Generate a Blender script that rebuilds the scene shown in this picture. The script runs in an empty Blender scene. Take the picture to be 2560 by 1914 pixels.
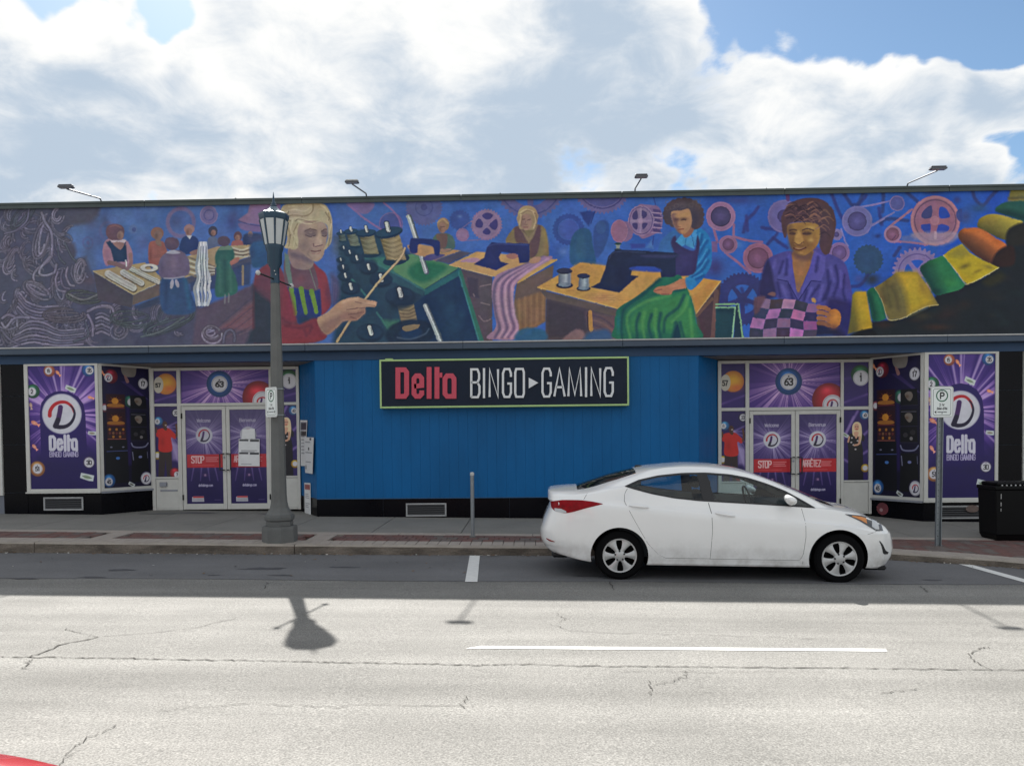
import bpy, bmesh, math, random
import numpy as np
from mathutils import Vector, Matrix
random.seed(7); RNG = np.random.default_rng(11)
SC = bpy.context.scene
COL = SC.collection

# ---------------------------------------------------------------- camera
F_PX, IMG_W, IMG_H = 1900.0, 2560.0, 1914.0
YAW, PITCH, ROLL, EYE, HORIZON = math.radians(1.5), math.radians(-1.6), math.radians(-0.6), 1.76, 1092.0
CYP = HORIZON - F_PX * math.tan(PITCH)
CAM_R = Matrix.Rotation(YAW, 3, 'Z') @ Matrix.Rotation(math.pi / 2 + PITCH, 3, 'X') @ Matrix.Rotation(ROLL, 3, 'Z')
cam = bpy.data.objects.new('camera', bpy.data.cameras.new('camera'))
COL.objects.link(cam)
cam.data.sensor_width = 36.0
cam.data.lens = F_PX / IMG_W * 36.0
cam.data.shift_y = (CYP - IMG_H / 2) / IMG_W
cam.data.clip_start, cam.data.clip_end = 0.05, 5000
cam.matrix_world = Matrix.Translation((0, 0, EYE)) @ CAM_R.to_4x4()
SC.camera = cam

# ---------------------------------------------------------------- light, sky, exposure
SUN_TO = Vector((-1.98, 5.15, 5.12)).normalized()
SUN_EL = math.asin(SUN_TO.z); SUN_AZ = math.atan2(SUN_TO.x, SUN_TO.y)
sun = bpy.data.objects.new('sun', bpy.data.lights.new('sun', 'SUN'))
COL.objects.link(sun)
sun.data.energy = 5.0; sun.data.angle = math.radians(0.53); sun.data.color = (1.0, 0.965, 0.91)
sun.rotation_euler = (-SUN_TO).to_track_quat('-Z', 'Y').to_euler()
sun.location = SUN_TO * 60

world = bpy.data.worlds.new('World'); SC.world = world; world.use_nodes = True
def build_sky():
    nt = world.node_tree; nt.nodes.clear(); N = nt.nodes.new; L = nt.links.new
    def math_(op, a, b=None, c=None, clamp=False):
        n = N('ShaderNodeMath'); n.operation = op; n.use_clamp = clamp
        for i, v in enumerate((a, b, c)):
            if v is None: continue
            if isinstance(v, (int, float)): n.inputs[i].default_value = v
            else: L(v, n.inputs[i])
        return n.outputs[0]
    def mrange(v, a, b, c=0.0, d=1.0):
        n = N('ShaderNodeMapRange'); n.interpolation_type = 'SMOOTHSTEP'
        L(v, n.inputs[0])
        for i, x in enumerate((a, b, c, d)): n.inputs[i + 1].default_value = x
        return n.outputs[0]
    out = N('ShaderNodeOutputWorld'); bg = N('ShaderNodeBackground'); L(bg.outputs[0], out.inputs[0])
    bg.inputs[1].default_value = 0.1
    sky = N('ShaderNodeTexSky'); sky.sky_type = 'NISHITA'; sky.sun_disc = False
    sky.sun_elevation = SUN_EL; sky.sun_rotation = SUN_AZ; sky.altitude = 100; sky.air_density = 1.0; sky.dust_density = 0.6; sky.ozone_density = 1.5
    tc = N('ShaderNodeTexCoord'); V = tc.outputs['Generated']
    sep = N('ShaderNodeSeparateXYZ'); L(V, sep.inputs[0]); X, Y, Z = sep.outputs
    zz = math_('ADD', math_('MAXIMUM', Z, 0.0), 0.32)
    cmb = N('ShaderNodeCombineXYZ'); L(math_('DIVIDE', X, zz), cmb.inputs[0]); L(math_('DIVIDE', Y, zz), cmb.inputs[1]); L(math_('MULTIPLY', Z, 1.2), cmb.inputs[2])
    def noise(vec, scale, detail, rough, dist, off):
        m = N('ShaderNodeMapping'); m.inputs['Location'].default_value = off; L(vec, m.inputs[0])
        n = N('ShaderNodeTexNoise'); L(m.outputs[0], n.inputs['Vector'])
        n.inputs['Scale'].default_value = scale; n.inputs['Detail'].default_value = detail
        n.inputs['Roughness'].default_value = rough; n.inputs['Distortion'].default_value = dist
        return n.outputs[0]
    P = cmb.outputs[0]
    n1 = noise(P, 1.9, 10, 0.56, 0.25, (3.1, 1.7, 0.4))
    n2 = noise(P, 1.5, 6, 0.5, 0.3, (9.3, 4.2, 2.0))
    n3 = noise(P, 7.5, 10, 0.6, 0.35, (1.3, 8.2, 5.0))
    # openings and banks of this particular sky, as directions (azimuth from +Y towards +X, elevation, radius, weight)
    dn = N('ShaderNodeTexNoise'); dn.inputs['Scale'].default_value = 11; dn.inputs['Detail'].default_value = 3; dn.inputs['Roughness'].default_value = .5; L(V, dn.inputs['Vector'])
    dsub = N('ShaderNodeVectorMath'); dsub.operation = 'SUBTRACT'; L(dn.outputs['Color'], dsub.inputs[0]); dsub.inputs[1].default_value = (.5, .5, .5)
    dsc = N('ShaderNodeVectorMath'); dsc.operation = 'SCALE'; L(dsub.outputs[0], dsc.inputs[0]); dsc.inputs['Scale'].default_value = .12
    dad = N('ShaderNodeVectorMath'); dad.operation = 'ADD'; L(V, dad.inputs[0]); L(dsc.outputs[0], dad.inputs[1]); VW = dad.outputs[0]
    field = None
    dark = None
    for az, el, r, w in SKY_SPOTS + SKY_BELLIES:
        d = (math.sin(az) * math.cos(el), math.cos(az) * math.cos(el), math.sin(el))
        dp = N('ShaderNodeVectorMath'); dp.operation = 'DISTANCE'; L(VW, dp.inputs[0]); dp.inputs[1].default_value = d
        g = math_('MULTIPLY', mrange(dp.outputs['Value'], 0.0, r, 1.0, 0.0), w)
        if (az, el, r, w) in SKY_BELLIES: dark = g if dark is None else math_('ADD', dark, g)
        else: field = g if field is None else math_('ADD', field, g)
    base = math_('ADD', math_('ADD', n1, field), math_('MULTIPLY', math_('SUBTRACT', n3, 0.5), 0.30))
    cover = mrange(base, 0.385, 0.475)
    # thickness -> grey shaded bellies, thin rims stay bright
    thick = mrange(math_('ADD', math_('ADD', math_('ADD', math_('MULTIPLY', n2, 0.75), dark), math_('MULTIPLY', base, 0.45)), math_('MULTIPLY', math_('SUBTRACT', n3, 0.5), 0.42)), 0.54, 0.84)
    ramp = N('ShaderNodeMix'); ramp.data_type = 'RGBA'; L(thick, ramp.inputs[0])
    ramp.inputs[6].default_value = (CLOUD_B * 1.0, CLOUD_B * 1.0, CLOUD_B * 0.985, 1)
    ramp.inputs[7].default_value = (CLOUD_B * 0.50, CLOUD_B * 0.60, CLOUD_B * 0.72, 1)
    sat = N('ShaderNodeMix'); sat.data_type = 'RGBA'; sat.blend_type = 'MULTIPLY'; sat.inputs[0].default_value = 1.0
    L(sky.outputs[0], sat.inputs[6]); sat.inputs[7].default_value = (SKY_M * .96, SKY_M * 1.08, SKY_M * 1.1, 1)
    mx = N('ShaderNodeMix'); mx.data_type = 'RGBA'; L(cover, mx.inputs[0]); L(sat.outputs[2], mx.inputs[6]); L(ramp.outputs[2], mx.inputs[7])
    L(mx.outputs[2], bg.inputs[0])
CLOUD_B, SKY_M = 4.45, 0.53
SKY_SPOTS, SKY_BELLIES = [], []
def _dir(px, py):
    d = CAM_R @ Vector(((px - IMG_W / 2) / F_PX, -(py - CYP) / F_PX, -1)); d.normalize()
    return math.atan2(d.x, d.y), math.asin(d.z)
for px, py, r, w in [(60, -40, .07, -.3), (250, -10, .085, -.33), (430, 20, .075, -.33), (1180, -30, .04, -.2), (1850, -20, .07, -.34), (2050, 0, .09, -.36), (2280, 30, .11, -.38), (2500, 70, .12, -.38), (2540, 330, .055, -.26), (2410, 350, .04, -.2), (2560, 440, .05, -.2),
                     (2430, 410, .035, .3), (2340, 235, .13, .3), (2570, 215, .08, .36), (420, 190, .08, .2), (0, 440, .04, -.16), (350, 500, .025, -.1), (1420, 430, .05, -.12), (1720, 440, .045, -.12), (480, 235, .03, -.12), (80, 120, .03, -.1),
                     (1300, 250, .42, .16), (700, 200, .25, .12), (60, 180, .2, .12), (100, 330, .2, .14), (2150, 250, .14, .2), (250, 200, .12, .16), (1000, 480, .25, .1), (2000, 430, .12, .1)]:
    a, e = _dir(px, py); SKY_SPOTS.append((a, e, r, w))
for px, py, r, w in [(1000, 190, .15, .11), (1450, 220, .18, .11), (1250, 320, .14, .06), (250, 330, .15, .11), (600, 400, .12, .06), (1750, 240, .1, .08), (-300, 250, .2, .12), (2900, 250, .2, .1)]: SKY_BELLIES.append((*_dir(px, py), r, w))
build_sky()
world.cycles.sampling_method = 'MANUAL'; world.cycles.sample_map_resolution = 1024
SC.view_settings.view_transform = 'Standard'; SC.view_settings.look = 'None'
SC.view_settings.gamma = 1.0; SC.view_settings.use_curve_mapping = False
SC.view_settings.exposure = 1.2

# ---------------------------------------------------------------- pixel <-> place
def ray(px, py): return CAM_R @ Vector(((px - IMG_W / 2) / F_PX, -(py - CYP) / F_PX, -1))
def at_y(px, py, Y):
    d = ray(px, py); t = Y / d.y; return Vector((d.x * t, Y, EYE + d.z * t))
def at_z(px, py, z0, g=0.0, gy=0.0):
    d = ray(px, py); t = (z0 - EYE) / (d.z + g * d.x - gy * d.y); return Vector((0, 0, EYE)) + d * t
def on_plane(px, py, P, n):
    d = ray(px, py); O = Vector((0, 0, EYE)); t = (P - O).dot(n) / d.dot(n); return O + d * t
def project(p):
    q = CAM_R.transposed() @ (Vector(p) - Vector((0, 0, EYE))); return IMG_W / 2 + F_PX * q.x / -q.z, CYP - F_PX * q.y / -q.z
GR = 0.012                                  # the street falls gently to the right
def road_z(x): return -GR * x
WG, WC = 0.016, 0.012
def walk_z(x, y): return 0.13 - WG * x + WC * (y - 11.3)

# ---------------------------------------------------------------- materials
def lin(c):
    c = np.asarray(c, float) / 255.0
    return np.where(c <= 0.04045, c / 12.92, ((c + 0.055) / 1.055) ** 2.4)
MATS = {}
def mat(name, rgb, rough=0.6, metal=0.0, spec=0.5, var=0.0, vscale=3.0, bump=0.0, bscale=40.0, coat=0.0, stretch=None, var2=0.0):
    if name in MATS: return MATS[name]
    m = bpy.data.materials.new(name); m.use_nodes = True; nt = m.node_tree; b = nt.nodes['Principled BSDF']; N = nt.nodes.new; L = nt.links.new
    b.inputs['Base Color'].default_value = (*rgb, 1); b.inputs['Roughness'].default_value = rough; b.inputs['Metallic'].default_value = metal
    b.inputs['Specular IOR Level'].default_value = spec; b.inputs['Coat Weight'].default_value = coat; b.inputs['Coat Roughness'].default_value = 0.04
    tc = N('ShaderNodeTexCoord'); src = tc.outputs['Object']
    if stretch:
        mp = N('ShaderNodeMapping'); mp.inputs['Scale'].default_value = stretch; L(src, mp.inputs[0]); src = mp.outputs[0]
    if var > 0:
        n = N('ShaderNodeTexNoise'); n.inputs['Scale'].default_value = vscale; n.inputs['Detail'].default_value = 7; n.inputs['Roughness'].default_value = 0.62; L(src, n.inputs['Vector'])
        r = N('ShaderNodeMapRange'); r.inputs[1].default_value = 0.25; r.inputs[2].default_value = 0.75; r.inputs[3].default_value = 1 - var; r.inputs[4].default_value = 1 + var; L(n.outputs[0], r.inputs[0])
        v = r.outputs[0]
        if var2 > 0:
            n2 = N('ShaderNodeTexNoise'); n2.inputs['Scale'].default_value = vscale * 22; n2.inputs['Detail'].default_value = 3; L(src, n2.inputs['Vector'])
            r2 = N('ShaderNodeMapRange'); r2.inputs[1].default_value = 0.25; r2.inputs[2].default_value = 0.75; r2.inputs[3].default_value = 1 - var2; r2.inputs[4].default_value = 1 + var2; L(n2.outputs[0], r2.inputs[0])
            mm = N('ShaderNodeMath'); mm.operation = 'MULTIPLY'; L(v, mm.inputs[0]); L(r2.outputs[0], mm.inputs[1]); v = mm.outputs[0]
        mx = N('ShaderNodeMix'); mx.data_type = 'RGBA'; mx.blend_type = 'MULTIPLY'; mx.inputs[0].default_value = 1; mx.inputs[6].default_value = (*rgb, 1); L(v, mx.inputs[7]); L(mx.outputs[2], b.inputs['Base Color'])
    if bump > 0:
        n = N('ShaderNodeTexNoise'); n.inputs['Scale'].default_value = bscale; n.inputs['Detail'].default_value = 5; L(src, n.inputs['Vector'])
        bp = N('ShaderNodeBump'); bp.inputs['Strength'].default_value = bump; bp.inputs['Distance'].default_value = 0.02; L(n.outputs[0], bp.inputs['Height']); L(bp.outputs[0], b.inputs['Normal'])
    MATS[name] = m; return m
def glass_mat(name, tint, refl=0.12, rough=0.02):
    if name in MATS: return MATS[name]
    m = bpy.data.materials.new(name); m.use_nodes = True; nt = m.node_tree; nt.nodes.clear(); N = nt.nodes.new; L = nt.links.new
    o = N('ShaderNodeOutputMaterial'); t = N('ShaderNodeBsdfTransparent'); t.inputs[0].default_value = (*tint, 1)
    g = N('ShaderNodeBsdfGlossy'); g.inputs['Roughness'].default_value = rough; g.inputs[0].default_value = (1, 1, 1, 1)
    fr = N('ShaderNodeFresnel'); fr.inputs[0].default_value = 1.5
    mx = N('ShaderNodeMixShader'); L(fr.outputs[0], mx.inputs[0]); L(t.outputs[0], mx.inputs[1]); L(g.outputs[0], mx.inputs[2]); L(mx.outputs[0], o.inputs[0])
    MATS[name] = m; return m
def paint_mat(name, k, rough=0.5, spec=0.4, bump=0.0, bscale=30.0, grime=0.06):
    """printed / painted picture: colour comes from the picture's own colour layer"""
    m = bpy.data.materials.new(name); m.use_nodes = True; nt = m.node_tree; b = nt.nodes['Principled BSDF']; N = nt.nodes.new; L = nt.links.new
    at = N('ShaderNodeAttribute'); at.attribute_name = 'paint'; at.attribute_type = 'GEOMETRY'
    tc = N('ShaderNodeTexCoord'); n = N('ShaderNodeTexNoise'); n.inputs['Scale'].default_value = 2.2; n.inputs['Detail'].default_value = 8; L(tc.outputs['Object'], n.inputs['Vector'])
    r = N('ShaderNodeMapRange'); r.inputs[1].default_value = 0.3; r.inputs[2].default_value = 0.7; r.inputs[3].default_value = k * (1 - grime); r.inputs[4].default_value = k * (1 + grime); L(n.outputs[0], r.inputs[0])
    mx = N('ShaderNodeMix'); mx.data_type = 'RGBA'; mx.blend_type = 'MULTIPLY'; mx.inputs[0].default_value = 1; L(at.outputs['Color'], mx.inputs[6]); L(r.outputs[0], mx.inputs[7]); L(mx.outputs[2], b.inputs['Base Color'])
    b.inputs['Roughness'].default_value = rough; b.inputs['Specular IOR Level'].default_value = spec
    if bump:
        n2 = N('ShaderNodeTexNoise'); n2.inputs['Scale'].default_value = bscale; n2.inputs['Detail'].default_value = 4; L(tc.outputs['Object'], n2.inputs['Vector'])
        bp = N('ShaderNodeBump'); bp.inputs['Strength'].default_value = bump; bp.inputs['Distance'].default_value = 0.01; L(n2.outputs[0], bp.inputs['Height']); L(bp.outputs[0], b.inputs['Normal'])
    return m

# ---------------------------------------------------------------- object helpers
def tag(o, label=None, cat=None, group=None, kind=None):
    if label: o['label'] = label
    if cat: o['category'] = cat
    if group: o['group'] = group
    if kind: o['kind'] = kind
    return o
def thing(name, label, cat, loc=(0, 0, 0), group=None):
    o = bpy.data.objects.new(name, None); o.empty_display_size = 0.2; o.location = loc; COL.objects.link(o)
    return tag(o, label, cat, group)
def root_loc(p):
    v = Vector((0, 0, 0))
    while p is not None: v += p.location; p = p.parent
    return v
def sharpen(me, ang=38):
    bm = bmesh.new(); bm.from_mesh(me)
    for f in bm.faces: f.smooth = True
    for e in bm.edges: e.smooth = not (len(e.link_faces) != 2 or e.calc_face_angle(0) > math.radians(ang))
    bm.to_mesh(me); bm.free()
def mesh(name, V, Fc, m=None, parent=None, smooth=False, ang=38, local=False):
    off = Vector((0, 0, 0)) if local else root_loc(parent)
    me = bpy.data.meshes.new(name); me.from_pydata([(v[0] - off.x, v[1] - off.y, v[2] - off.z) for v in V], [], Fc); me.validate()
    if m:
        for k in (m if isinstance(m, (list, tuple)) else [m]): me.materials.append(k)
    if smooth: sharpen(me, ang)
    o = bpy.data.objects.new(name, me); COL.objects.link(o); o.parent = parent
    return o
def from_bm(name, bm, m=None, parent=None, smooth=False, ang=38, local=False):
    off = Vector((0, 0, 0)) if local else root_loc(parent)
    if off.length: bmesh.ops.translate(bm, verts=bm.verts, vec=-off)
    bmesh.ops.recalc_face_normals(bm, faces=bm.faces)
    me = bpy.data.meshes.new(name); bm.to_mesh(me); bm.free()
    if m:
        for k in (m if isinstance(m, (list, tuple)) else [m]): me.materials.append(k)
    if smooth: sharpen(me, ang)
    o = bpy.data.objects.new(name, me); COL.objects.link(o); o.parent = parent
    return o
def bm_box(bm, x0, x1, y0, y1, z0, z1, bev=0.0, seg=1):
    vs = [bm.verts.new((x, y, z)) for x in (x0, x1) for y in (y0, y1) for z in (z0, z1)]
    fs = [bm.faces.new([vs[i] for i in q]) for q in ((0, 1, 3, 2), (4, 6, 7, 5), (0, 4, 5, 1), (2, 3, 7, 6), (0, 2, 6, 4), (1, 5, 7, 3))]
    if bev:
        es = list({e for f in fs for e in f.edges}); bmesh.ops.bevel(bm, geom=es, offset=bev, segments=seg, profile=0.5, affect='EDGES')
def box(name, x0, x1, y0, y1, z0, z1, m, parent=None, bev=0.0, seg=1, local=False):
    bm = bmesh.new(); bm_box(bm, x0, x1, y0, y1, z0, z1, bev, seg); return from_bm(name, bm, m, parent, local=local)
def bm_hex(bm, bot, top, bev=0.0):
    """bot, top: matching loops of corners"""
    n = len(bot); a = [bm.verts.new(p) for p in bot]; b = [bm.verts.new(p) for p in top]
    fs = [bm.faces.new(a[::-1]), bm.faces.new(b)] + [bm.faces.new((a[i], a[(i + 1) % n], b[(i + 1) % n], b[i])) for i in range(n)]
    if bev: bmesh.ops.bevel(bm, geom=list({e for f in fs for e in f.edges}), offset=bev, segments=1, affect='EDGES')
def bm_tube(bm, pts, r, seg=10, cap=True):
    pts = [Vector(p) for p in pts]; rs = r if isinstance(r, (list, tuple)) else [r] * len(pts); rings = []
    for i, p in enumerate(pts):
        t = (pts[min(i + 1, len(pts) - 1)] - pts[max(i - 1, 0)]).normalized()
        u = t.cross(Vector((0, 0, 1)) if abs(t.z) < 0.95 else Vector((1, 0, 0))).normalized(); w = t.cross(u)
        rings.append([bm.verts.new(p + (u * math.cos(2 * math.pi * k / seg) + w * math.sin(2 * math.pi * k / seg)) * rs[i]) for k in range(seg)])
    for a, b in zip(rings, rings[1:]):
        for k in range(seg): bm.faces.new((a[k], a[(k + 1) % seg], b[(k + 1) % seg], b[k]))
    if cap: bm.faces.new(rings[0][::-1]); bm.faces.new(rings[-1])
def tube(name, pts, r, m, parent=None, seg=10, local=False):
    bm = bmesh.new(); bm_tube(bm, pts, r, seg); return from_bm(name, bm, m, parent, smooth=True, local=local)
def bm_lathe(bm, prof, c, seg=24, rot=0.0, axis='Z'):
    """prof: list of (r, h) ; c: centre"""
    rings = []
    for r, h in prof:
        ring = []
        for k in range(seg):
            a = 2 * math.pi * k / seg + rot
            p = (r * math.cos(a), r * math.sin(a), h) if axis == 'Z' else (r * math.cos(a), h, r * math.sin(a))
            ring.append(bm.verts.new((c[0] + p[0], c[1] + p[1], c[2] + p[2])))
        rings.append(ring)
    for a, b in zip(rings, rings[1:]):
        for k in range(seg): bm.faces.new((a[k], a[(k + 1) % seg], b[(k + 1) % seg], b[k]))
    bm.faces.new(rings[0][::-1]); bm.faces.new(rings[-1])
def lathe(name, prof, c, m, parent=None, seg=24, rot=0.0, smooth=True, axis='Z', ang=38, local=False):
    bm = bmesh.new(); bm_lathe(bm, prof, c, seg, rot, axis); return from_bm(name, bm, m, parent, smooth=smooth, ang=ang, local=local)
def picture(name, BL, BR, TR, TL, arr, m, parent=None, nx=None, ny=None):
    """a flat printed or painted sheet: fine grid whose colour layer holds the picture (arr: H x W x 3, sRGB 0-255, first row = top)"""
    H, W, _ = arr.shape; nx = nx or W; ny = ny or H
    off = root_loc(parent); BL, BR, TR, TL = [np.array(Vector(p) - off) for p in (BL, BR, TR, TL)]
    u = np.linspace(0, 1, nx)[None, :, None]; v = np.linspace(0, 1, ny)[:, None, None]
    co = (BL * (1 - u) + BR * u) * (1 - v) + (TL * (1 - u) + TR * u) * v
    fx = np.linspace(0, W - 1, nx); fy = np.linspace(H - 1, 0, ny)
    x0 = np.clip(fx.astype(int), 0, W - 2); y0 = np.clip(fy.astype(int), 0, H - 2); ax = (fx - x0)[None, :, None]; ay = (fy - y0)[:, None, None]
    A = arr[y0][:, x0] * (1 - ax) + arr[y0][:, x0 + 1] * ax; B = arr[y0 + 1][:, x0] * (1 - ax) + arr[y0 + 1][:, x0 + 1] * ax
    return grid_paint(name, co, lin(255 * (np.clip(A * (1 - ay) + B * ay, 0, 255) / 255) ** 1.22), m, parent)
def grid_paint(name, co, rgb, m, parent):
    ny, nx, _ = co.shape; nv = nx * ny; me = bpy.data.meshes.new(name)
    idx = np.arange(nv).reshape(ny, nx); q = np.stack([idx[:-1, :-1], idx[:-1, 1:], idx[1:, 1:], idx[1:, :-1]], -1).reshape(-1, 4); nf = len(q)
    me.vertices.add(nv); me.vertices.foreach_set('co', co.astype(np.float32).ravel())
    me.loops.add(nf * 4); me.loops.foreach_set('vertex_index', q.astype(np.int32).ravel())
    me.polygons.add(nf); me.polygons.foreach_set('loop_start', (np.arange(nf) * 4).astype(np.int32))
    me.update(calc_edges=True)
    at = me.attributes.new('paint', 'FLOAT_COLOR', 'POINT'); at.data.foreach_set('color', np.concatenate([rgb.reshape(-1, 3), np.ones((nv, 1))], 1).astype(np.float32).ravel())
    me.materials.append(m); o = bpy.data.objects.new(name, me); COL.objects.link(o); o.parent = parent
    return o

# ---------------------------------------------------------------- a small painter for murals, posters and signs
def catmull(P, n=6, closed=False):
    P = np.asarray(P, float)
    if len(P) < 3: return P
    Q = np.vstack([P[-1], P, P[0], P[1]]) if closed else np.vstack([2 * P[0] - P[1], P, 2 * P[-1] - P[-2]])
    out = []; t = np.linspace(0, 1, n, endpoint=False)[:, None]
    for i in range(len(Q) - 3):
        a, b, c, d = Q[i:i + 4]
        out.append(0.5 * ((2 * b) + (c - a) * t + (2 * a - 5 * b + 4 * c - d) * t ** 2 + (3 * b - a - 3 * c + d) * t ** 3))
    R = np.vstack(out)
    return R if closed else np.vstack([R, P[-1]])
class Canvas:
    def __init__(s, x0, y0, x1, y1, res, bg, asp=None):
        s.x0, s.y0, s.res = x0, y0, res; s.ys = 1.0 if asp is None else asp * (x1 - x0) / (y1 - y0); s.W = int(round((x1 - x0) * res)); s.H = int(round((y1 - y0) * res * s.ys))
        s.a = np.zeros((s.H, s.W, 3)) + np.asarray(bg, float); s.f = (0, 0, 1.0)
    def frame(s, ox, oy, sc): s.f = (ox, oy, float(sc))
    def T(s, P):
        P = np.asarray(P, float).reshape(-1, 2); return (P / s.f[2] + np.array(s.f[:2]) - np.array([s.x0, s.y0])) * s.res * np.array([1, s.ys])
    def k(s): return s.res / s.f[2]
    def box(s, Q, pad):
        x0 = max(0, int(Q[:, 0].min() - pad)); x1 = min(s.W, int(Q[:, 0].max() + pad) + 2); y0 = max(0, int(Q[:, 1].min() - pad)); y1 = min(s.H, int(Q[:, 1].max() + pad) + 2)
        if x1 <= x0 or y1 <= y0: return None
        return x0, x1, y0, y1, np.arange(x0, x1)[None, :] + 0.5, np.arange(y0, y1)[:, None] + 0.5
    def put(s, b, m, col):
        x0, x1, y0, y1 = b[:4]; A = s.a[y0:y1, x0:x1]; m = m[..., None]; A += (np.asarray(col, float) - A) * m
    def segd(s, X, Y, a, b):
        d = b - a; l2 = max(d @ d, 1e-9); t = np.clip(((X - a[0]) * d[0] + (Y - a[1]) * d[1]) / l2, 0, 1)
        return np.hypot(X - a[0] - t * d[0], Y - a[1] - t * d[1]), t
    def poly(s, P, col, al=1.0, smooth=False, soft=1.0, col2=None, ax=None):
        """fill; col2 + ax=((x,y),(x,y)) gives a gradient"""
        Q = s.T(P)
        if smooth: Q = catmull(Q, 5, True)
        b = s.box(Q, soft + 2)
        if b is None: return
        X, Y = b[4], b[5]; D = np.full((Y.shape[0], X.shape[1]), 1e9); ins = np.zeros(D.shape, bool)
        for i in range(len(Q)):
            a, c = Q[i], Q[(i + 1) % len(Q)]; D = np.minimum(D, s.segd(X, Y, a, c)[0])
            if a[1] != c[1]: ins ^= ((Y > min(a[1], c[1])) & (Y <= max(a[1], c[1])) & (X < (c[0] - a[0]) * (Y - a[1]) / (c[1] - a[1]) + a[0]))
        m = np.clip(0.5 + np.where(ins, D, -D) / max(soft, 0.6), 0, 1) * al
        c = np.asarray(col, float)
        if col2 is not None:
            A, B = s.T(ax); d = B - A; t = np.clip(((X - A[0]) * d[0] + (Y - A[1]) * d[1]) / max(d @ d, 1e-9), 0, 1)[..., None]; c = c * (1 - t) + np.asarray(col2, float) * t
        s.put(b, m, c)
    def stroke(s, P, w, col, al=1.0, smooth=True, soft=0.9, w2=None, closed=False):
        Q = s.T(P)
        if closed: Q = np.vstack([Q, Q[:1]])
        if smooth and len(Q) > 2: Q = catmull(Q, 5)
        h = w * s.k() / 2; h2 = h if w2 is None else w2 * s.k() / 2; b = s.box(Q, max(h, h2) + soft + 1)
        if b is None: return
        X, Y = b[4], b[5]; D = np.full((Y.shape[0], X.shape[1]), 1e9); n = max(len(Q) - 1, 1)
        if len(Q) == 1: Q = np.vstack([Q, Q])
        for i in range(len(Q) - 1):
            d, t = s.segd(X, Y, Q[i], Q[i + 1]); D = np.minimum(D, d - (h + (h2 - h) * (i + t) / n))
        s.put(b, np.clip(0.5 - D / max(soft, 0.6), 0, 1) * al, col)
    def ell(s, cx, cy, rx, ry, col, al=1.0, rot=0.0, ring=None, soft=1.0, col2=None):
        """ring = thickness in units -> annulus ; col2 shades towards the rim"""
        C = s.T([(cx, cy)])[0]; rx *= s.k(); ry *= s.k(); R = max(rx, ry); b = s.box(C[None], R + soft + 2 + (0 if ring is None else ring * s.k()))
        if b is None: return
        X, Y = b[4] - C[0], b[5] - C[1]; c, sn = math.cos(rot), math.sin(rot); U = X * c + Y * sn; W = -X * sn + Y * c
        q = np.hypot(U / rx, W / ry); D = (q - 1) * min(rx, ry)
        if ring is not None: D = np.abs(D) - ring * s.k() / 2
        col = np.asarray(col, float)
        if col2 is not None: t = np.clip(q, 0, 1)[..., None] ** 2; col = col * (1 - t) + np.asarray(col2, float) * t
        s.put(b, np.clip(0.5 - D / max(soft, 0.6), 0, 1) * al, col)
    def blob(s, cx, cy, rx, ry, col, al=0.5, rot=0.0):
        C = s.T([(cx, cy)])[0]; rx *= s.k(); ry *= s.k(); b = s.box(C[None], max(rx, ry) * 1.6 + 2)
        if b is None: return
        X, Y = b[4] - C[0], b[5] - C[1]; c, sn = math.cos(rot), math.sin(rot); q = np.hypot((X * c + Y * sn) / rx, (-X * sn + Y * c) / ry)
        s.put(b, np.exp(-(q ** 2) * 1.8) * al * (q < 1.6), col)
    def gear(s, cx, cy, r, col, teeth=24, tooth=0.09, al=1.0, ring=None, spokes=0, hub=0.0, hole=None, soft=1.0):
        C = s.T([(cx, cy)])[0]; R = r * s.k(); b = s.box(C[None], R * (1 + tooth) + 2)
        if b is None: return
        X, Y = b[4] - C[0], b[5] - C[1]; q = np.hypot(X, Y); a = np.arctan2(Y, X)
        rr = R * (1 + (tooth * np.clip(np.abs(((a * teeth / (2 * math.pi)) % 1) - 0.5) * 4 - 0.5, 0, 1) if teeth else 0))
        m = np.clip(0.5 - (q - rr) / soft, 0, 1)
        if ring is not None:
            inner = np.clip(0.5 - (q - R * (1 - ring)) / soft, 0, 1); keep = np.zeros_like(q)
            if spokes:
                d = np.abs(np.sin((a - 0.3) * spokes / 2)) * q * 2 / spokes; keep = np.clip(0.5 - (d - R * 0.085) / soft, 0, 1)
            if hub: keep = np.maximum(keep, np.clip(0.5 - (q - R * hub) / soft, 0, 1))
            m = m * (1 - inner * (1 - keep))
        s.put(b, m * al, col)
    def text(s, txt, x, y, h, w, col, wd=0.56, gap=0.14, al=1.0, center=True, slant=0.0):
        """stroke lettering; x,y = left (or centre) of the baseline, h = cap height, w = stroke width"""
        tot = sum((GLW.get(c, 1.0) * wd + gap) * h for c in txt) - gap * h; cx = x - tot / 2 if center else x
        for c in txt:
            gw = GLW.get(c, 1.0) * wd * h
            for line in GL.get(c, ()):
                s.stroke([(cx + p[0] * gw + slant * p[1] * h, y - p[1] * h) for p in line], w, col, al, smooth=False, soft=0.8)
            cx += gw + gap * h
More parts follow.
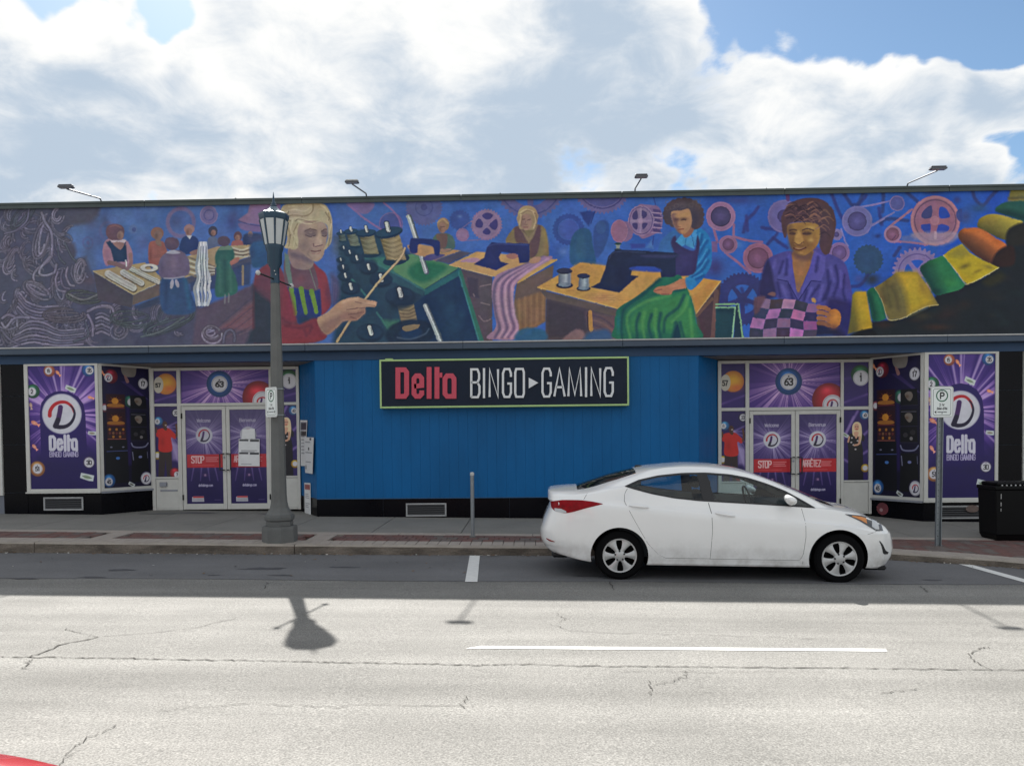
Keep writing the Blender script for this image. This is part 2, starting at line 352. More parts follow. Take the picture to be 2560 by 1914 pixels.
    def grain(s, amt, sx, sy, seed=0):
        r = np.random.default_rng(seed); out = np.zeros((s.H, s.W)); tot = 0
        for o in range(4):
            kx, ky = sx / 2 ** o, sy / 2 ** o
            gx, gy = int(s.W / kx) + 3, int(s.H / ky) + 3; g = r.random((gy, gx)); X = np.arange(s.W) / kx; Y = np.arange(s.H) / ky; x0 = X.astype(int); y0 = Y.astype(int)
            fx = X - x0; fy = (Y - y0)[:, None]; fx = (fx * fx * (3 - 2 * fx))[None]; fy = fy * fy * (3 - 2 * fy); g0 = g[y0]; g1 = g[y0 + 1]
            out += ((g0[:, x0] * (1 - fx) + g0[:, x0 + 1] * fx) * (1 - fy) + (g1[:, x0] * (1 - fx) + g1[:, x0 + 1] * fx) * fy - 0.5) * 0.7 ** o; tot += 0.7 ** o
        s.a *= (1 + amt * 2 * out / tot)[..., None]; np.clip(s.a, 0, 255, s.a)
_o = [(0, .12), (.12, 0), (.88, 0), (1, .12), (1, .88), (.88, 1), (.12, 1), (0, .88), (0, .12)]
GL = {'A': [[(0, 0), (.5, 1), (1, 0)], [(.18, .33), (.82, .33)]], 'B': [[(0, 0), (0, 1), (.75, 1), (.95, .85), (.95, .66), (.75, .53), (0, .53)], [(.75, .53), (1, .4), (1, .15), (.8, 0), (0, 0)]],
      'C': [[(1, .8), (.85, 1), (.15, 1), (0, .85), (0, .15), (.15, 0), (.85, 0), (1, .2)]], 'D': [[(0, 0), (0, 1), (.7, 1), (1, .8), (1, .2), (.7, 0), (0, 0)]],
      'E': [[(1, 1), (0, 1), (0, 0), (1, 0)], [(0, .52), (.8, .52)]], 'G': [[(1, .72), (1, .85), (.8, 1), (.2, 1), (0, .85), (0, .15), (.2, 0), (.8, 0), (1, .15), (1, .48), (.55, .48)]],
      'H': [[(0, 0), (0, 1)], [(1, 0), (1, 1)], [(0, .5), (1, .5)]], 'I': [[(.5, 0), (.5, 1)]], 'M': [[(0, 0), (.08, 1), (.5, .05), (.92, 1), (1, 0)]], 'N': [[(0, 0), (0, 1), (1, 0), (1, 1)]],
      'O': [_o], 'P': [[(0, 0), (0, 1), (.75, 1), (1, .85), (1, .6), (.75, .45), (0, .45)]], 'R': [[(0, 0), (0, 1), (.75, 1), (1, .85), (1, .62), (.75, .5), (0, .5)], [(.55, .5), (1, 0)]],
      'S': [[(1, .82), (.82, 1), (.18, 1), (0, .84), (0, .66), (1, .36), (1, .15), (.82, 0), (.18, 0), (0, .18)]], 'T': [[(0, 1), (1, 1)], [(.5, 1), (.5, 0)]], 'Z': [[(0, 1), (1, 1), (0, 0), (1, 0)]],
      'W': [[(0, 1), (.25, 0), (.5, .8), (.75, 0), (1, 1)]], '-': [[(.1, .45), (.9, .45)]], '.': [[(.4, .03), (.6, .03)]], 'Ê': [[(1, 1), (0, 1), (0, 0), (1, 0)], [(0, .52), (.8, .52)], [(.2, 1.12), (.5, 1.3), (.8, 1.12)]],
      'e': [[(0, .36), (1, .36), (.95, .58), (.7, .7), (.3, .7), (0, .5), (0, .2), (.3, 0), (.9, .05)]], 'l': [[(.5, 0), (.5, 1)]], 'c': [[(1, .58), (.7, .7), (.3, .7), (0, .5), (0, .2), (.3, 0), (.7, 0), (1, .12)]],
      'o': [[(.3, 0), (.7, 0), (1, .2), (1, .5), (.7, .7), (.3, .7), (0, .5), (0, .2), (.3, 0)]], 'm': [[(0, 0), (0, .7)], [(0, .55), (.2, .7), (.4, .65), (.5, .5), (.5, 0)], [(.5, .5), (.7, .7), (.9, .65), (1, .5), (1, 0)]],
      'i': [[(.5, 0), (.5, .7)], [(.5, .93), (.5, .97)]], 'n': [[(0, 0), (0, .7)], [(0, .5), (.3, .7), (.8, .7), (1, .5), (1, 0)]], 'v': [[(0, .7), (.5, 0), (1, .7)]], 'u': [[(0, .7), (0, .2), (.25, 0), (.7, 0), (1, .2)], [(1, .7), (1, 0)]],
      'd': [[(1, 1), (1, 0)], [(1, .2), (.7, 0), (.3, 0), (0, .2), (0, .5), (.3, .7), (.7, .7), (1, .5)]], 't': [[(.5, 1), (.5, .1), (.65, 0), (1, 0)], [(.5, .7), (1, .7)]], 'a': [[(1, 0), (1, .5), (.75, .7), (.3, .7), (0, .5), (0, .2), (.3, 0), (.75, 0), (1, .2)]],
      'b': [[(0, 1), (0, 0)], [(0, .2), (.3, 0), (.7, 0), (1, .2), (1, .5), (.7, .7), (.3, .7), (0, .5)]], 'g': [[(1, .7), (1, -.15), (.7, -.3), (.1, -.25)], [(1, .2), (.7, 0), (.3, 0), (0, .2), (0, .5), (.3, .7), (.7, .7), (1, .5)]],
      'h': [[(0, 0), (0, 1)], [(0, .5), (.3, .7), (.8, .7), (1, .5), (1, 0)]], 'r': [[(0, 0), (0, .7)], [(0, .45), (.4, .7), (.9, .7)]],
      '0': [_o], '1': [[(.2, .8), (.55, 1), (.55, 0)]], '2': [[(0, .8), (.2, 1), (.8, 1), (1, .82), (1, .6), (0, 0), (1, 0)]], '3': [[(0, .85), (.2, 1), (.8, 1), (1, .82), (.9, .6), (.45, .53), (.9, .45), (1, .2), (.8, 0), (.2, 0), (0, .15)]],
      '4': [[(.7, 0), (.7, 1), (0, .3), (1, .3)]], '5': [[(.95, 1), (.1, 1), (.05, .55), (.6, .62), (1, .42), (1, .18), (.75, 0), (.15, 0), (0, .12)]], '6': [[(.9, 1), (.3, .75), (0, .35), (.1, .08), (.4, 0), (.75, 0), (1, .18), (1, .4), (.75, .55), (.3, .55), (.05, .35)]],
      '7': [[(0, 1), (1, 1), (.35, 0)]], '8': [[(.5, .54), (.1, .7), (.1, .9), (.3, 1), (.7, 1), (.9, .9), (.9, .7), (.5, .54), (0, .36), (0, .12), (.25, 0), (.75, 0), (1, .12), (1, .36), (.5, .54)]]}
GLW = {'I': .35, 'l': .3, 'i': .3, '1': .6, '.': .3, 'M': 1.25, 'm': 1.4, 'W': 1.35, ' ': .7, 't': .7, 'r': .7}
# ---------------------------------------------------------------- the mural (painted in the photograph's own framing, laid on the wall below)
def skein(c, cx, cy, rx, ry, rot, n, col, w, gap=0.13, a0=0.0, a1=2 * math.pi, al=0.85, twist=True):
    """a coil of rope: several strands, each flecked along its lay"""
    for j in range(n + 2):
        ex, ey = rx - j * w * 1.1, ry - j * w * 1.1; P = []; ro = rot + RNG.normal(0, .09); b0 = a0 + RNG.uniform(-.5, .5); b1 = b0 + (a1 - a0) * RNG.uniform(.55, .95); ox, oy = RNG.normal(0, w * .4), RNG.normal(0, w * .4)
        if ex < w or ey < w: break
        for t in np.linspace(b0, b1, 13):
            x = ex * math.cos(t); y = ey * math.sin(t)
            P.append((cx + ox + x * math.cos(ro) - y * math.sin(ro), cy + oy + x * math.sin(ro) + y * math.cos(ro)))
        rope(c, P, w * .85, np.asarray(col, float) * RNG.uniform(.8, 1.08), al * RNG.uniform(.7, 1))
def rope(c, P, w, col, al=0.85):
    col = np.asarray(col, float)
    P = np.asarray(P, float); c.stroke(P, w * 2.0, col * 0.5, al * 0.6, soft=1.8); c.stroke(P, w * 1.3, col * 0.95, al, soft=1.4)
    Q = catmull(P, 3)
    for i in range(0, len(Q) - 1):
        if RNG.random() < .62: c.stroke([Q[i] - w * .12, Q[i + 1] - w * .12], w * .5, np.clip(col * RNG.uniform(1.0, 1.22), 0, 255), al * .7, smooth=False)
def paint_mural():
    c = Canvas(-30, 445, 2590, 885, 0.7, (66, 102, 172))
    # ---- ground colour: hazier on the left, deeper blue on the right
    c.frame(0, 0, 1)
    for k in range(30):
        t = k / 29.; c.poly([(-30 + 88 * k, 440), (60 + 88 * k, 440), (60 + 88 * k, 890), (-30 + 88 * k, 890)], (92 - 44 * t, 122 - 26 * t, 182 + 2 * t), soft=40)
    for i in range(170):
        x, y = RNG.uniform(150, 2560), RNG.uniform(470, 800); d = RNG.choice([-1, 1]); s = RNG.uniform(18, 70)
        c.blob(x, y, s, s * RNG.uniform(.4, 1.1), (78 - .014 * x + d * 16, 116 - .012 * x + d * 18, 180 + d * 18), RNG.uniform(.2, .5), RNG.uniform(0, 3))
    # ---- faint machinery behind everything
    c.frame(1300, 470, 3.95)
    c.gear(100, -40, 330, (102, 100, 150), 40, .07, .95, ring=.34, spokes=5, hub=.3); c.ell(100, -40, 300, 300, (70, 78, 135), .7, ring=14)
    c.gear(810, -30, 270, (110, 104, 155), 42, .07, .95); c.ell(810, -30, 232, 232, (72, 72, 128), .9, ring=12); c.ell(810, -30, 215, 215, (84, 88, 150), .8)
    c.gear(480, 410, 150, (52, 70, 140), 26, .07, .6, ring=.3); c.ell(480, 410, 100, 100, (75, 85, 160), .5)
    c.poly([(590, 240), (690, 225), (740, 240), (680, 370), (640, 330)], (45, 62, 128), .8, soft=3)
    c.poly([(490, 620), (520, 470), (600, 400), (690, 420), (720, 560), (740, 760), (520, 760)], (48, 92, 130), .9, True, 3); c.poly([(560, 500), (630, 470), (650, 700), (560, 720)], (62, 108, 140), .5, True, 6)
    c.poly([(730, 400), (800, 320), (870, 340), (880, 450), (830, 600), (760, 690), (730, 600)], (56, 84, 145), .85, True, 3); c.ell(800, 390, 50, 65, (64, 98, 152), .6)
    c.stroke([(700, 350), (740, 230)], 10, (40, 55, 120), .7); c.poly([(1090, 550), (1240, 550), (1230, 590), (1100, 600)], (60, 70, 150), .7, soft=3)
    c.poly([(1240, 590), (1300, 510), (1320, 600)], (95, 135, 190), .6, soft=4); c.blob(430, 630, 60, 50, (110, 140, 200), .6); c.blob(2150, 560, 60, 40, (105, 135, 195), .6)
    c.stroke([(1320, 90), (1340, 200), (1290, 260)], 12, (50, 65, 135), .6); c.stroke([(1310, 560), (1320, 480)], 12, (50, 65, 135), .6)
    c.frame(1750, 460, 4.135)
    for P in ([(450, 500), (480, 380), (560, 300), (600, 240)], [(700, 620), (800, 490), (640, 450)], [(480, 330), (490, 480)], [(900, 660), (760, 560)], [(1360, 100), (1450, 320), (1520, 420)], [(1720, 120), (1600, 260)], [(1850, 250), (1880, 420)],
              [(430, 1080), (480, 1240)], [(1560, 1060), (1660, 1040), (1760, 900)]):
        c.stroke(P, 34, (58, 62, 125), .75, soft=3)
    c.gear(440, 1190, 260, (60, 62, 118), 40, .07, .9, ring=.42, spokes=5); c.blob(160, 860, 110, 130, (66, 62, 120), .8); c.blob(380, 170, 250, 60, (62, 72, 130), .7)
    c.gear(1740, 780, 145, (54, 84, 118), 22, .08, .95); c.blob(1640, 980, 60, 60, (78, 92, 165), .8); c.blob(1830, 980, 80, 50, (62, 100, 185), .6)
    c.frame(2100, 450, 4.135)
    for P in ([(40, 140), (120, 260)], [(240, 140), (190, 240), (140, 260)], [(450, 130), (440, 330)], [(690, 130), (800, 220)], [(1370, 110), (1400, 200), (1480, 260), (1560, 170), (1630, 100)], [(560, 780), (620, 700)], [(420, 440), (500, 400), (700, 420)]):
        c.stroke(P, 36, (56, 68, 122), .8, soft=3)
    c.blob(1290, 380, 90, 110, (68, 78, 128), .8); c.blob(390, 580, 40, 30, (46, 60, 118), .8); c.blob(960, 120, 110, 40, (70, 70, 118), .8); c.blob(1210, 210, 50, 50, (66, 66, 120), .7); c.blob(1440, 290, 120, 60, (52, 84, 118), .7); c.blob(770, 700, 90, 40, (80, 78, 150), .7)
    # ---- pulleys, wheels and belts
    c.frame(0, 480, 3.456)
    c.ell(1562, 262, 112, 118, (126, 110, 152), .85, ring=34, soft=3); c.ell(1562, 262, 94, 98, (90, 100, 160), .4)
    c.ell(1805, 200, 78, 80, (116, 108, 158), .95); c.ell(1805, 200, 74, 76, (140, 126, 170), .7, ring=9); c.ell(1805, 200, 42, 44, (92, 92, 150), 1, ring=10); c.ell(1805, 200, 28, 30, (120, 112, 160), .8)
    c.ell(930, 335, 62, 72, (110, 104, 152), .5, ring=20, soft=4); c.ell(1150, 322, 38, 40, (95, 118, 172), .7, soft=3); c.ell(1158, 325, 18, 20, (70, 88, 150), .8); c.ell(760, 440, 42, 48, (100, 92, 150), .5, ring=10, soft=3); c.ell(760, 440, 14, 18, (104, 84, 140), .5)
    for i in range(14): c.blob(RNG.uniform(700, 2100), RNG.uniform(150, 520), RNG.uniform(30, 110), RNG.uniform(30, 110), (84, 118, 178) if i % 2 else (84, 92, 140), .45)
    c.poly([(2055, 240), (2140, 180), (2160, 100), (2420, 90), (2440, 300), (2230, 285), (2090, 262)], (142, 112, 150), .95, False, 3); c.poly([(2070, 265), (2230, 290), (2440, 300), (2440, 350), (2220, 345), (2110, 330), (2065, 300)], (126, 104, 150), .95, True, 3); c.stroke([(2060, 250), (2200, 288), (2430, 300)], 9, (90, 78, 130), .8)
    c.blob(2010, 250, 60, 110, (66, 78, 138), .8)
    c.frame(820, 480, 3.687)
    c.poly([(180, 105), (420, 100), (380, 190), (300, 200), (220, 150)], (132, 108, 158), .85, True, 3); c.ell(580, 300, 108, 110, (80, 92, 155), .9); c.ell(580, 300, 106, 108, (120, 110, 165), .9, ring=9)
    for P in ([(195, 125), (330, 240), (495, 350)], [(515, 100), (590, 165), (650, 240), (672, 315)]): c.stroke(P, 17, (136, 112, 165), .95)
    c.gear(885, 140, 160, (98, 100, 150), 34, .08, .85); c.ell(885, 140, 78, 78, (76, 84, 140), .9, ring=7); c.ell(885, 140, 30, 30, (76, 82, 138), .9)
    c.gear(1215, 260, 90, (62, 76, 142), 20, .09, .6, soft=3); c.blob(1215, 225, 30, 20, (110, 140, 190), .6)
    c.ell(1240, 395, 60, 60, (148, 122, 162), 1); c.ell(1240, 395, 52, 50, (132, 108, 152), .8, ring=8); c.stroke([(1220, 345), (1300, 285), (1360, 240)], 8, (130, 112, 160), .8); c.stroke([(1250, 450), (1400, 440), (1480, 440)], 9, (130, 112, 160), .8)
    c.gear(1462, 300, 136, (142, 120, 158), 30, .07, 1); c.ell(1462, 300, 120, 122, (156, 132, 168), .5, ring=12)
    for P in ([(1420, 215), (1470, 190), (1520, 215), (1490, 250), (1450, 250)], [(1360, 280), (1395, 245), (1430, 290), (1410, 330), (1365, 320)], [(1490, 300), (1550, 250), (1565, 310), (1540, 350), (1500, 330)], [(1425, 370), (1465, 330), (1500, 370), (1465, 395)]): c.poly(P, (74, 68, 130), .95, True)
    c.frame(1300, 470, 3.95)
    c.poly([(1160, 190), (1250, 165), (1360, 190), (1410, 280), (1390, 400), (1300, 470), (1180, 480)], (136, 112, 152), 1, True); c.ell(1330, 310, 80, 140, (124, 102, 146), .9)
    for y in (205, 250, 300, 350, 400): c.poly([(1310, y), (1385, y + 12), (1395, y + 40), (1320, y + 32)], (84, 72, 124), .9); c.stroke([(1300, y + 38), (1400, y + 46)], 8, (176, 152, 180), .9, smooth=False)
    c.ell(1195, 322, 128, 150, (150, 128, 165), 1); c.ell(1195, 322, 112, 134, (96, 82, 132), .8, ring=9); c.ell(1195, 322, 104, 124, (140, 120, 158), 1)
    for P in ([(1110, 270), (1150, 220), (1165, 300), (1120, 310)], [(1200, 220), (1250, 240), (1250, 280), (1205, 300)], [(1110, 350), (1160, 350), (1155, 410), (1120, 390)], [(1210, 350), (1260, 350), (1230, 400), (1210, 400)]): c.poly(P, (78, 70, 122), .95, True)
    c.stroke([(1095, 325), (1290, 322)], 20, (152, 132, 168), 1); c.stroke([(1192, 205), (1190, 440)], 18, (152, 132, 168), 1); c.ell(1190, 325, 24, 26, (164, 138, 172), 1)
    c.ell(1040, 430, 80, 100, (140, 108, 142), .9); c.ell(980, 425, 84, 112, (150, 112, 142), 1); c.ell(980, 425, 80, 108, (164, 126, 155), .6, ring=7)
    c.frame(1750, 460, 4.135)
    def pulley(x, y, r, ri, a, b): c.ell(x, y, r, r, a, 1); c.ell(x, y, r * .94, r * .94, np.array(a) + 14, .6, ring=r * .07); c.ell(x, y, ri, ri, np.array(b) * .72, 1); c.ell(x, y, ri * .93, ri * .93, b, 1, col2=np.array(b) * .9); c.ell(x, y, ri * .3, ri * .3, np.array(b) * 1.12, .7, soft=4)
    for P in ([(130, 420), (180, 600)], [(350, 420), (345, 560)], [(350, 545), (500, 585), (640, 600)], [(260, 710), (380, 800), (520, 920)]): c.stroke(P, 26, (142, 108, 148), 1)
    c.poly([(120, 595), (180, 590), (180, 705), (118, 700)], (118, 100, 150), 1)
    pulley(215, 335, 152, 104, (148, 114, 152), (88, 78, 122)); pulley(293, 625, 94, 60, (142, 106, 142), (122, 88, 124)); pulley(600, 765, 156, 108, (146, 104, 134), (132, 92, 122))
    pulley(870, 335, 172, 70, (112, 106, 160), (86, 78, 130)); c.stroke([(905, 120), (910, 160)], 40, (98, 68, 124), .9)
    for P in ([(1640, 240), (1760, 220), (1902, 190)], [(1760, 440), (1902, 360)], [(1460, 470), (1500, 590), (1530, 640)]): c.stroke(P, 18, (140, 135, 190), .9)
    pulley(1625, 385, 158, 98, (116, 116, 170), (96, 92, 148)); pulley(1412, 522, 58, 26, (132, 122, 168), (92, 84, 135)); pulley(1440, 710, 108, 75, (134, 110, 158), (118, 96, 148))
    c.frame(2100, 450, 4.135)
    for P in ([(320, 265), (420, 240), (530, 215)], [(340, 460), (450, 395), (560, 335)], ): c.stroke(P, 16, (128, 122, 178), .9)
    c.ell(590, 242, 78, 78, (92, 96, 155), 1); c.ell(590, 242, 74, 74, (134, 122, 172), .9, ring=10); c.blob(600, 230, 40, 40, (104, 110, 170), .6)
    c.gear(800, 960, 235, (136, 124, 172), 30, .12, 1, ring=.42, spokes=5); c.ell(800, 960, 195, 195, (98, 88, 145), .8, ring=12)
    for P in ([(505, 490), (620, 400), (745, 305)], [(560, 635), (700, 640), (900, 668)]): c.stroke(P, 24, (152, 116, 148), 1)
    c.poly([(630, 580), (780, 565), (800, 640), (640, 640)], (112, 120, 170), .7, soft=4); pulley(545, 560, 90, 66, (152, 122, 155), (138, 98, 128)); c.stroke([(540, 620), (575, 575)], 8, (84, 66, 98), .8)
    c.ell(985, 420, 256, 258, (158, 116, 136), 1); c.ell(985, 420, 240, 244, (176, 130, 146), .8, ring=20); c.ell(985, 420, 212, 214, (100, 76, 108), .8, ring=14); c.ell(985, 420, 200, 202, (150, 108, 132), 1)
    for P, q in (([(840, 370), (870, 310), (945, 265), (945, 380), (870, 400)], (76, 76, 122)), ([(1030, 285), (1090, 290), (1135, 360), (1120, 390), (1030, 390)], (52, 80, 165)), ([(835, 470), (900, 455), (935, 460), (930, 545), (880, 545)], (60, 80, 160)), ([(1005, 500), (1040, 455), (1125, 480), (1110, 530), (1010, 555)], (62, 82, 165))): c.poly(P, q, 1, True)
    c.ell(980, 420, 48, 48, (168, 124, 144), 1); c.poly([(750, 545), (1225, 545), (1180, 630), (1060, 675), (960, 675), (830, 640)], (164, 146, 168), .75, True, 6); c.stroke([(985, 545), (985, 600)], 30, (196, 170, 186), .7)
    c.poly([(1205, 330), (1260, 300), (1260, 430), (1210, 400)], (62, 78, 140), .9, True)
    # ---- dark rope store on the left
    c.frame(0, 480, 3.456)
    c.poly([(-110, 60), (890, 60), (850, 200), (770, 265), (620, 292), (565, 335), (575, 410), (645, 445), (662, 520), (650, 570), (745, 560), (775, 650), (830, 740), (850, 900), (1150, 1000), (1400, 960), (1720, 960), (1730, 1400), (-110, 1400)], (84, 86, 112), 1, soft=8)
    for i in range(70): c.blob(RNG.uniform(0, 1700), RNG.uniform(950 if i % 2 else 100, 1320), RNG.uniform(50, 150), RNG.uniform(30, 90), RNG.choice([0, 1]) * np.array([26., 26, 22]) + np.array([58., 60, 88]), .3, RNG.uniform(0, 3))
    c.blob(720, 230, 200, 90, (86, 86, 106), .6); c.blob(760, 760, 90, 60, (100, 84, 104), .7)
    for i in range(84):
        x = RNG.uniform(-40, 620 if i % 3 else 1600); y = RNG.uniform(130, 1300) if i % 3 else RNG.uniform(1000, 1300); skein(c, x, y, RNG.uniform(30, 110), RNG.uniform(30, 130), RNG.uniform(-.9, .9), 2, (126, 122, 148), RNG.uniform(11, 17), .3, RNG.uniform(0, 3), RNG.uniform(3.5, 6.5), al=.7)
    A, B, D = (136, 130, 156), (112, 109, 136), (94, 100, 118)
    skein(c, 130, 230, 150, 100, -.6, 4, B, 12, .16, .3, 4.0); skein(c, 200, 200, 140, 60, -.9, 3, D, 12); skein(c, 365, 420, 62, 165, .16, 3, A, 17, .3); skein(c, 110, 590, 60, 130, .42, 2, A, 12, .3); skein(c, 500, 205, 52, 70, .2, 2, A, 13, .3)
    rope(c, [(360, 180), (390, 260), (440, 340), (450, 460), (430, 580), (330, 660), (290, 720), (300, 790)], 16, A); rope(c, [(430, 560), (350, 660), (345, 710), (400, 720), (470, 690), (485, 630)], 16, A); rope(c, [(250, 150), (230, 250), (140, 330), (40, 360)], 12, B)
    for k in range(6): rope(c, [(500 + 42 * k, 690 - 18 * k), (480 + 45 * k, 760 - 20 * k), (500 + 50 * k, 840 - 22 * k), (560 + 40 * k, 860 - 25 * k)], 13, B if k % 2 else A)
    skein(c, 700, 680, 50, 105, .2, 2, A, 14, .3); rope(c, [(500, 470), (510, 560), (560, 620)], 10, D); rope(c, [(560, 440), (620, 560), (660, 600)], 10, D)
    skein(c, 330, 850, 135, 70, .45, 2, A, 16, .25)
    for k in range(6): rope(c, [(170 - 4 * k, 870 + 30 * k), (230, 945 + 30 * k), (350, 990 + 26 * k), (500 - 8 * k, 985 + 24 * k)], 14, A if k % 2 == 0 else B)
    skein(c, 550, 1060, 185, 62, .04, 4, (106, 100, 116), 13, .16); skein(c, 735, 905, 155, 58, -.05, 4, (104, 112, 118), 13, .16); rope(c, [(590, 880), (720, 930), (880, 870)], 12, (120, 124, 130))
    rope(c, [(760, 1030), (850, 990), (960, 1000), (990, 1060)], 18, A); rope(c, [(760, 1060), (800, 1150), (800, 1240)], 16, A); rope(c, [(880, 980), (960, 990), (985, 1050)], 14, A)
    for k in range(6): rope(c, [(830, 1060 + 32 * k), (880, 1045 + 32 * k), (945, 1075 + 32 * k)], 14, A if k % 2 else B)
    for k in range(7): rope(c, [(170 - 20 * k, 1180 + 30 * k), (250, 1120 + 30 * k), (380, 1130 + 30 * k), (520, 1195 + 22 * k), (720, 1180 + 22 * k)], 14, B if k % 2 else A)
    rope(c, [(20, 1090), (70, 1060), (140, 1090), (150, 1160)], 16, A); rope(c, [(15, 1130), (50, 1170), (110, 1100), (170, 1080), (250, 1085)], 16, A); rope(c, [(10, 1190), (80, 1270), (170, 1320)], 14, B); rope(c, [(640, 1290), (760, 1240), (740, 1130)], 12, D)
    skein(c, 1140, 1095, 190, 72, -.05, 4, (100, 110, 122), 12, .18, al=.6); skein(c, 1420, 1060, 60, 100, .5, 3, (100, 110, 128), 9, .25, al=.5); skein(c, 1460, 1130, 240, 70, -.35, 3, (98, 110, 122), 11, .22, al=.6); rope(c, [(1220, 1250), (1400, 1200), (1590, 1080)], 10, (120, 132, 138), .6)
    # floor boards
    c.poly([(1700, 1010), (1900, 930), (2300, 740), (2300, 1400), (1650, 1400)], (98, 86, 108), 1, soft=6); c.poly([(2240, 920), (2130, 980), (1900, 1180), (2240, 1190)], (132, 90, 104), .9, soft=8)
    for k in range(12): c.stroke([(1720 + 50 * k, 1300 - 10 * k), (2240, 860 + 44 * k)], 9, (122, 100, 116) if k % 2 else (80, 74, 100), .5, smooth=False, soft=2)
    skein(c, 1828, 1222, 86, 74, .1, 3, (158, 150, 172), 15, .2); rope(c, [(1800, 1190), (1850, 1195), (1790, 1215)], 12, A); rope(c, [(1930, 1300), (1945, 1220), (1985, 1190), (2025, 1220), (2025, 1290)], 15, B)
    # ---- rope workers at the tables
    def face(x, y, r, col=(150, 118, 116)): c.ell(x, y, r * .8, r, col, 1, soft=1.5); c.blob(x - r * .3, y + r * .1, r * .5, r * .8, np.array(col) * .72, .6)
    c.ell(1840, 340, 40, 46, (70, 74, 100), 1); face(1845, 352, 26); c.poly([(1790, 480), (1800, 400), (1850, 385), (1885, 420), (1890, 500), (1800, 520)], (98, 112, 142), 1, True, 2)
    c.ell(2055, 385, 36, 44, (104, 80, 96), 1); face(2055, 395, 26, (160, 120, 114)); c.poly([(1995, 470), (2010, 425), (2060, 415), (2100, 430), (2105, 490), (2000, 500)], (164, 104, 104), 1, True, 2)
    c.poly([(2100, 380), (2160, 360), (2260, 380), (2260, 560), (2180, 560), (2110, 470)], (56, 70, 110), 1, True, 3); face(2163, 365, 26)
    c.poly([(1600, 560), (1880, 470), (2170, 455), (2190, 545), (1590, 745)], (172, 152, 122), 1); c.poly([(1600, 745), (2190, 550), (2180, 620), (1620, 800)], (86, 90, 116), 1); c.poly([(2170, 600), (1640, 780), (1640, 860), (2160, 800)], (62, 80, 118), .9, soft=4)
    for k in range(7): c.stroke([(1620, 560 + 25 * k), (1730, 600 + 22 * k), (1850, 640 + 12 * k)], 15, (190, 188, 176) if k % 2 else (128, 120, 112), .9)
    for k in range(5): c.stroke([(2010, 480 + 18 * k), (2090, 500 + 15 * k), (2165, 475 + 20 * k)], 14, (190, 184, 168) if k % 2 == 0 else (118, 108, 104), .9)
    c.stroke([(2098, 640), (2098, 800)], 20, (140, 130, 118), 1)
    c.poly([(1550, 470), (1580, 395), (1640, 375), (1700, 395), (1725, 470), (1690, 525), (1570, 535)], (48, 70, 122), 1, True, 2); c.ell(1635, 320, 46, 40, (158, 128, 132), 1); face(1632, 345, 36); c.poly([(1610, 375), (1640, 410), (1660, 375)], (190, 190, 200), .9); c.poly([(1640, 520), (1710, 495), (1720, 530), (1660, 545)], (140, 112, 112), 1, True)
    c.poly([(1284, 470), (1310, 425), (1400, 425), (1435, 480), (1440, 590), (1330, 640), (1285, 600)], (158, 98, 94), 1, True, 2); c.ell(1358, 355, 56, 52, (140, 104, 98), 1); face(1365, 375, 46, (140, 112, 108)); c.poly([(1345, 415), (1385, 415), (1395, 470), (1350, 450)], (140, 112, 104), 1, True); c.stroke([(1310, 560), (1390, 550), (1440, 530)], 32, (150, 94, 92), 1); c.blob(1300, 540, 20, 70, (112, 70, 80), .6)
    # first table
    c.poly([(805, 680), (1250, 608), (1425, 762), (1150, 886)], (172, 152, 116), 1); c.poly([(808, 690), (1150, 890), (1140, 1000), (848, 930)], (84, 80, 96), 1); c.poly([(1150, 888), (1395, 785), (1392, 890), (1142, 978)], (112, 98, 98), 1); c.poly([(1160, 985), (1390, 890), (1390, 960), (1200, 1020)], (64, 74, 104), .9, soft=5)
    c.stroke([(806, 684), (1150, 884), (1424, 764)], 9, (196, 176, 134), .8, smooth=False)
    for (ax_, ay_), (bx_, by_), wd_ in (((935, 706), (1150, 826), 62), ((1062, 694), (1222, 786), 50), ((1135, 662), (1372, 778), 40)):
        c.stroke([(ax_ + 4, ay_ + 12), (bx_ + 4, by_ + 12)], wd_ * 1.05, (96, 86, 78), .8, smooth=False); c.stroke([(ax_, ay_), (bx_, by_)], wd_, (192, 191, 182), 1, smooth=False)
        nn_ = np.array([-(by_ - ay_), bx_ - ax_], float); nn_ /= np.hypot(*nn_)
        for q_ in (-.25, .2): o_ = nn_ * wd_ * q_; c.stroke([(ax_ + o_[0], ay_ + o_[1]), ((ax_ + bx_) / 2 + o_[0] * 1.1, (ay_ + by_) / 2 + o_[1] * 1.1 + 4), (bx_ + o_[0], by_ + o_[1])], 7, (136, 130, 120), .6)
    c.ell(1290, 660, 58, 26, (92, 86, 80), .8, ring=24); c.ell(1288, 654, 56, 24, (196, 195, 188), 1, ring=19)
    c.poly([(888, 480), (935, 405), (1080, 415), (1125, 470), (1148, 545), (1138, 640), (1090, 640), (1000, 600), (925, 640), (895, 580)], (170, 128, 148), 1, True, 2); c.blob(930, 540, 40, 80, (132, 98, 126), .6)
    c.poly([(915, 432), (950, 420), (1040, 500), (1088, 432), (1100, 600), (985, 605), (958, 500)], (44, 68, 104), 1, False, 2); c.poly([(950, 405), (990, 440), (1075, 440), (1080, 410)], (196, 180, 190), .9, True); c.poly([(975, 440), (1040, 498), (1070, 440)], (156, 120, 120), 1, True)
    c.poly([(915, 350), (930, 295), (985, 275), (1050, 290), (1075, 335), (1062, 395), (1040, 415), (965, 415), (930, 395)], (112, 84, 100), 1, True, 2); face(1040, 375, 36); c.stroke([(950, 300), (1000, 290), (1050, 310)], 12, (140, 104, 110), .7)
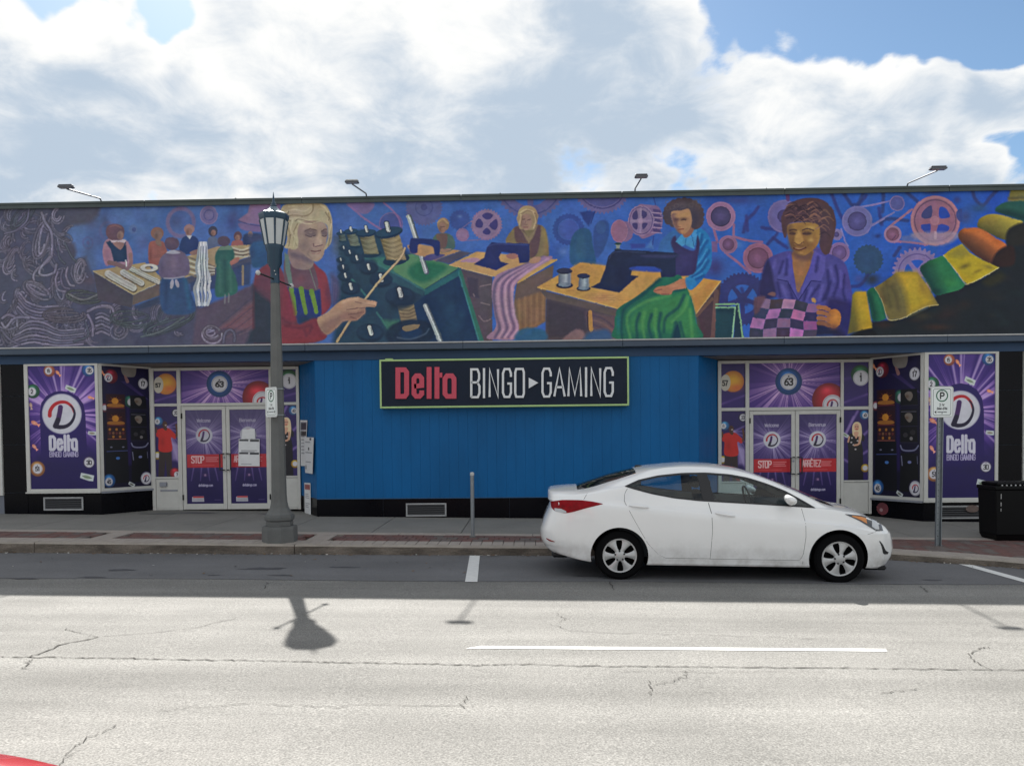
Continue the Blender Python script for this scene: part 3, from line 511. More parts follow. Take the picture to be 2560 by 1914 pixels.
    c.stroke([(945, 610), (1020, 628), (1085, 655)], 40, (134, 106, 112), 1); c.stroke([(1125, 540), (1130, 620), (1100, 660)], 34, (150, 118, 124), 1); c.stroke([(1090, 590), (1092, 640)], 12, (210, 205, 200), 1)
    # worker from behind and the green dress
    c.poly([(1400, 735), (1590, 735), (1650, 860), (1690, 1020), (1560, 1060), (1400, 1020)], (58, 88, 134), 1, True, 4); c.stroke([(1600, 760), (1640, 1000)], 30, (52, 110, 150), .6, soft=6); c.stroke([(1440, 780), (1430, 1010)], 30, (50, 74, 118), .6, soft=6)
    c.poly([(1368, 650), (1395, 560), (1480, 505), (1570, 512), (1632, 590), (1632, 700), (1560, 735), (1400, 740)], (114, 102, 132), 1, True, 2); c.blob(1500, 620, 40, 90, (136, 120, 146), .6); c.blob(1400, 650, 25, 80, (92, 84, 116), .7); c.poly([(1430, 525), (1490, 500), (1560, 525), (1500, 535)], (168, 168, 186), .9, True); c.ell(1485, 445, 64, 58, (98, 82, 108), 1); c.blob(1470, 420, 40, 30, (118, 98, 116), .6)
    c.stroke([(1420, 745), (1500, 745), (1590, 730)], 14, (150, 150, 170), .9); c.ell(1485, 795, 16, 42, (160, 160, 178), 1, .15); c.ell(1530, 790, 16, 38, (160, 160, 178), 1, -.3)
    c.poly([(1858, 560), (1890, 490), (1950, 450), (2010, 490), (2025, 560), (1990, 640), (2035, 720), (2050, 860), (1950, 900), (1860, 890), (1870, 700)], (56, 108, 102), 1, True, 3); c.poly([(1890, 500), (1950, 445), (2010, 495), (1950, 500)], (116, 144, 122), .9, True); c.ell(1935, 425, 55, 45, (96, 84, 104), 1)
    for x in (1895, 1940, 1985): c.stroke([(x, 600), (x + 8, 860)], 22, (76, 128, 118) if x != 1940 else (44, 88, 92), .6, soft=5)
    c.stroke([(1945, 890), (1942, 960)], 14, (130, 130, 140), .7); c.stroke([(1978, 880), (1975, 950)], 14, (130, 130, 140), .7); c.poly([(1990, 600), (2060, 560), (2060, 600), (2000, 630)], (172, 118, 108), .9, True)
    for k, (dx, col) in enumerate(((-40, (150, 158, 168)), (-22, (206, 210, 214)), (0, (170, 178, 188)), (20, (210, 214, 218)), (42, (188, 194, 202)))):
        c.stroke([(1752 + dx * .6, 440), (1750 + dx + 8 * math.sin(k), 560), (1748 + dx * 1.1 - 8, 660), (1752 + dx * 1.2 + 8, 740), (1746 + dx * 1.5 - 6, 830), (1752 + dx * 1.5, 900), (1748 + dx * 1.1, 975)], 24, col, 1)
    for dx in (-14, 8, 32): c.stroke([(1750 + dx, 470), (1746 + dx, 600), (1752 + dx, 720), (1742 + dx * 1.4, 840), (1748 + dx, 950)], 6, (66, 80, 104), .8)
    # ---- fair-haired woman with the yarn
    c.frame(480, 480, 4.135)
    c.poly([(600, 560), (700, 480), (830, 470), (860, 700), (800, 760), (640, 780), (610, 690)], (50, 92, 138), 1, True, 4); c.blob(720, 560, 60, 70, (58, 104, 150), .6); c.poly([(560, 430), (760, 430), (760, 500), (600, 520)], (66, 78, 118), .8, soft=5); c.blob(620, 640, 40, 110, (62, 74, 112), .5)
    c.poly([(640, 940), (690, 810), (790, 740), (900, 760), (1000, 980), (1060, 1200), (1110, 1360), (1290, 1305), (1390, 1480), (1310, 1545), (1150, 1570), (820, 1570), (640, 1570)], (128, 66, 82), 1, True, 3)
    c.poly([(630, 960), (800, 1040), (830, 1200), (830, 1570), (560, 1570), (600, 1440), (640, 1400)], (54, 66, 84), .95, soft=8); c.poly([(650, 900), (760, 850), (860, 960), (830, 1130), (700, 1050), (650, 1000)], (112, 70, 90), .8, True, 8)
    c.poly([(1230, 715), (1310, 780), (1385, 850), (1420, 990), (1435, 1170), (1335, 1270), (1310, 1080), (1270, 900)], (150, 68, 84), 1, True, 3); c.blob(1400, 1050, 40, 120, (108, 60, 90), .7); c.poly([(1430, 850), (1530, 900), (1560, 1080), (1450, 1180), (1430, 1000)], (86, 76, 112), .8, True, 12)
    for k in range(7): c.stroke([(1440 + 18 * k, 900 + 20 * k), (1450 + 17 * k, 1150)], 7, (112, 98, 134), .5)
    c.poly([(955, 700), (1040, 760), (1120, 800), (1215, 780), (1240, 720), (1290, 860), (1310, 1010), (1260, 1030), (985, 985)], (116, 88, 102), 1, True, 2); c.blob(1120, 900, 90, 60, (128, 80, 92), .7)
    c.stroke([(1215, 790), (1250, 900), (1285, 1010)], 9, (126, 132, 124), .9); c.poly([(955, 620), (1000, 650), (1040, 950), (1005, 970), (965, 800)], (112, 132, 128), 1, False, 2)
    c.poly([(985, 985), (1100, 992), (1260, 1025), (1325, 1000), (1340, 1250), (1270, 1370), (1110, 1375), (1050, 1250)], (50, 68, 128), 1, False, 3)
    for P in ([(1025, 1000), (1050, 1120), (1065, 1260)], [(1128, 1000), (1150, 1120), (1178, 1250)], [(1235, 1025), (1262, 1130), (1285, 1240)]): c.stroke(P, 52, (112, 146, 72), 1, w2=40)
    for P in ([(1200, 1040), (1225, 1150), (1240, 1260)], [(1085, 1010), (1110, 1150)], [(1310, 1040), (1320, 1200)]): c.stroke(P, 26, (42, 58, 118), .7, soft=4)
    c.blob(1180, 1330, 120, 70, (46, 66, 92), .9); c.poly([(1100, 1370), (1290, 1305), (1390, 1480), (1250, 1540), (940, 1560), (930, 1380)], (146, 62, 76), .9, True, 5)
    for P in ([(960, 1380), (1100, 1400), (1230, 1380)], [(930, 1300), (1010, 1360)], [(1240, 1400), (1210, 1460)], [(1160, 1420), (1180, 1480)]): c.stroke(P, 22, (104, 50, 70), .6, soft=5)
    c.poly([(950, 1000), (1010, 1040), (1080, 1330), (940, 1280)], (142, 60, 78), .8, True, 6)
    # neck, face
    c.poly([(990, 600), (1060, 560), (1240, 690), (1250, 760), (1200, 800), (1110, 800), (1030, 760)], (156, 132, 128), 1, True, 2); c.poly([(1010, 610), (1150, 650), (1250, 700), (1235, 740), (1130, 700), (1020, 670)], (118, 104, 116), .8, True, 8)
    c.poly([(1070, 340), (1180, 290), (1330, 295), (1395, 360), (1400, 450), (1380, 560), (1350, 670), (1290, 718), (1235, 700), (1150, 640), (1075, 560), (1085, 450)], (172, 146, 132), 1, True, 2)
    c.blob(1150, 560, 90, 90, (140, 118, 116), .75); c.blob(1110, 420, 50, 110, (150, 126, 122), .6); c.blob(1260, 350, 100, 40, (188, 164, 144), .7); c.blob(1310, 660, 40, 30, (184, 158, 142), .6)
    c.ell(1225, 425, 62, 36, (116, 98, 104), .95, .05, soft=7); c.blob(1180, 480, 40, 60, (140, 116, 114), .6); c.stroke([(1165, 405), (1220, 385), (1285, 395)], 13, (112, 92, 92), .9); c.stroke([(1175, 445), (1225, 462), (1275, 448)], 8, (86, 70, 80), .9); c.blob(1225, 420, 40, 14, (158, 134, 126), .7)
    c.ell(1368, 425, 34, 34, (126, 108, 112), .9, soft=5); c.stroke([(1340, 410), (1365, 388), (1392, 385)], 12, (112, 92, 92), .9); c.stroke([(1345, 450), (1370, 460), (1390, 448)], 8, (86, 70, 80), .9)
    c.poly([(1310, 400), (1335, 460), (1340, 520), (1300, 560), (1265, 550), (1290, 480)], (186, 160, 142), .9, True, 4); c.stroke([(1255, 535), (1262, 562), (1300, 560), (1345, 548)], 12, (124, 98, 100), .85); c.blob(1330, 520, 22, 30, (196, 172, 152), .7)
    c.stroke([(1232, 608), (1278, 615), (1330, 604)], 12, (122, 84, 88), .95); c.stroke([(1240, 634), (1290, 640), (1320, 630)], 9, (166, 120, 116), .8); c.stroke([(1215, 600), (1195, 640), (1240, 690)], 12, (134, 112, 112), .6, soft=4)
    c.poly([(905, 250), (945, 140), (1100, 118), (1330, 118), (1405, 165), (1446, 270), (1452, 400), (1440, 520), (1385, 588), (1362, 590), (1400, 500), (1405, 420), (1390, 340), (1300, 300), (1180, 300), (1105, 345), (1090, 430), (1100, 520), (1078, 590), (1000, 585), (955, 570), (985, 480), (960, 390), (900, 330)], (186, 170, 140), 1, True, 2)
    for P, q in (([(950, 220), (1050, 180), (1160, 200), (1220, 160)], 0), ([(940, 260), (1060, 240), (1180, 250), (1240, 200), (1260, 140)], 1), ([(960, 300), (1060, 270), (1200, 290), (1320, 280)], 0), ([(1250, 130), (1240, 210), (1130, 260)], 1), ([(1330, 130), (1400, 200), (1430, 320)], 0), ([(1410, 220), (1435, 350), (1430, 480)], 1), ([(1380, 210), (1415, 270), (1410, 290)], 2), ([(1090, 330), (1050, 420), (1060, 500), (1085, 560)], 1),
                 ([(1040, 290), (1020, 390), (1060, 470), (1050, 570)], 0), ([(980, 330), (1010, 420), (990, 520)], 1), ([(1100, 300), (1200, 330), (1330, 300)], 0), ([(1070, 300), (1110, 280), (1250, 320)], 2), ([(1425, 480), (1410, 560)], 2), ([(1000, 150), (1110, 140), (1240, 135)], 0), ([(1000, 200), (980, 260), (1020, 300)], 2), ([(1020, 440), (1000, 560)], 2), ([(1440, 330), (1420, 430)], 0)):
        c.stroke(P, (17, 13, 8)[q], ((206, 192, 160), (146, 128, 102), (112, 96, 84))[q], .8, soft=1.6, w2=4)
    # ---- spooling machine
    c.frame(820, 480, 3.687)
    c.poly([(60, 420), (140, 380), (300, 350), (480, 400), (740, 560), (1210, 700), (1450, 1420), (40, 1420), (110, 900), (90, 600)], (46, 76, 100), 1, False, 10)
    for i in range(30): c.blob(RNG.uniform(80, 1300), RNG.uniform(500, 1350), RNG.uniform(40, 120), RNG.uniform(40, 120), (38, 62, 94) if i % 2 else (56, 96, 112), .4)
    c.blob(70, 480, 60, 160, (96, 108, 138), .7); c.poly([(330, 610), (500, 560), (640, 720), (890, 900), (880, 960), (600, 830), (360, 690)], (52, 92, 108), 1, False, 3); c.poly([(330, 610), (520, 600), (620, 740), (560, 730)], (64, 122, 114), .9, soft=4)
    c.poly([(560, 640), (770, 570), (1215, 695), (888, 895), (620, 745)], (92, 142, 108), 1, False, 2); c.poly([(740, 720), (820, 650), (990, 650), (1090, 690), (1030, 760), (890, 830), (780, 800)], (44, 116, 92), .95, True, 8); c.blob(640, 720, 60, 40, (104, 146, 110), .6)
    c.poly([(888, 900), (1215, 705), (1215, 770), (890, 955)], (48, 108, 118), 1); c.poly([(890, 955), (1205, 775), (1400, 1420), (560, 1420), (700, 1100)], (34, 64, 100), 1, False, 3)
    for i in range(12): c.blob(RNG.uniform(900, 1300), RNG.uniform(950, 1350), RNG.uniform(40, 90), RNG.uniform(40, 110), (28, 54, 92) if i % 2 else (44, 80, 114), .5)
    c.poly([(1205, 705), (1250, 730), (1460, 1420), (1400, 1420), (1215, 770)], (58, 116, 106), 1, False, 2); c.stroke([(1205, 740), (1400, 1400)], 14, (66, 134, 142), .8)
    for P in ([(350, 615), (600, 740), (890, 905)], [(190, 770), (280, 870), (360, 970)], [(450, 1110), (540, 1240), (640, 1400)]): c.stroke(P, 18, (66, 124, 126), .8)
    c.poly([(500, 1180), (660, 1180), (640, 1290), (560, 1290)], (70, 130, 108), .8, soft=8); c.poly([(270, 640), (420, 620), (450, 730), (280, 720)], (40, 64, 92), .8, True, 6)
    def spool(x, y, rx, ry, h, dx, rot, body=(146, 136, 108), lines=9):
        c.ell(x + dx, y + h, rx * .95, ry, (36, 66, 90), 1, rot); c.poly([(x - rx * .72, y), (x + rx * .72, y), (x + dx + rx * .7, y + h), (x + dx - rx * .7, y + h)], body, 1, False, 2, np.array(body) * .6, ((x + rx * .3, y), (x - rx * .7, y)))
        for k in range(lines): t = (k + .5) / lines; c.stroke([(x + dx * t - rx * .66, y + h * t), (x + dx * t, y + h * t + ry * .5), (x + dx * t + rx * .66, y + h * t - ry * .1)], 5, np.array(body) * (.66 if k % 2 else 1.2), .6)
        c.ell(x, y, rx, ry, (34, 62, 90), 1, rot); c.ell(x, y - ry * .18, rx * .92, ry * .74, (50, 84, 112), .8, rot)
    def peg(x, y, l, w): c.stroke([(x - l * .12, y - l * .4), (x + l * .12, y + l * .4)], w * 1.5, (30, 46, 70), .8); c.stroke([(x - l * .12, y - l * .4), (x + l * .12, y + l * .4)], w, (196, 202, 200), 1); c.stroke([(x + l * .1, y - l * .3), (x + l * .22, y + l * .4)], w * .3, (110, 120, 130), .8)
    spool(120, 380, 42, 16, 70, 20, -.1, (86, 104, 106), 3); spool(212, 365, 66, 28, 130, 40, -.1, (112, 122, 112), 5); spool(350, 380, 96, 36, 190, 52, -.1, (140, 136, 112), 8); spool(560, 375, 130, 50, 250, 70, -.2, (158, 144, 112), 12)
    peg(120, 365, 22, 12); peg(213, 342, 36, 18); peg(353, 340, 52, 24); peg(550, 320, 88, 34)
    for x, y, r in ((145, 512, 36), (200, 552, 46), (118, 620, 36), (265, 606, 62), (142, 690, 50), (375, 690, 80), (160, 768, 60), (490, 790, 100), (210, 870, 86), (665, 940, 130), (390, 1275, 120)):
        c.ell(x, y + r * .2, r * 1.05, r * .72, (34, 56, 82), .95, soft=3); c.ell(x - r * .05, y + r * .1, r * .95, r * .55, (46, 74, 102), .6, soft=3); peg(x, y, r * .62, r * .3)
    c.poly([(640, 1050), (790, 1035), (835, 1235), (760, 1275), (690, 1262)], (134, 120, 98), 1, False, 2)
    for k in range(12): c.stroke([(650 + 4 * k, 1065 + 17 * k), (740, 1075 + 16 * k), (795 + 3 * k, 1050 + 16 * k)], 6, (98, 88, 78) if k % 2 else (160, 144, 114), .7)
    c.ell(760, 1300, 168, 90, (32, 52, 78), .9, -.1, ring=70, soft=4); c.poly([(690, 1240), (835, 1215), (825, 1255), (720, 1285)], (134, 120, 98), 1, True); c.stroke([(640, 1340), (760, 1355), (890, 1310), (930, 1260)], 12, (92, 112, 136), .7, soft=3); c.ell(700, 1010, 140, 60, (36, 58, 84), .8, -.35, soft=6); peg(665, 925, 75, 36)
    for P in ([(740, 225), (820, 470), (900, 735)], [(893, 1045), (960, 1200), (1030, 1370)]):
        c.stroke([(p[0] + 10, p[1] + 4) for p in P], 44, (84, 98, 112), 1); c.stroke(P, 34, (158, 170, 176), 1); c.stroke([(p[0] + 6, p[1]) for p in P], 10, (206, 214, 214), .9)
    # hand and stick
    c.frame(480, 480, 4.135)
    c.stroke([(1500, 1550), (1590, 1400), (1650, 1310)], 30, (110, 98, 88), .8); c.stroke([(1500, 1545), (1590, 1395), (1650, 1305)], 22, (182, 162, 128), 1); c.stroke([(1760, 1150), (1950, 910), (2150, 690), (2200, 590)], 28, (104, 96, 92), .7); c.stroke([(1760, 1145), (1950, 905), (2150, 685), (2200, 580)], 20, (190, 172, 138), 1)
    c.poly([(1292, 1322), (1400, 1240), (1500, 1150), (1580, 1105), (1700, 1085), (1800, 1110), (1895, 1128), (1908, 1160), (1890, 1188), (1800, 1190), (1790, 1250), (1740, 1300), (1690, 1328), (1570, 1335), (1500, 1400), (1385, 1472)], (188, 150, 126), 1, True, 2)
    c.poly([(1320, 1370), (1480, 1290), (1600, 1240), (1700, 1240), (1780, 1200), (1780, 1260), (1690, 1325), (1570, 1335), (1500, 1400), (1385, 1470)], (152, 116, 106), .8, True, 8)
    for P in ([(1600, 1215), (1700, 1205), (1790, 1195)], [(1620, 1265), (1700, 1255), (1775, 1240)], [(1700, 1310), (1640, 1290)], [(1690, 1135), (1760, 1150), (1890, 1175)]): c.stroke(P, 9, (118, 88, 86), .7, soft=1.5)
    c.stroke([(1560, 1140), (1640, 1110), (1710, 1105)], 24, (206, 172, 144), .7, soft=4); c.stroke([(1770, 1150), (1880, 1155)], 30, (200, 164, 138), .8, soft=3)
    # ---- seamstresses
    c.frame(820, 480, 3.687)
    c.poly([(730, 490), (830, 478), (960, 500), (1225, 540), (980, 632), (760, 560)], (184, 146, 108), 1, False, 2); c.poly([(985, 630), (1225, 545), (1330, 560), (1120, 660)], (92, 86, 104), .9, soft=3)
    c.poly([(965, 470), (985, 400), (1040, 380), (1110, 385), (1165, 430), (1165, 520), (1060, 560), (1030, 540)], (84, 112, 108), 1, True, 2); c.poly([(1000, 390), (1060, 380), (1100, 400), (1090, 500), (1030, 520), (1010, 450)], (118, 92, 92), .9, True, 3); c.ell(1062, 300, 56, 64, (148, 124, 106), 1); c.ell(1055, 330, 36, 48, (156, 124, 112), 1); c.blob(1035, 340, 22, 40, (106, 86, 92), .7); c.stroke([(1040, 322), (1075, 320)], 8, (92, 74, 80), .7); c.stroke([(1010, 280), (1060, 250), (1105, 290)], 14, (176, 152, 124), .8)
    c.poly([(1030, 525), (1140, 525), (1060, 560)], (168, 132, 118), .9, True); c.poly([(890, 600), (960, 570), (1080, 580), (980, 625), (900, 630)], (84, 84, 140), .95, True, 2)
    c.poly([(755, 550), (760, 440), (800, 425), (985, 440), (1030, 470), (1025, 580), (985, 575), (960, 500), (840, 480), (820, 560)], (42, 58, 116), 1, True, 2)
    # table two
    c.poly([(1120, 670), (1370, 548), (1600, 570), (2110, 622), (1755, 838), (1515, 775)], (196, 156, 110), 1, False, 2); c.poly([(1225, 705), (1515, 782), (1515, 1380), (1440, 1380)], (96, 86, 98), 1, False, 2); c.poly([(1740, 842), (2080, 672), (2070, 790), (2010, 900), (2005, 1190), (1760, 1330), (1700, 1100)], (116, 98, 94), 1, False, 2); c.poly([(1730, 1000), (2005, 900), (2005, 1190), (1760, 1330)], (150, 116, 88), .85, False, 6)
    for k in range(9): c.stroke([(1760 + 28 * k, 980 - 8 * k), (1770 + 26 * k, 1290 - 14 * k)], 9, (122, 92, 76) if k % 2 else (172, 134, 98), .5, soft=2)
    c.stroke([(1750, 836), (2108, 624)], 12, (206, 168, 104), .9, smooth=False); c.stroke([(1122, 672), (1515, 776)], 9, (222, 180, 118), .9, smooth=False)
    c.poly([(1215, 640), (1330, 605), (1400, 620), (1360, 650)], (182, 140, 162), .95, True); c.poly([(1640, 590), (1700, 560), (1760, 590), (1700, 620)], (164, 116, 112), .9, True)
    for P in ([(1280, 780), (1380, 800), (1390, 980), (1300, 960)],): c.poly(P, (76, 72, 92), .9, soft=4)
    for P in ([(1400, 870), (1500, 850)], [(1390, 1140), (1440, 1190), (1500, 1170)], [(1410, 1020), (1490, 1040)], [(1340, 940), (1350, 960)]): c.stroke(P, 12, (146, 128, 134), .7)
    c.poly([(1760, 1340), (1900, 1270), (2010, 1290), (2000, 1400), (1740, 1400)], (52, 100, 138), .9, True, 5)
    # woman two
    c.poly([(1640, 470), (1700, 345), (1780, 310), (1940, 300), (2005, 350), (2030, 500), (2030, 600), (1930, 640), (1850, 600), (1840, 480)], (134, 118, 92), 1, True, 2); c.poly([(1720, 330), (1790, 330), (1850, 420), (1930, 310), (1965, 340), (1930, 560), (1860, 600), (1850, 480), (1740, 470)], (104, 80, 88), 1, True, 3); c.poly([(1770, 330), (1850, 420), (1930, 310), (1900, 400), (1850, 480)], (150, 130, 104), .9, False, 3)
    c.ell(1840, 205, 90, 80, (176, 152, 120), 1); c.poly([(1752, 210), (1760, 320), (1790, 345), (1900, 345), (1925, 280), (1928, 200)], (168, 144, 116), 1, True, 2); c.ell(1825, 275, 56, 76, (172, 138, 122), 1); c.blob(1795, 290, 28, 60, (132, 104, 102), .6); c.stroke([(1785, 255), (1815, 250)], 8, (104, 82, 80), .8); c.stroke([(1840, 255), (1870, 252)], 8, (104, 82, 80), .8); c.stroke([(1825, 265), (1815, 300), (1835, 305)], 8, (140, 108, 102), .7); c.stroke([(1805, 325), (1845, 325)], 8, (136, 90, 90), .8)
    for P in ([(1770, 190), (1830, 160), (1900, 190)], [(1890, 180), (1915, 260), (1895, 330)], [(1780, 210), (1765, 300)]): c.stroke(P, 13, (202, 180, 146), .7); c.stroke([(p[0] + 14, p[1] + 12) for p in P], 9, (132, 110, 94), .6)
    c.stroke([(1990, 380), (2015, 500), (1960, 580)], 44, (150, 132, 96), .7, soft=6)
    c.poly([(1345, 665), (1440, 605), (1465, 510), (1510, 462), (1560, 470), (1855, 478), (1860, 650), (1765, 655), (1750, 575), (1600, 552), (1575, 600), (1590, 640), (1665, 660), (1550, 722)], (46, 56, 112), 1, False, 2); c.stroke([(1480, 500), (1560, 480), (1840, 490)], 12, (68, 82, 140), .7)
    # pink cloth
    c.poly([(2045, 588), (1960, 620), (1800, 668), (1600, 740), (1530, 800), (1508, 920), (1530, 1100), (1548, 1240), (1460, 1340), (1560, 1360), (1700, 1362), (1758, 1320), (1755, 1240), (1715, 1100), (1705, 940), (1740, 840), (1850, 740), (2055, 622)], (164, 132, 156), 1, True, 2)
    for k, (a, q) in enumerate(((0, (112, 98, 130)), (38, (188, 150, 174)), (72, (124, 102, 136)), (104, (200, 160, 184)), (136, (130, 104, 138)), (168, (198, 158, 182)))):
        c.stroke([(1985 + a * .25, 600 + a * .08), (1800 + a * .3, 680 + a * .28), (1590 + a * .75, 790 + a * .25), (1530 + a, 920), (1548 + a * .98, 1120), (1580 + a, 1250), (1540 + a * .9, 1340)], 25, q, .9, soft=4)
    c.poly([(1850, 640), (1900, 600), (1960, 600), (1950, 640), (1890, 660)], (178, 138, 120), 1, True)
    # woman three with the big machine
    c.frame(1300, 470, 3.95)
    c.poly([(260, 1060), (700, 1180), (965, 1190), (960, 1500), (250, 1500)], (92, 82, 92), 1, False, 3); c.poly([(190, 1000), (960, 1195), (955, 1270), (260, 1090)], (104, 92, 92), 1, False, 2); c.poly([(600, 1200), (940, 1280), (960, 1500), (720, 1500)], (112, 90, 100), .9, False, 6)
    for k in range(4): c.stroke([(700, 1250 + 45 * k), (820, 1290 + 50 * k), (930, 1380 + 40 * k)], 16, (136, 106, 106) if k % 2 else (86, 74, 96), .7, soft=3)
    c.poly([(270, 1110), (640, 1200), (660, 1400), (520, 1480), (270, 1480)], (72, 66, 80), .9, False, 8); c.stroke([(692, 1225), (700, 1400)], 40, (188, 142, 88), 1); c.stroke([(668, 1230), (672, 1400)], 14, (72, 58, 66), .8); c.poly([(420, 1500), (560, 1390), (640, 1440), (600, 1500)], (140, 112, 116), .9, True, 4); c.poly([(700, 1420), (860, 1400), (900, 1500), (640, 1500)], (54, 100, 150), .8, True, 8); c.poly([(-40, 1500), (0, 1400), (140, 1380), (250, 1420), (250, 1500)], (52, 102, 140), .9, True, 5)
    c.poly([(1735, 1245), (1985, 930), (1930, 1500), (1765, 1500)], (84, 66, 76), 1, False, 2); c.stroke([(1940, 1020), (1905, 1480)], 46, (112, 86, 86), 1); c.stroke([(1745, 1260), (1900, 1090)], 30, (122, 94, 84), .9)
    c.poly([(172, 977), (600, 733), (860, 768), (1400, 825), (1985, 918), (1735, 1242), (1690, 1080), (1560, 1000), (965, 1192)], (204, 158, 92), 1, False, 2); c.poly([(600, 745), (850, 780), (760, 930), (700, 960), (480, 930), (520, 800)], (190, 142, 84), .7, True, 10); c.blob(800, 1080, 200, 70, (196, 142, 104), .7); c.poly([(1700, 1080), (1870, 920), (1975, 930), (1740, 1230)], (196, 142, 80), .8, False, 8)
    for k in range(14): c.stroke([(250 + 50 * k, 960 + 12 * k), (420 + 55 * k, 990 + 10 * k)], 6, (222, 180, 108) if k % 2 else (168, 120, 78), .5, soft=2)
    c.stroke([(174, 980), (965, 1188), (1100, 1110)], 10, (226, 184, 104), .8, smooth=False); c.stroke([(1980, 920), (1740, 1238)], 10, (228, 184, 116), .8, smooth=False)
    c.poly([(1375, 560), (1430, 480), (1530, 410), (1570, 420), (1600, 560), (1540, 640), (1380, 640)], (62, 108, 170), 1, True, 3); c.poly([(1700, 420), (1770, 395), (1850, 450), (1892, 560), (1885, 760), (1830, 860), (1770, 940), (1690, 1005), (1640, 960), (1660, 880), (1720, 820), (1750, 640)], (44, 124, 186), 1, True, 2)
    for P in ([(1850, 520), (1800, 600), (1760, 680)], [(1870, 620), (1810, 720), (1740, 800)], [(1860, 720), (1790, 820), (1700, 880)], [(1820, 860), (1740, 900)], [(1800, 460), (1780, 560)]): c.stroke(P, 24, (30, 88, 152), .75, soft=4); c.stroke([(p[0] - 22, p[1] - 14) for p in P], 14, (78, 160, 210), .7, soft=3)
    c.poly([(1490, 540), (1530, 470), (1560, 540), (1640, 600), (1730, 610), (1750, 470), (1775, 560), (1750, 720), (1720, 840), (1600, 870), (1500, 860), (1520, 650)], (60, 58, 106), 1, True, 3); c.blob(1620, 720, 80, 90, (72, 66, 120), .7)
    c.poly([(1535, 530), (1590, 465), (1690, 440), (1745, 400), (1748, 470), (1720, 600), (1690, 590), (1630, 560), (1600, 575)], (80, 152, 204), 1, False, 2); c.stroke([(1640, 500), (1630, 570)], 7, (44, 104, 160), .8); c.stroke([(1690, 450), (1720, 580)], 7, (40, 90, 150), .8)
    c.poly([(1600, 400), (1690, 360), (1720, 400), (1690, 460), (1640, 490), (1610, 470)], (150, 108, 96), 1, True, 2)
    c.poly([(1428, 260), (1455, 160), (1560, 108), (1680, 108), (1780, 180), (1808, 280), (1800, 360), (1740, 410), (1690, 380), (1660, 250), (1520, 240), (1500, 300), (1520, 390), (1470, 360), (1435, 320)], (82, 72, 86), 1, True, 2); [c.ell(1615 + 178 * math.cos(a_), 262 + 142 * math.sin(a_), 30, 28, (80, 70, 84), 1, soft=2) for a_ in np.linspace(2.6, 6.9, 15)]; [c.ell(1600 + RNG.uniform(-150, 170), 160 + RNG.uniform(-30, 60), 22, 18, (104, 92, 98), .5, ring=7, soft=2) for _ in range(16)]; c.blob(1600, 160, 120, 40, (98, 86, 94), .4); c.blob(1740, 300, 50, 80, (66, 60, 80), .7)
    c.poly([(1495, 235), (1590, 222), (1672, 212), (1698, 330), (1665, 420), (1615, 455), (1570, 440), (1525, 380), (1505, 320)], (176, 134, 106), 1, True, 2); c.poly([(1500, 262), (1545, 262), (1560, 380), (1590, 450), (1540, 410), (1508, 330)], (118, 90, 96), .85, True, 5); c.poly([(1530, 265), (1660, 240), (1670, 275), (1560, 300)], (190, 148, 106), .7, True, 5)
    c.blob(1545, 312, 34, 22, (92, 68, 74), .8); c.blob(1615, 306, 42, 18, (100, 72, 70), .85); c.stroke([(1592, 318), (1640, 312)], 7, (70, 54, 62), .8); c.stroke([(1550, 320), (1550, 375), (1585, 385)], 9, (130, 92, 84), .8); c.stroke([(1570, 408), (1615, 405)], 10, (130, 66, 66), .9); c.blob(1640, 370, 30, 30, (190, 140, 108), .6)
    c.poly([(868, 690), (905, 640), (950, 608), (1240, 620), (1535, 640), (1565, 660), (1535, 700), (1540, 940), (1430, 945), (1395, 880), (1385, 820), (1330, 778), (1150, 775), (1105, 810), (1095, 860), (1165, 870), (1060, 960), (980, 1032), (700, 980), (790, 930), (840, 800)], (38, 50, 84), 1, False, 2)
    c.poly([(1220, 660), (1560, 660), (1500, 690), (1240, 685)], (62, 68, 112), .8, True, 4); c.stroke([(880, 700), (950, 630), (1240, 640)], 12, (56, 70, 108), .8); c.blob(1000, 850, 90, 120, (28, 38, 70), .6); c.poly([(1110, 778), (1330, 780), (1385, 830), (1110, 812)], (58, 84, 170), .9, True, 3)
    c.poly([(935, 545), (1000, 545), (985, 575), (985, 605), (950, 605), (950, 575)], (140, 148, 152), 1); c.ell(967, 550, 34, 12, (44, 74, 84), 1); c.ell(967, 608, 34, 10, (44, 60, 90), 1)
    def reel(x, y, rx, h): c.ell(x, y + h, rx * 1.08, rx * .42, (40, 46, 70), 1); c.poly([(x - rx * .8, y), (x + rx * .8, y), (x + rx * .8, y + h), (x - rx * .8, y + h)], (176, 182, 190), 1, False, 1.5, (92, 100, 118), ((x + rx * .2, y), (x - rx * .9, y))); c.ell(x, y + h - rx * .08, rx * .8, rx * .3, (138, 146, 158), 1); c.poly([(x + rx * .35, y), (x + rx * .8, y), (x + rx * .8, y + h), (x + rx * .35, y + h)], (112, 120, 136), .8, soft=5); c.ell(x, y, rx, rx * .4, (46, 50, 76), 1); c.ell(x, y - rx * .06, rx * .9, rx * .3, (62, 66, 96), .9)
    reel(440, 820, 76, 140); reel(628, 868, 62, 125)
    c.poly([(1395, 885), (1300, 960), (1130, 1085), (990, 1170), (945, 1240), (935, 1360), (975, 1500), (1760, 1500), (1740, 1330), (1710, 1150), (1660, 1010), (1580, 860), (1500, 880)], (42, 112, 92), 1, True, 2); c.poly([(1100, 1260), (1300, 1100), (1500, 1060), (1640, 1030), (1700, 1180), (1740, 1480), (1400, 1400), (1100, 1420)], (66, 140, 88), .9, True, 14)
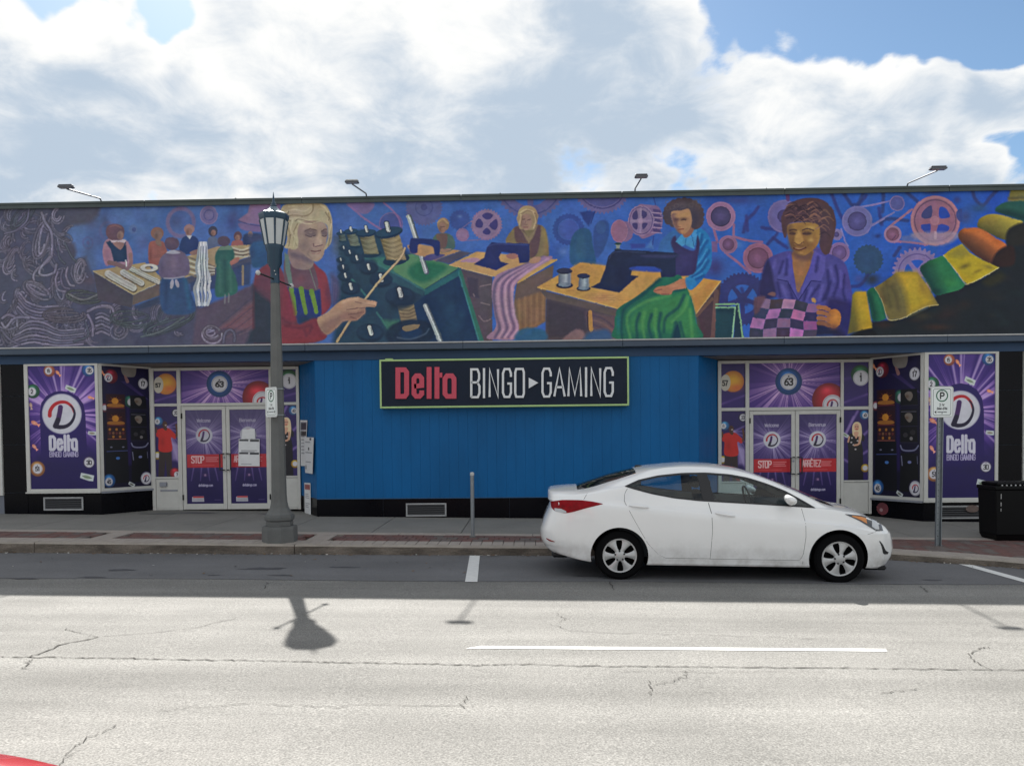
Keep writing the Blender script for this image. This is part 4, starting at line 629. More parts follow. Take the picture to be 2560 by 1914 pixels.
    for P, q in (([(1380, 900), (1200, 1060), (1040, 1180), (1000, 1330), (1010, 1480)], 1), ([(1480, 1060), (1250, 1120), (1080, 1230), (1060, 1340), (1090, 1480)], 0), ([(1180, 1240), (1150, 1340), (1160, 1480)], 1), ([(1230, 1230), (1210, 1340), (1230, 1480)], 0), ([(1300, 1250), (1270, 1360), (1300, 1480)], 1), ([(1390, 1240), (1370, 1360), (1390, 1480)], 1), ([(1340, 1200), (1330, 1350), (1350, 1480)], 0), ([(1620, 1060), (1560, 1180), (1440, 1280), (1420, 1420)], 1), ([(1660, 1080), (1620, 1200), (1500, 1320)], 0), ([(1540, 1330), (1500, 1480)], 1), ([(1580, 1330), (1620, 1480)], 1), ([(1680, 1200), (1700, 1480)], 0), ([(1440, 980), (1540, 1010), (1620, 1000)], 1)):
        c.stroke(P, 30 if q else 34, (24, 78, 88) if q else (92, 160, 96), .75, soft=5, w2=20)
    c.poly([(1555, 1340), (1510, 1480), (1590, 1480)], (18, 62, 84), .9, True, 4); c.blob(970, 1320, 30, 120, (36, 116, 124), .8)
    c.poly([(1318, 1015), (1360, 975), (1470, 955), (1600, 895), (1655, 930), (1640, 985), (1520, 1010), (1490, 1050), (1400, 1055), (1350, 1040)], (182, 130, 102), 1, True, 2); c.stroke([(1330, 1015), (1400, 1000)], 8, (116, 78, 76), .7); c.stroke([(1400, 1048), (1470, 1050)], 10, (126, 86, 82), .7); c.blob(1540, 960, 60, 25, (200, 148, 112), .7)
    c.poly([(1640, 880), (1720, 900), (1740, 960), (1680, 1005), (1640, 960)], (58, 140, 196), .9, True, 3)
    # folding stand
    c.poly([(1935, 1180), (2130, 1180), (2100, 1500), (1925, 1500)], (38, 76, 88), 1); c.poly([(2130, 1160), (2160, 1150), (2215, 1500), (2110, 1500)], (36, 62, 82), 1); c.stroke([(1935, 1148), (2155, 1144), (2200, 1480)], 16, (132, 172, 140), 1, smooth=False); c.stroke([(1935, 1180), (2125, 1178), (2095, 1490)], 16, (140, 184, 152), 1, smooth=False); c.stroke([(1960, 1210), (2090, 1210)], 40, (30, 60, 78), .6, soft=8)
    # ---- woman four with the chequered cloth
    c.frame(1750, 460, 4.135)
    c.poly([(640, 1000), (668, 840), (740, 750), (930, 690), (1000, 760), (1180, 650), (1330, 715), (1480, 800), (1535, 930), (1585, 1250), (1540, 1400), (1420, 1330), (1240, 1330), (1200, 1230), (900, 1240), (780, 1170), (615, 1160)], (84, 80, 150), 1, True, 2)
    c.poly([(700, 780), (650, 900), (612, 1160), (780, 1165), (760, 980), (735, 860)], (52, 50, 96), 1, True, 6); c.poly([(1330, 1180), (1480, 1200), (1590, 1260), (1540, 1560), (1380, 1560), (1320, 1320)], (50, 44, 96), .9, True, 10); c.poly([(1180, 1420), (1400, 1480), (1500, 1560), (1150, 1580)], (36, 38, 70), .9, soft=10)
    c.poly([(960, 700), (1060, 720), (1175, 690), (1160, 800), (1100, 940), (1015, 1120), (975, 960), (955, 820)], (158, 116, 84), 1, True, 2); c.poly([(960, 700), (1160, 700), (1150, 780), (1060, 790), (980, 760)], (112, 84, 80), .85, True, 8); c.blob(1040, 910, 40, 60, (180, 126, 84), .7); c.blob(1020, 1060, 40, 60, (128, 100, 112), .7)
    c.poly([(935, 700), (955, 860), (1010, 1190), (900, 1010), (800, 985), (840, 850)], (94, 90, 165), 1, False, 3); c.poly([(1180, 690), (1300, 760), (1290, 900), (1250, 1005), (1140, 1000), (1020, 1180), (1130, 880)], (98, 92, 168), 1, False, 3); c.stroke([(800, 985), (905, 1005), (1010, 1200)], 10, (48, 46, 110), .9, smooth=False); c.stroke([(1250, 1008), (1150, 1000), (1020, 1200)], 10, (48, 46, 110), .9, smooth=False)
    for P in ([(860, 800), (820, 920)], [(900, 780), (890, 940)], [(1220, 760), (1200, 900)], [(1320, 900), (1330, 1080), (1300, 1180)], [(1400, 850), (1430, 1000), (1380, 1160)], [(1490, 940), (1480, 1100), (1500, 1200)], [(1230, 1050), (1120, 1190)], [(1100, 1100), (1080, 1200)], [(920, 1050), (960, 1180)], [(800, 1020), (830, 1160)], [(1360, 1000), (1270, 1200)]): c.stroke(P, 26, (48, 46, 104), .7, soft=5)
    for P in ([(1350, 860), (1380, 1000)], [(1270, 1050), (1230, 1200)], [(1450, 900), (1460, 1060)], [(850, 1050), (900, 1180)], [(780, 790), (760, 860)], [(1150, 1080), (1110, 1200)]): c.stroke(P, 24, (112, 106, 184), .7, soft=6)
    c.poly([(845, 430), (842, 330), (915, 215), (1060, 150), (1240, 155), (1360, 240), (1405, 380), (1398, 480), (1372, 590), (1340, 700), (1290, 730), (1235, 640), (1235, 470), (1130, 400), (930, 405), (905, 500), (880, 560), (855, 500)], (88, 66, 76), 1, True, 2)
    c.poly([(903, 440), (960, 405), (1100, 395), (1210, 415), (1245, 480), (1228, 600), (1170, 680), (1080, 738), (1010, 725), (955, 660), (915, 560)], (162, 122, 74), 1, True, 2); c.blob(1080, 640, 120, 90, (132, 94, 62), .7); c.blob(960, 600, 50, 110, (112, 80, 60), .7); c.poly([(903, 440), (950, 430), (945, 560), (1000, 690), (1060, 735), (1000, 725), (945, 650), (912, 550)], (116, 88, 72), .85, True, 8); c.blob(1180, 600, 40, 90, (150, 104, 70), .6); c.blob(1150, 450, 70, 26, (196, 158, 98), .7); c.blob(1150, 580, 40, 30, (206, 164, 102), .7)
    c.stroke([(925, 480), (965, 470), (1000, 480)], 13, (86, 60, 58), .9); c.stroke([(1060, 478), (1110, 462), (1175, 480)], 13, (86, 60, 58), .9); c.ell(958, 512, 36, 15, (96, 70, 66), .9, soft=3); c.ell(1105, 512, 42, 16, (84, 62, 64), .9, soft=3); c.stroke([(930, 512), (985, 515)], 8, (52, 38, 46), .9); c.stroke([(1065, 515), (1140, 512)], 8, (48, 36, 46), .9)
    c.poly([(1000, 490), (1035, 490), (1070, 590), (1040, 625), (985, 620), (975, 590)], (192, 150, 92), .9, True, 4); c.stroke([(975, 605), (1020, 628), (1070, 600)], 12, (112, 78, 62), .85); c.stroke([(945, 610), (940, 660), (965, 690)], 8, (112, 80, 62), .4, soft=3); c.stroke([(1095, 590), (1120, 630), (1090, 680)], 10, (128, 90, 62), .4, soft=3)
    c.stroke([(968, 664), (1025, 684), (1095, 656)], 13, (92, 48, 46), .9); c.stroke([(985, 664), (1040, 668), (1080, 654)], 6, (178, 142, 126), .8); c.blob(1030, 640, 60, 14, (120, 84, 60), .6); c.blob(955, 505, 40, 30, (98, 70, 60), .7); c.blob(1105, 505, 50, 32, (104, 74, 58), .7); c.blob(1040, 715, 40, 14, (196, 152, 92), .6)
    for k in range(46):
        x = RNG.uniform(900, 1360); y = RNG.uniform(185, 380) if x < 1230 else RNG.uniform(230, 640); c.stroke([(x - 50, y + 15), (x, y - 8 + RNG.normal(0, 8)), (x + 40, y + 14), (x + 60, y + 40)], RNG.uniform(8, 18), (146, 108, 96) if k % 2 else (56, 42, 56), .75, soft=1.5, w2=4)
    # chequered cloth, cell by cell
    P00, P10, P11, P01 = np.array([600., 1165]), np.array([1235., 1235]), np.array([1190., 1590]), np.array([500., 1590])
    def cl(u, v): return P00 * (1 - u) * (1 - v) + P10 * u * (1 - v) + P11 * u * v + P01 * (1 - u) * v + np.array([12 * math.sin(v * 7 + u * 2), 14 * math.sin(u * 9)])
    for i in range(5):
        for j in range(4):
            q = [cl(i / 5, j / 4), cl((i + 1) / 5, j / 4), cl((i + 1) / 5, (j + 1) / 4), cl(i / 5, (j + 1) / 4)]; dark = (i + j) % 2 == 1
            c.poly(q, np.array((72, 66, 92) if dark else ((188, 124, 170) if RNG.random() < .45 else (146, 110, 146))) + RNG.normal(0, 7, 3), 1, soft=1.2)
            c.blob(q[0][0] + 70, q[0][1] + 60, 40, 40, (84, 76, 112) if dark else (128, 108, 150), .4)
    c.poly([(560, 1180), (620, 1160), (680, 1165), (640, 1250), (600, 1330), (560, 1330)], (104, 78, 96), .9, True, 4); c.poly([(700, 1140), (740, 1115), (780, 1125), (770, 1160)], (128, 94, 100), .9, True, 2)
    c.poly([(1150, 1190), (1180, 1175), (1200, 1210), (1185, 1230)], (190, 150, 96), .9, True, 2); c.ell(1385, 1390, 74, 100, (184, 122, 70), 1, .1); c.blob(1400, 1380, 50, 60, (214, 148, 78), .8); c.blob(1380, 1480, 70, 40, (120, 82, 78), .8)
    for y in (1275, 1330, 1385, 1435): c.stroke([(1225, y), (1270, y + 2), (1330, y + 24)], 44, (170, 116, 84) if y < 1400 else (142, 98, 80), 1); c.stroke([(1225, y + 26), (1290, y + 30)], 8, (92, 62, 66), .8)
    # ---- bolts of fabric on the right
    c.frame(2100, 450, 4.135)
    c.poly([(1930, 300), (2100, 60), (2100, 1700), (1930, 1700)], (30, 36, 44), 1, soft=6); c.poly([(1930, 60), (2100, 60), (2100, 320), (1930, 320)], (96, 94, 66), 1, soft=6)
    c.poly([(60, 1640), (140, 1570), (340, 1460), (640, 1430), (900, 1320), (1000, 1180), (1290, 1070), (1500, 1000), (1580, 860), (1720, 680), (1720, 560), (1960, 440), (1960, 1660)], (30, 38, 46), 1, soft=6)
    for i in range(40): c.blob(RNG.uniform(300, 1900), RNG.uniform(1000, 1580), RNG.uniform(50, 140), RNG.uniform(30, 90), ((48, 44, 44), (22, 30, 40), (34, 52, 56), (66, 44, 42))[i % 4], .35)
    c.blob(850, 1400, 130, 60, (70, 64, 50), .7); c.blob(1000, 1520, 200, 50, (84, 54, 44), .6); c.poly([(1470, 1040), (1640, 950), (1700, 1010), (1560, 1100)], (56, 54, 38), .8, True, 10)
    c.poly([(1740, 210), (1765, 90), (1960, 70), (1960, 260), (1850, 240)], (128, 124, 74), 1, False, 4); c.stroke([(1750, 190), (1960, 180)], 26, (88, 88, 66), .8, soft=5); c.stroke([(1745, 225), (1960, 220)], 30, (150, 136, 78), .6, soft=6)
    c.poly([(1605, 310), (1640, 265), (1740, 225), (1960, 240), (1960, 440), (1800, 390), (1660, 345)], (44, 92, 84), 1, True, 3); c.poly([(1620, 320), (1760, 310), (1960, 380), (1960, 440), (1700, 360)], (26, 60, 62), .85, True, 10)
    c.poly([(1425, 440), (1450, 395), (1540, 355), (1650, 358), (1800, 400), (1895, 440), (1760, 520), (1715, 620), (1560, 560), (1430, 495)], (176, 160, 76), 1, True, 2, (96, 88, 54), ((1650, 380), (1560, 560))); c.poly([(1715, 620), (1730, 530), (1800, 470), (1900, 440), (1960, 450), (1960, 640), (1760, 680)], (42, 42, 42), 1, True, 5)
    c.poly([(1222, 575), (1250, 515), (1330, 495), (1450, 500), (1600, 590), (1725, 680), (1620, 760), (1580, 870), (1420, 790), (1260, 650)], (192, 112, 66), 1, True, 2, (92, 62, 52), ((1500, 580), (1390, 720))); c.poly([(1575, 875), (1590, 790), (1650, 720), (1730, 680), (1800, 700), (1800, 870), (1650, 900)], (52, 36, 38), 1, True, 5); c.stroke([(1300, 520), (1450, 560), (1620, 680)], 40, (212, 126, 70), .6, soft=10)
    c.poly([(1068, 778), (1150, 715), (1260, 660), (1340, 750), (1480, 830), (1645, 905), (1500, 990), (1400, 1050), (1320, 1078), (1270, 1040), (1190, 930)], (186, 166, 52), 1, False, 2); c.poly([(1110, 770), (1250, 670), (1340, 760), (1250, 800)], (140, 130, 66), .7, True, 10); c.blob(1290, 890, 80, 30, (120, 108, 50), .8, -.4); c.blob(1430, 940, 70, 20, (140, 122, 48), .7, -.4); c.blob(1540, 900, 90, 30, (128, 118, 62), .7, .3); c.stroke([(1068, 778), (1190, 930), (1270, 1040), (1320, 1076), (1500, 990), (1640, 908)], 9, (216, 204, 150), .8)
    c.poly([(828, 920), (880, 860), (1000, 805), (1075, 792), (1190, 940), (1265, 1045), (1290, 1085), (1230, 1135), (1090, 1172), (985, 1185), (900, 1060)], (52, 124, 84), 1, True, 2, (28, 74, 70), ((1060, 950), (900, 1020))); c.blob(1160, 1060, 110, 50, (64, 140, 84), .7); c.blob(1000, 1150, 90, 40, (26, 66, 66), .8)
    c.poly([(358, 1110), (470, 1040), (580, 955), (700, 945), (800, 955), (900, 1090), (1020, 1290), (900, 1305), (780, 1360), (640, 1430), (510, 1447), (470, 1370), (430, 1240)], (124, 112, 70), 1, False, 2); c.poly([(590, 955), (790, 950), (900, 1090), (960, 1270), (720, 1385), (680, 1180)], (196, 164, 58), .95, False, 14); c.blob(850, 1100, 40, 120, (150, 126, 66), .7, -.4)
    for P in ([(480, 1060), (500, 1180), (520, 1300)], [(540, 1100), (590, 1250), (600, 1320)], [(440, 1130), (470, 1250)]): c.stroke(P, 40, (84, 76, 56), .7, soft=10)
    c.stroke([(358, 1112), (430, 1240), (470, 1370), (510, 1446), (640, 1430), (780, 1360), (900, 1305), (1018, 1290)], 10, (198, 180, 120), .8)
    c.poly([(278, 1180), (300, 1130), (355, 1118), (430, 1250), (470, 1400), (465, 1435), (345, 1455), (310, 1320)], (38, 104, 78), 1, True, 2); c.stroke([(300, 1180), (340, 1320), (360, 1440)], 40, (20, 62, 60), .7, soft=8); c.stroke([(380, 1200), (420, 1320), (440, 1420)], 30, (56, 128, 90), .7, soft=8)
    c.poly([(128, 1185), (160, 1155), (270, 1150), (300, 1320), (335, 1530), (200, 1560), (80, 1590), (110, 1400)], (186, 156, 54), 1, False, 3, (104, 98, 56), ((250, 1350), (110, 1380))); c.stroke([(190, 1180), (240, 1520)], 60, (202, 170, 58), .6, soft=12); c.poly([(150, 1600), (220, 1555), (340, 1545), (380, 1640), (140, 1640)], (20, 24, 30), .9, True, 4)
    # glare haze painted into the colours: paler and greyer to the left, brush grain everywhere
    c.frame(0, 0, 1); X = np.linspace(0, 1, c.W)[None, :, None]; g = c.a.mean(2, keepdims=True)
    c.a += (g * 0.8 + 22 - c.a) * np.clip(0.16 - 0.2 * X, 0, 1)
    m_ = c.a.mean(2, keepdims=True); c.a = m_ + (c.a - m_) * (.96 + .10 * X); c.a = np.clip(255 * (np.clip(c.a, 0, 255) / 255) ** 1.04, 0, 255)
    def field(s_, sd):
        k_ = Canvas(0, 0, c.W, c.H, 1, (100, 100, 100)); k_.grain(.5, s_, s_, sd); return k_.a[..., 0] / 100 - 1
    jx = np.clip((np.arange(c.W)[None] + field(8, 31) * 2.4).round().astype(int), 0, c.W - 1); jy = np.clip((np.arange(c.H)[:, None] + field(8, 32) * 2.4).round().astype(int), 0, c.H - 1); c.a = c.a[jy, jx]
    for ch, sd in ((0, 41), (1, 42), (2, 43)): c.a[..., ch] *= 1 + .08 * field(30, sd)
    def blur(a, r):
        for ax_ in (0, 1):
            p = np.pad(a, [(r + 1, r) if i == ax_ else (0, 0) for i in range(3)], mode='edge').cumsum(ax_); n_ = a.shape[ax_]; a = (np.take(p, range(2 * r + 1, 2 * r + 1 + n_), ax_) - np.take(p, range(0, n_), ax_)) / (2 * r + 1)
        return a
    c.a = c.a + (c.a - blur(blur(c.a, 7), 7)) * .26; c.a = np.clip(c.a + (c.a - blur(c.a, 1)) * .6, 4, 250)
    c.grain(.08, 12, 18, 3); c.grain(.09, 6, 3, 4)
    return c
# ---------------------------------------------------------------- printed window posters (balls, rays, emblem, machines)
PUR, DPUR, NAVY = (78, 44, 140), (42, 14, 106), (32, 9, 94)
def burst(c, cx, cy, rin, rout, n, lo, hi, seed, power=1.0, vmin=0.0):
    C = c.T([(cx, cy)])[0]; k = c.k(); X = np.arange(c.W)[None] + .5 - C[0]; Y = np.arange(c.H)[:, None] + .5 - C[1]
    q = np.hypot(X, Y) / k; a = (np.arctan2(Y, X) / (2 * math.pi)) % 1.0; r = np.random.default_rng(seed)
    ed = np.sort(r.random(n)); v = r.random(n) ** power; i = np.searchsorted(ed, a.ravel()) % n; ray_ = v[i].reshape(a.shape)
    e0 = ed[(i - 1) % n].reshape(a.shape); e1 = ed[i % n].reshape(a.shape); w = np.where(e1 > e0, e1 - e0, 1 + e1 - e0); t = np.where(a >= e0, a - e0, a + 1 - e0) / np.maximum(w, 1e-6)
    m = ray_ * np.clip(np.minimum(t, 1 - t) * 5, 0, 1); f = np.clip((rout - q) / (rout - rin), 0, 1); m = np.clip(m * f ** .8 + f ** 4 * .45, vmin, 1)[..., None]
    c.a[:] = c.a * (1 - m * .0) ; c.a[:] = np.asarray(lo, float) * (1 - m) + np.asarray(hi, float) * m
def ball(c, x, y, r, col, num=None, dx=0.0, dy=0.0, q=.62, ink=(20, 16, 24), emblem=False):
    col = np.asarray(col, float); c.ell(x, y, r, r, col, 1, soft=1.2, col2=col * .62); c.blob(x - r * .1, y - r * .55, r * .55, r * .35, np.minimum(col * 1.35 + 30, 255), .7); c.blob(x + r * .2, y + r * .6, r * .7, r * .4, col * .6, .5)
    wx, wy, wr = x + dx * r, y + dy * r, q * r; c.ell(wx, wy, wr, wr, (206, 204, 208), 1); c.ell(wx, wy, wr * .9, wr * .9, (150, 146, 156), .8, ring=wr * .06)
    if emblem: logo(c, wx, wy, wr * .8, disc=False)
    elif num: c.text(num, wx, wy + wr * .42, wr * .78, max(wr * .17, 1.4 / c.k()), ink, wd=.52, gap=.16); c.ell(wx, wy - wr * .62, wr * .1, wr * .1, ink, .7)
def logo(c, x, y, r, disc=True, deep=(30, 18, 60), al=1.0):
    if disc: c.ell(x, y, r, r, (206, 205, 212), al, soft=1.4); c.ell(x, y, r * .99, r * .99, (170, 168, 186), al * .8, ring=r * .05)
    c.stroke([(x - .62 * r, y + .08 * r), (x - .58 * r, y - .18 * r), (x - .38 * r, y - .46 * r), (x - .08 * r, y - .6 * r), (x + .25 * r, y - .58 * r), (x + .52 * r, y - .36 * r), (x + .64 * r, y - .06 * r)], r * .2, (186, 28, 46), al, soft=1, w2=r * .12)
    c.stroke([(x - .06 * r, y - .34 * r), (x - .1 * r, y - .1 * r), (x - .2 * r, y + .3 * r), (x - .34 * r, y + .62 * r)], r * .25, (78, 36, 104), al, soft=1)
    c.stroke([(x - .36 * r, y + .62 * r), (x - .1 * r, y + .68 * r), (x + .24 * r, y + .62 * r), (x + .5 * r, y + .4 * r), (x + .64 * r, y + .08 * r), (x + .62 * r, y - .2 * r), (x + .46 * r, y - .42 * r)], r * .23, deep, al, soft=1, w2=r * .07)
    c.stroke([(x - .2 * r, y + .3 * r), (x - .34 * r, y + .62 * r)], r * .25, deep, al, soft=2)
DELTA = {'D': [[(0, 0), (0, 1), (.62, 1), (.9, .86), (.9, .14), (.62, 0), (0, 0)]], 'e': [[(.04, .42), (.86, .5), (.86, .6), (.68, .76), (.2, .76), (0, .6), (0, .16), (.2, 0), (.68, 0), (.86, .14), (.86, .22)]],
         'l': [[(.5, -.06), (.5, 1.06)]], 't': [[(.35, -.06), (.35, 1.06)], [(.35, .74), (1, .74)]], 'a': [[(.88, -.06), (.88, .6), (.7, .76), (.22, .76), (0, .6), (0, .16), (.22, 0), (.7, 0), (.88, .16)]]}
def delta_word(c, x0, x1, y, h, w, col):
    n = x1 - x0; cells = (('D', 0, .22), ('e', .27, .48), ('l', .5, .6), ('t', .62, .75), ('a', .78, 1.0))
    for ch, a, b in cells:
        for L_ in DELTA[ch]: c.stroke([(x0 + n * (a + (b - a) * (.12 + .8 * p[0])), y - h * p[1]) for p in L_], w, col, 1, smooth=False)
def wrapper(c, x, y, s, rot, col=(226, 150, 110)): # candy
    d = np.array([math.cos(rot), math.sin(rot)]); n = np.array([-d[1], d[0]]); p = np.array([x, y])
    c.poly([p - d * s, p - d * s * .4 + n * s * .5, p + d * s * .5 + n * s * .4, p + d * s, p + d * s * .5 - n * s * .4, p - d * s * .4 - n * s * .5], col, 1, True); c.poly([p + d * s * .6, p + d * s * 1.5 + n * s * .5, p + d * s * 1.5 - n * s * .5], np.minimum(np.array(col) + 30, 255), 1); c.blob(x, y, s * .6, s * .4, (250, 214, 190), .5)
def note(c, x, y, s, rot, col=(150, 166, 140)):
    d = np.array([math.cos(rot), math.sin(rot)]); n = np.array([-d[1], d[0]]); p = np.array([x, y]); c.poly([p - d * s - n * s * .45, p + d * s - n * s * .5, p + d * s * 1.05 + n * s * .4, p + d * s * .3 + n * s * .5, p - d * s + n * s * .35], (200, 206, 204), 1); c.ell(x, y, s * .6, s * .26, col, .9, rot); c.stroke([p - d * s * .7, p + d * s * .7], s * .12, np.array(col) * .6, .7, smooth=False)
def art_brand(asp):
    c = Canvas(278, 255, 880, 1372, .3, DPUR, asp); burst(c, 575, 690, 150, 720, 92, (52, 22, 116), (190, 158, 212), 5, 1.8)
    c.poly([(278, 1000), (880, 1000), (880, 1400), (278, 1400)], NAVY, .95, soft=60); c.poly([(278, 255), (880, 255), (880, 420), (278, 420)], (66, 40, 124), .55, soft=60)
    for a, w in ((-1.57, 26), (-1.5, 10), (-1.15, 34), (-1.02, 18), (-.75, 20), (-1.78, 30), (-2.3, 22), (-.4, 16), (-2.7, 18), (.3, 16), (2.8, 14), (.7, 22)): c.stroke([(575 + 190 * math.cos(a), 680 + 190 * math.sin(a)), (575 + 560 * math.cos(a), 680 + 560 * math.sin(a))], w * .5, (198, 178, 214), .75, smooth=False, soft=4, w2=w)
    c.poly([(375, 680), (390, 590), (440, 525), (510, 490), (575, 482), (650, 494), (720, 535), (765, 600), (782, 690), (790, 1130), (375, 1130)], (40, 10, 104), 1); c.poly([(300, 1120), (880, 1080), (880, 1400), (290, 1400)], NAVY, 1, soft=30)
    ball(c, 470, 300, 52, (206, 116, 90), '15', -.15); wrapper(c, 545, 318, 26, .9); ball(c, 818, 295, 58, (46, 116, 190), '35', .2, .1); ball(c, 318, 482, 62, (40, 112, 84), '2', -.15, .05)
    note(c, 655, 465, 48, .4); wrapper(c, 830, 545, 24, .3); wrapper(c, 325, 770, 34, .5, (214, 140, 118)); note(c, 838, 868, 36, .1, (160, 150, 130)); wrapper(c, 318, 985, 28, .9, (220, 150, 130)); wrapper(c, 296, 610, 26, 1.4, (176, 150, 140))
    ball(c, 340, 1185, 68, (216, 148, 92), '51', 0, 0, .66); ball(c, 802, 1130, 52, (92, 72, 130), '30', .05, .05, .85); note(c, 782, 1265, 60, .25)
    logo(c, 572, 690, 176); delta_word(c, 455, 706, 1012, 116, 27, (206, 204, 214)); c.text('BINGO', 505, 1078, 44, 7, (186, 180, 204), wd=.42, gap=.12); c.text('GAMING', 642, 1078, 44, 7, (186, 180, 204), wd=.42, gap=.12)
    c.grain(.05, 20, 20, 9); return c.a
def art_slots():
    c = Canvas(80, 165, 690, 1555, .27, (18, 9, 52)); c.poly([(80, 165), (690, 165), (690, 560), (80, 560)], (34, 20, 78), .9, soft=50); c.poly([(380, 600), (430, 600), (440, 1300), (390, 1300)], (66, 40, 116), .6, soft=10)
    for k in range(5): c.stroke([(330 + 18 * k, 330), (600 + 22 * k, 500 + 10 * k)], 8, (104, 88, 140), .5, smooth=False, soft=3)
    ball(c, 205, 280, 82, (150, 42, 66), None, -.42, .2, .62, emblem=True); c.poly([(330, 180), (350, 145), (510, 150), (525, 200), (510, 255), (480, 275), (390, 275), (345, 240)], (140, 134, 128), 1, True); c.poly([(365, 260), (395, 270), (430, 330), (395, 345)], (170, 130, 120), .9, True); ball(c, 610, 345, 72, (70, 60, 100), '17', 0, 0, .86)
    ball(c, 430, 560, 70, (56, 112, 96), None, .2, .1); wrapper(c, 88, 235, 34, .8); ball(c, 115, 640, 50, (150, 80, 96), None)
    # left cabinet
    c.poly([(130, 480), (370, 480), (375, 1010), (140, 1010)], (56, 22, 44), 1); c.poly([(110, 1005), (385, 1005), (400, 1500), (110, 1500)], (12, 12, 26), 1)
    for y0, y1 in ((490, 640), (690, 840)):
        c.poly([(145, y0), (360, y0), (360, y1), (145, y1)], (58, 20, 34), 1); yy = (y0 + y1) / 2
        for t in range(14): a = t * math.pi / 7; c.stroke([(248, yy), (248 + 90 * math.cos(a), yy + 60 * math.sin(a))], 16, (176, 106, 46) if t % 2 else (120, 50, 40), .8, smooth=False, w2=3)
        c.ell(245, yy - 5, 42, 36, (206, 148, 62), 1); c.poly([(165, y1 - 45), (335, y1 - 45), (345, y1 - 12), (160, y1 - 12)], (178, 124, 60), .95, True); c.stroke([(145, y1), (360, y1)], 7, (150, 70, 76), .9, smooth=False)
    c.poly([(145, 860), (365, 860), (370, 995), (148, 995)], (66, 34, 40), 1)
    for i in range(5):
        for j in range(3): c.ell(172 + 42 * i, 885 + 42 * j, 15, 15, ((196, 138, 60), (120, 60, 60), (60, 40, 50), (150, 110, 80))[(i * 2 + j) % 4], .9)
    c.stroke([(145, 995), (370, 995)], 6, (190, 120, 100), .9, smooth=False); c.stroke([(130, 1135), (390, 1130)], 8, (84, 96, 150), 1, smooth=False); c.ell(265, 1215, 26, 16, (84, 130, 190), 1)
    for x in (185, 335): c.ell(x, 1088, 16, 8, (150, 150, 170), .9)
    # right cabinet
    for y0, y1 in ((490, 645), (690, 850), (860, 1010)): c.poly([(438, y0), (640, y0), (650, y1), (438, y1)], (14, 12, 20), 1); c.stroke([(438, y1 + 4), (650, y1 + 4)], 5, (70, 66, 80), .8, smooth=False)
    for x, y in ((530, 560), (540, 770)): c.poly([(490, y - 20), (520, y - 45), (570, y - 40), (590, y), (560, y + 45), (520, y + 30)], (150, 140, 130), .9, True); c.blob(520, y, 30, 20, (110, 80, 60), .7)
    c.stroke([(450, 710), (630, 712)], 8, (150, 146, 160), .7, smooth=False); c.ell(500, 940, 30, 24, (70, 66, 70), .9); c.ell(590, 915, 34, 26, (60, 56, 60), .9); c.ell(572, 975, 20, 18, (150, 146, 146), .9)
    c.stroke([(440, 1045), (465, 1085), (540, 1096), (620, 1085), (660, 1045)], 16, (140, 142, 168), .95); c.poly([(445, 1120), (650, 1120), (670, 1500), (430, 1500)], (10, 10, 18), 1); c.stroke([(452, 1150), (462, 1240)], 12, (150, 150, 176), .9); c.stroke([(645, 1150), (650, 1220)], 8, (130, 130, 160), .9); c.ell(552, 1207, 24, 15, (130, 136, 180), 1)
    ball(c, 150, 1468, 76, (58, 122, 190), '45', -.05, .15, .62); ball(c, 625, 1460, 84, (60, 40, 96), None, 0, .03, .86, emblem=True); note(c, 430, 1525, 42, .5, (130, 130, 120)); c.grain(.06, 18, 18, 12); return c.a
def art_transom(asp):
    c = Canvas(480, 190, 1750, 800, .19, PUR, asp); burst(c, 1035, 445, 150, 1000, 110, (70, 38, 126), (204, 172, 210), 21, 1.3, .03)
    ball(c, 1035, 445, 185, (38, 104, 176), '63', 0, 0, .62); ball(c, 1590, 700, 232, (190, 48, 62), None, .22, .3, .6, emblem=True); c.grain(.04, 12, 12, 1); return c.a
def art_corner(kind, asp):
    c = Canvas(0, 0, 312, 610, .21, (58, 36, 108), asp); c.stroke([(0, 560), (312, 440)], 26, (168, 140, 190), .8, smooth=False, soft=5); c.stroke([(0, 240), (312, 160)], 30, (92, 66, 140), .7, smooth=False, soft=8); c.poly([(0, 420), (312, 380), (312, 610), (0, 610)], (66, 42, 122), .7, soft=40)
    if kind == 'y':
        c.ell(160, 245, 140, 138, (222, 176, 66), 1, col2=(190, 120, 60)); c.blob(200, 330, 110, 60, (212, 118, 70), .8); c.ell(60, 262, 66, 108, (196, 190, 178), 1, .05); c.text('57', 55, 300, 66, 14, (26, 22, 26), wd=.4)
    else: ball(c, 215, 170, 118, (44, 112, 70), '1', .05, .42, .82)
    c.grain(.04, 12, 12, 2); return c.a
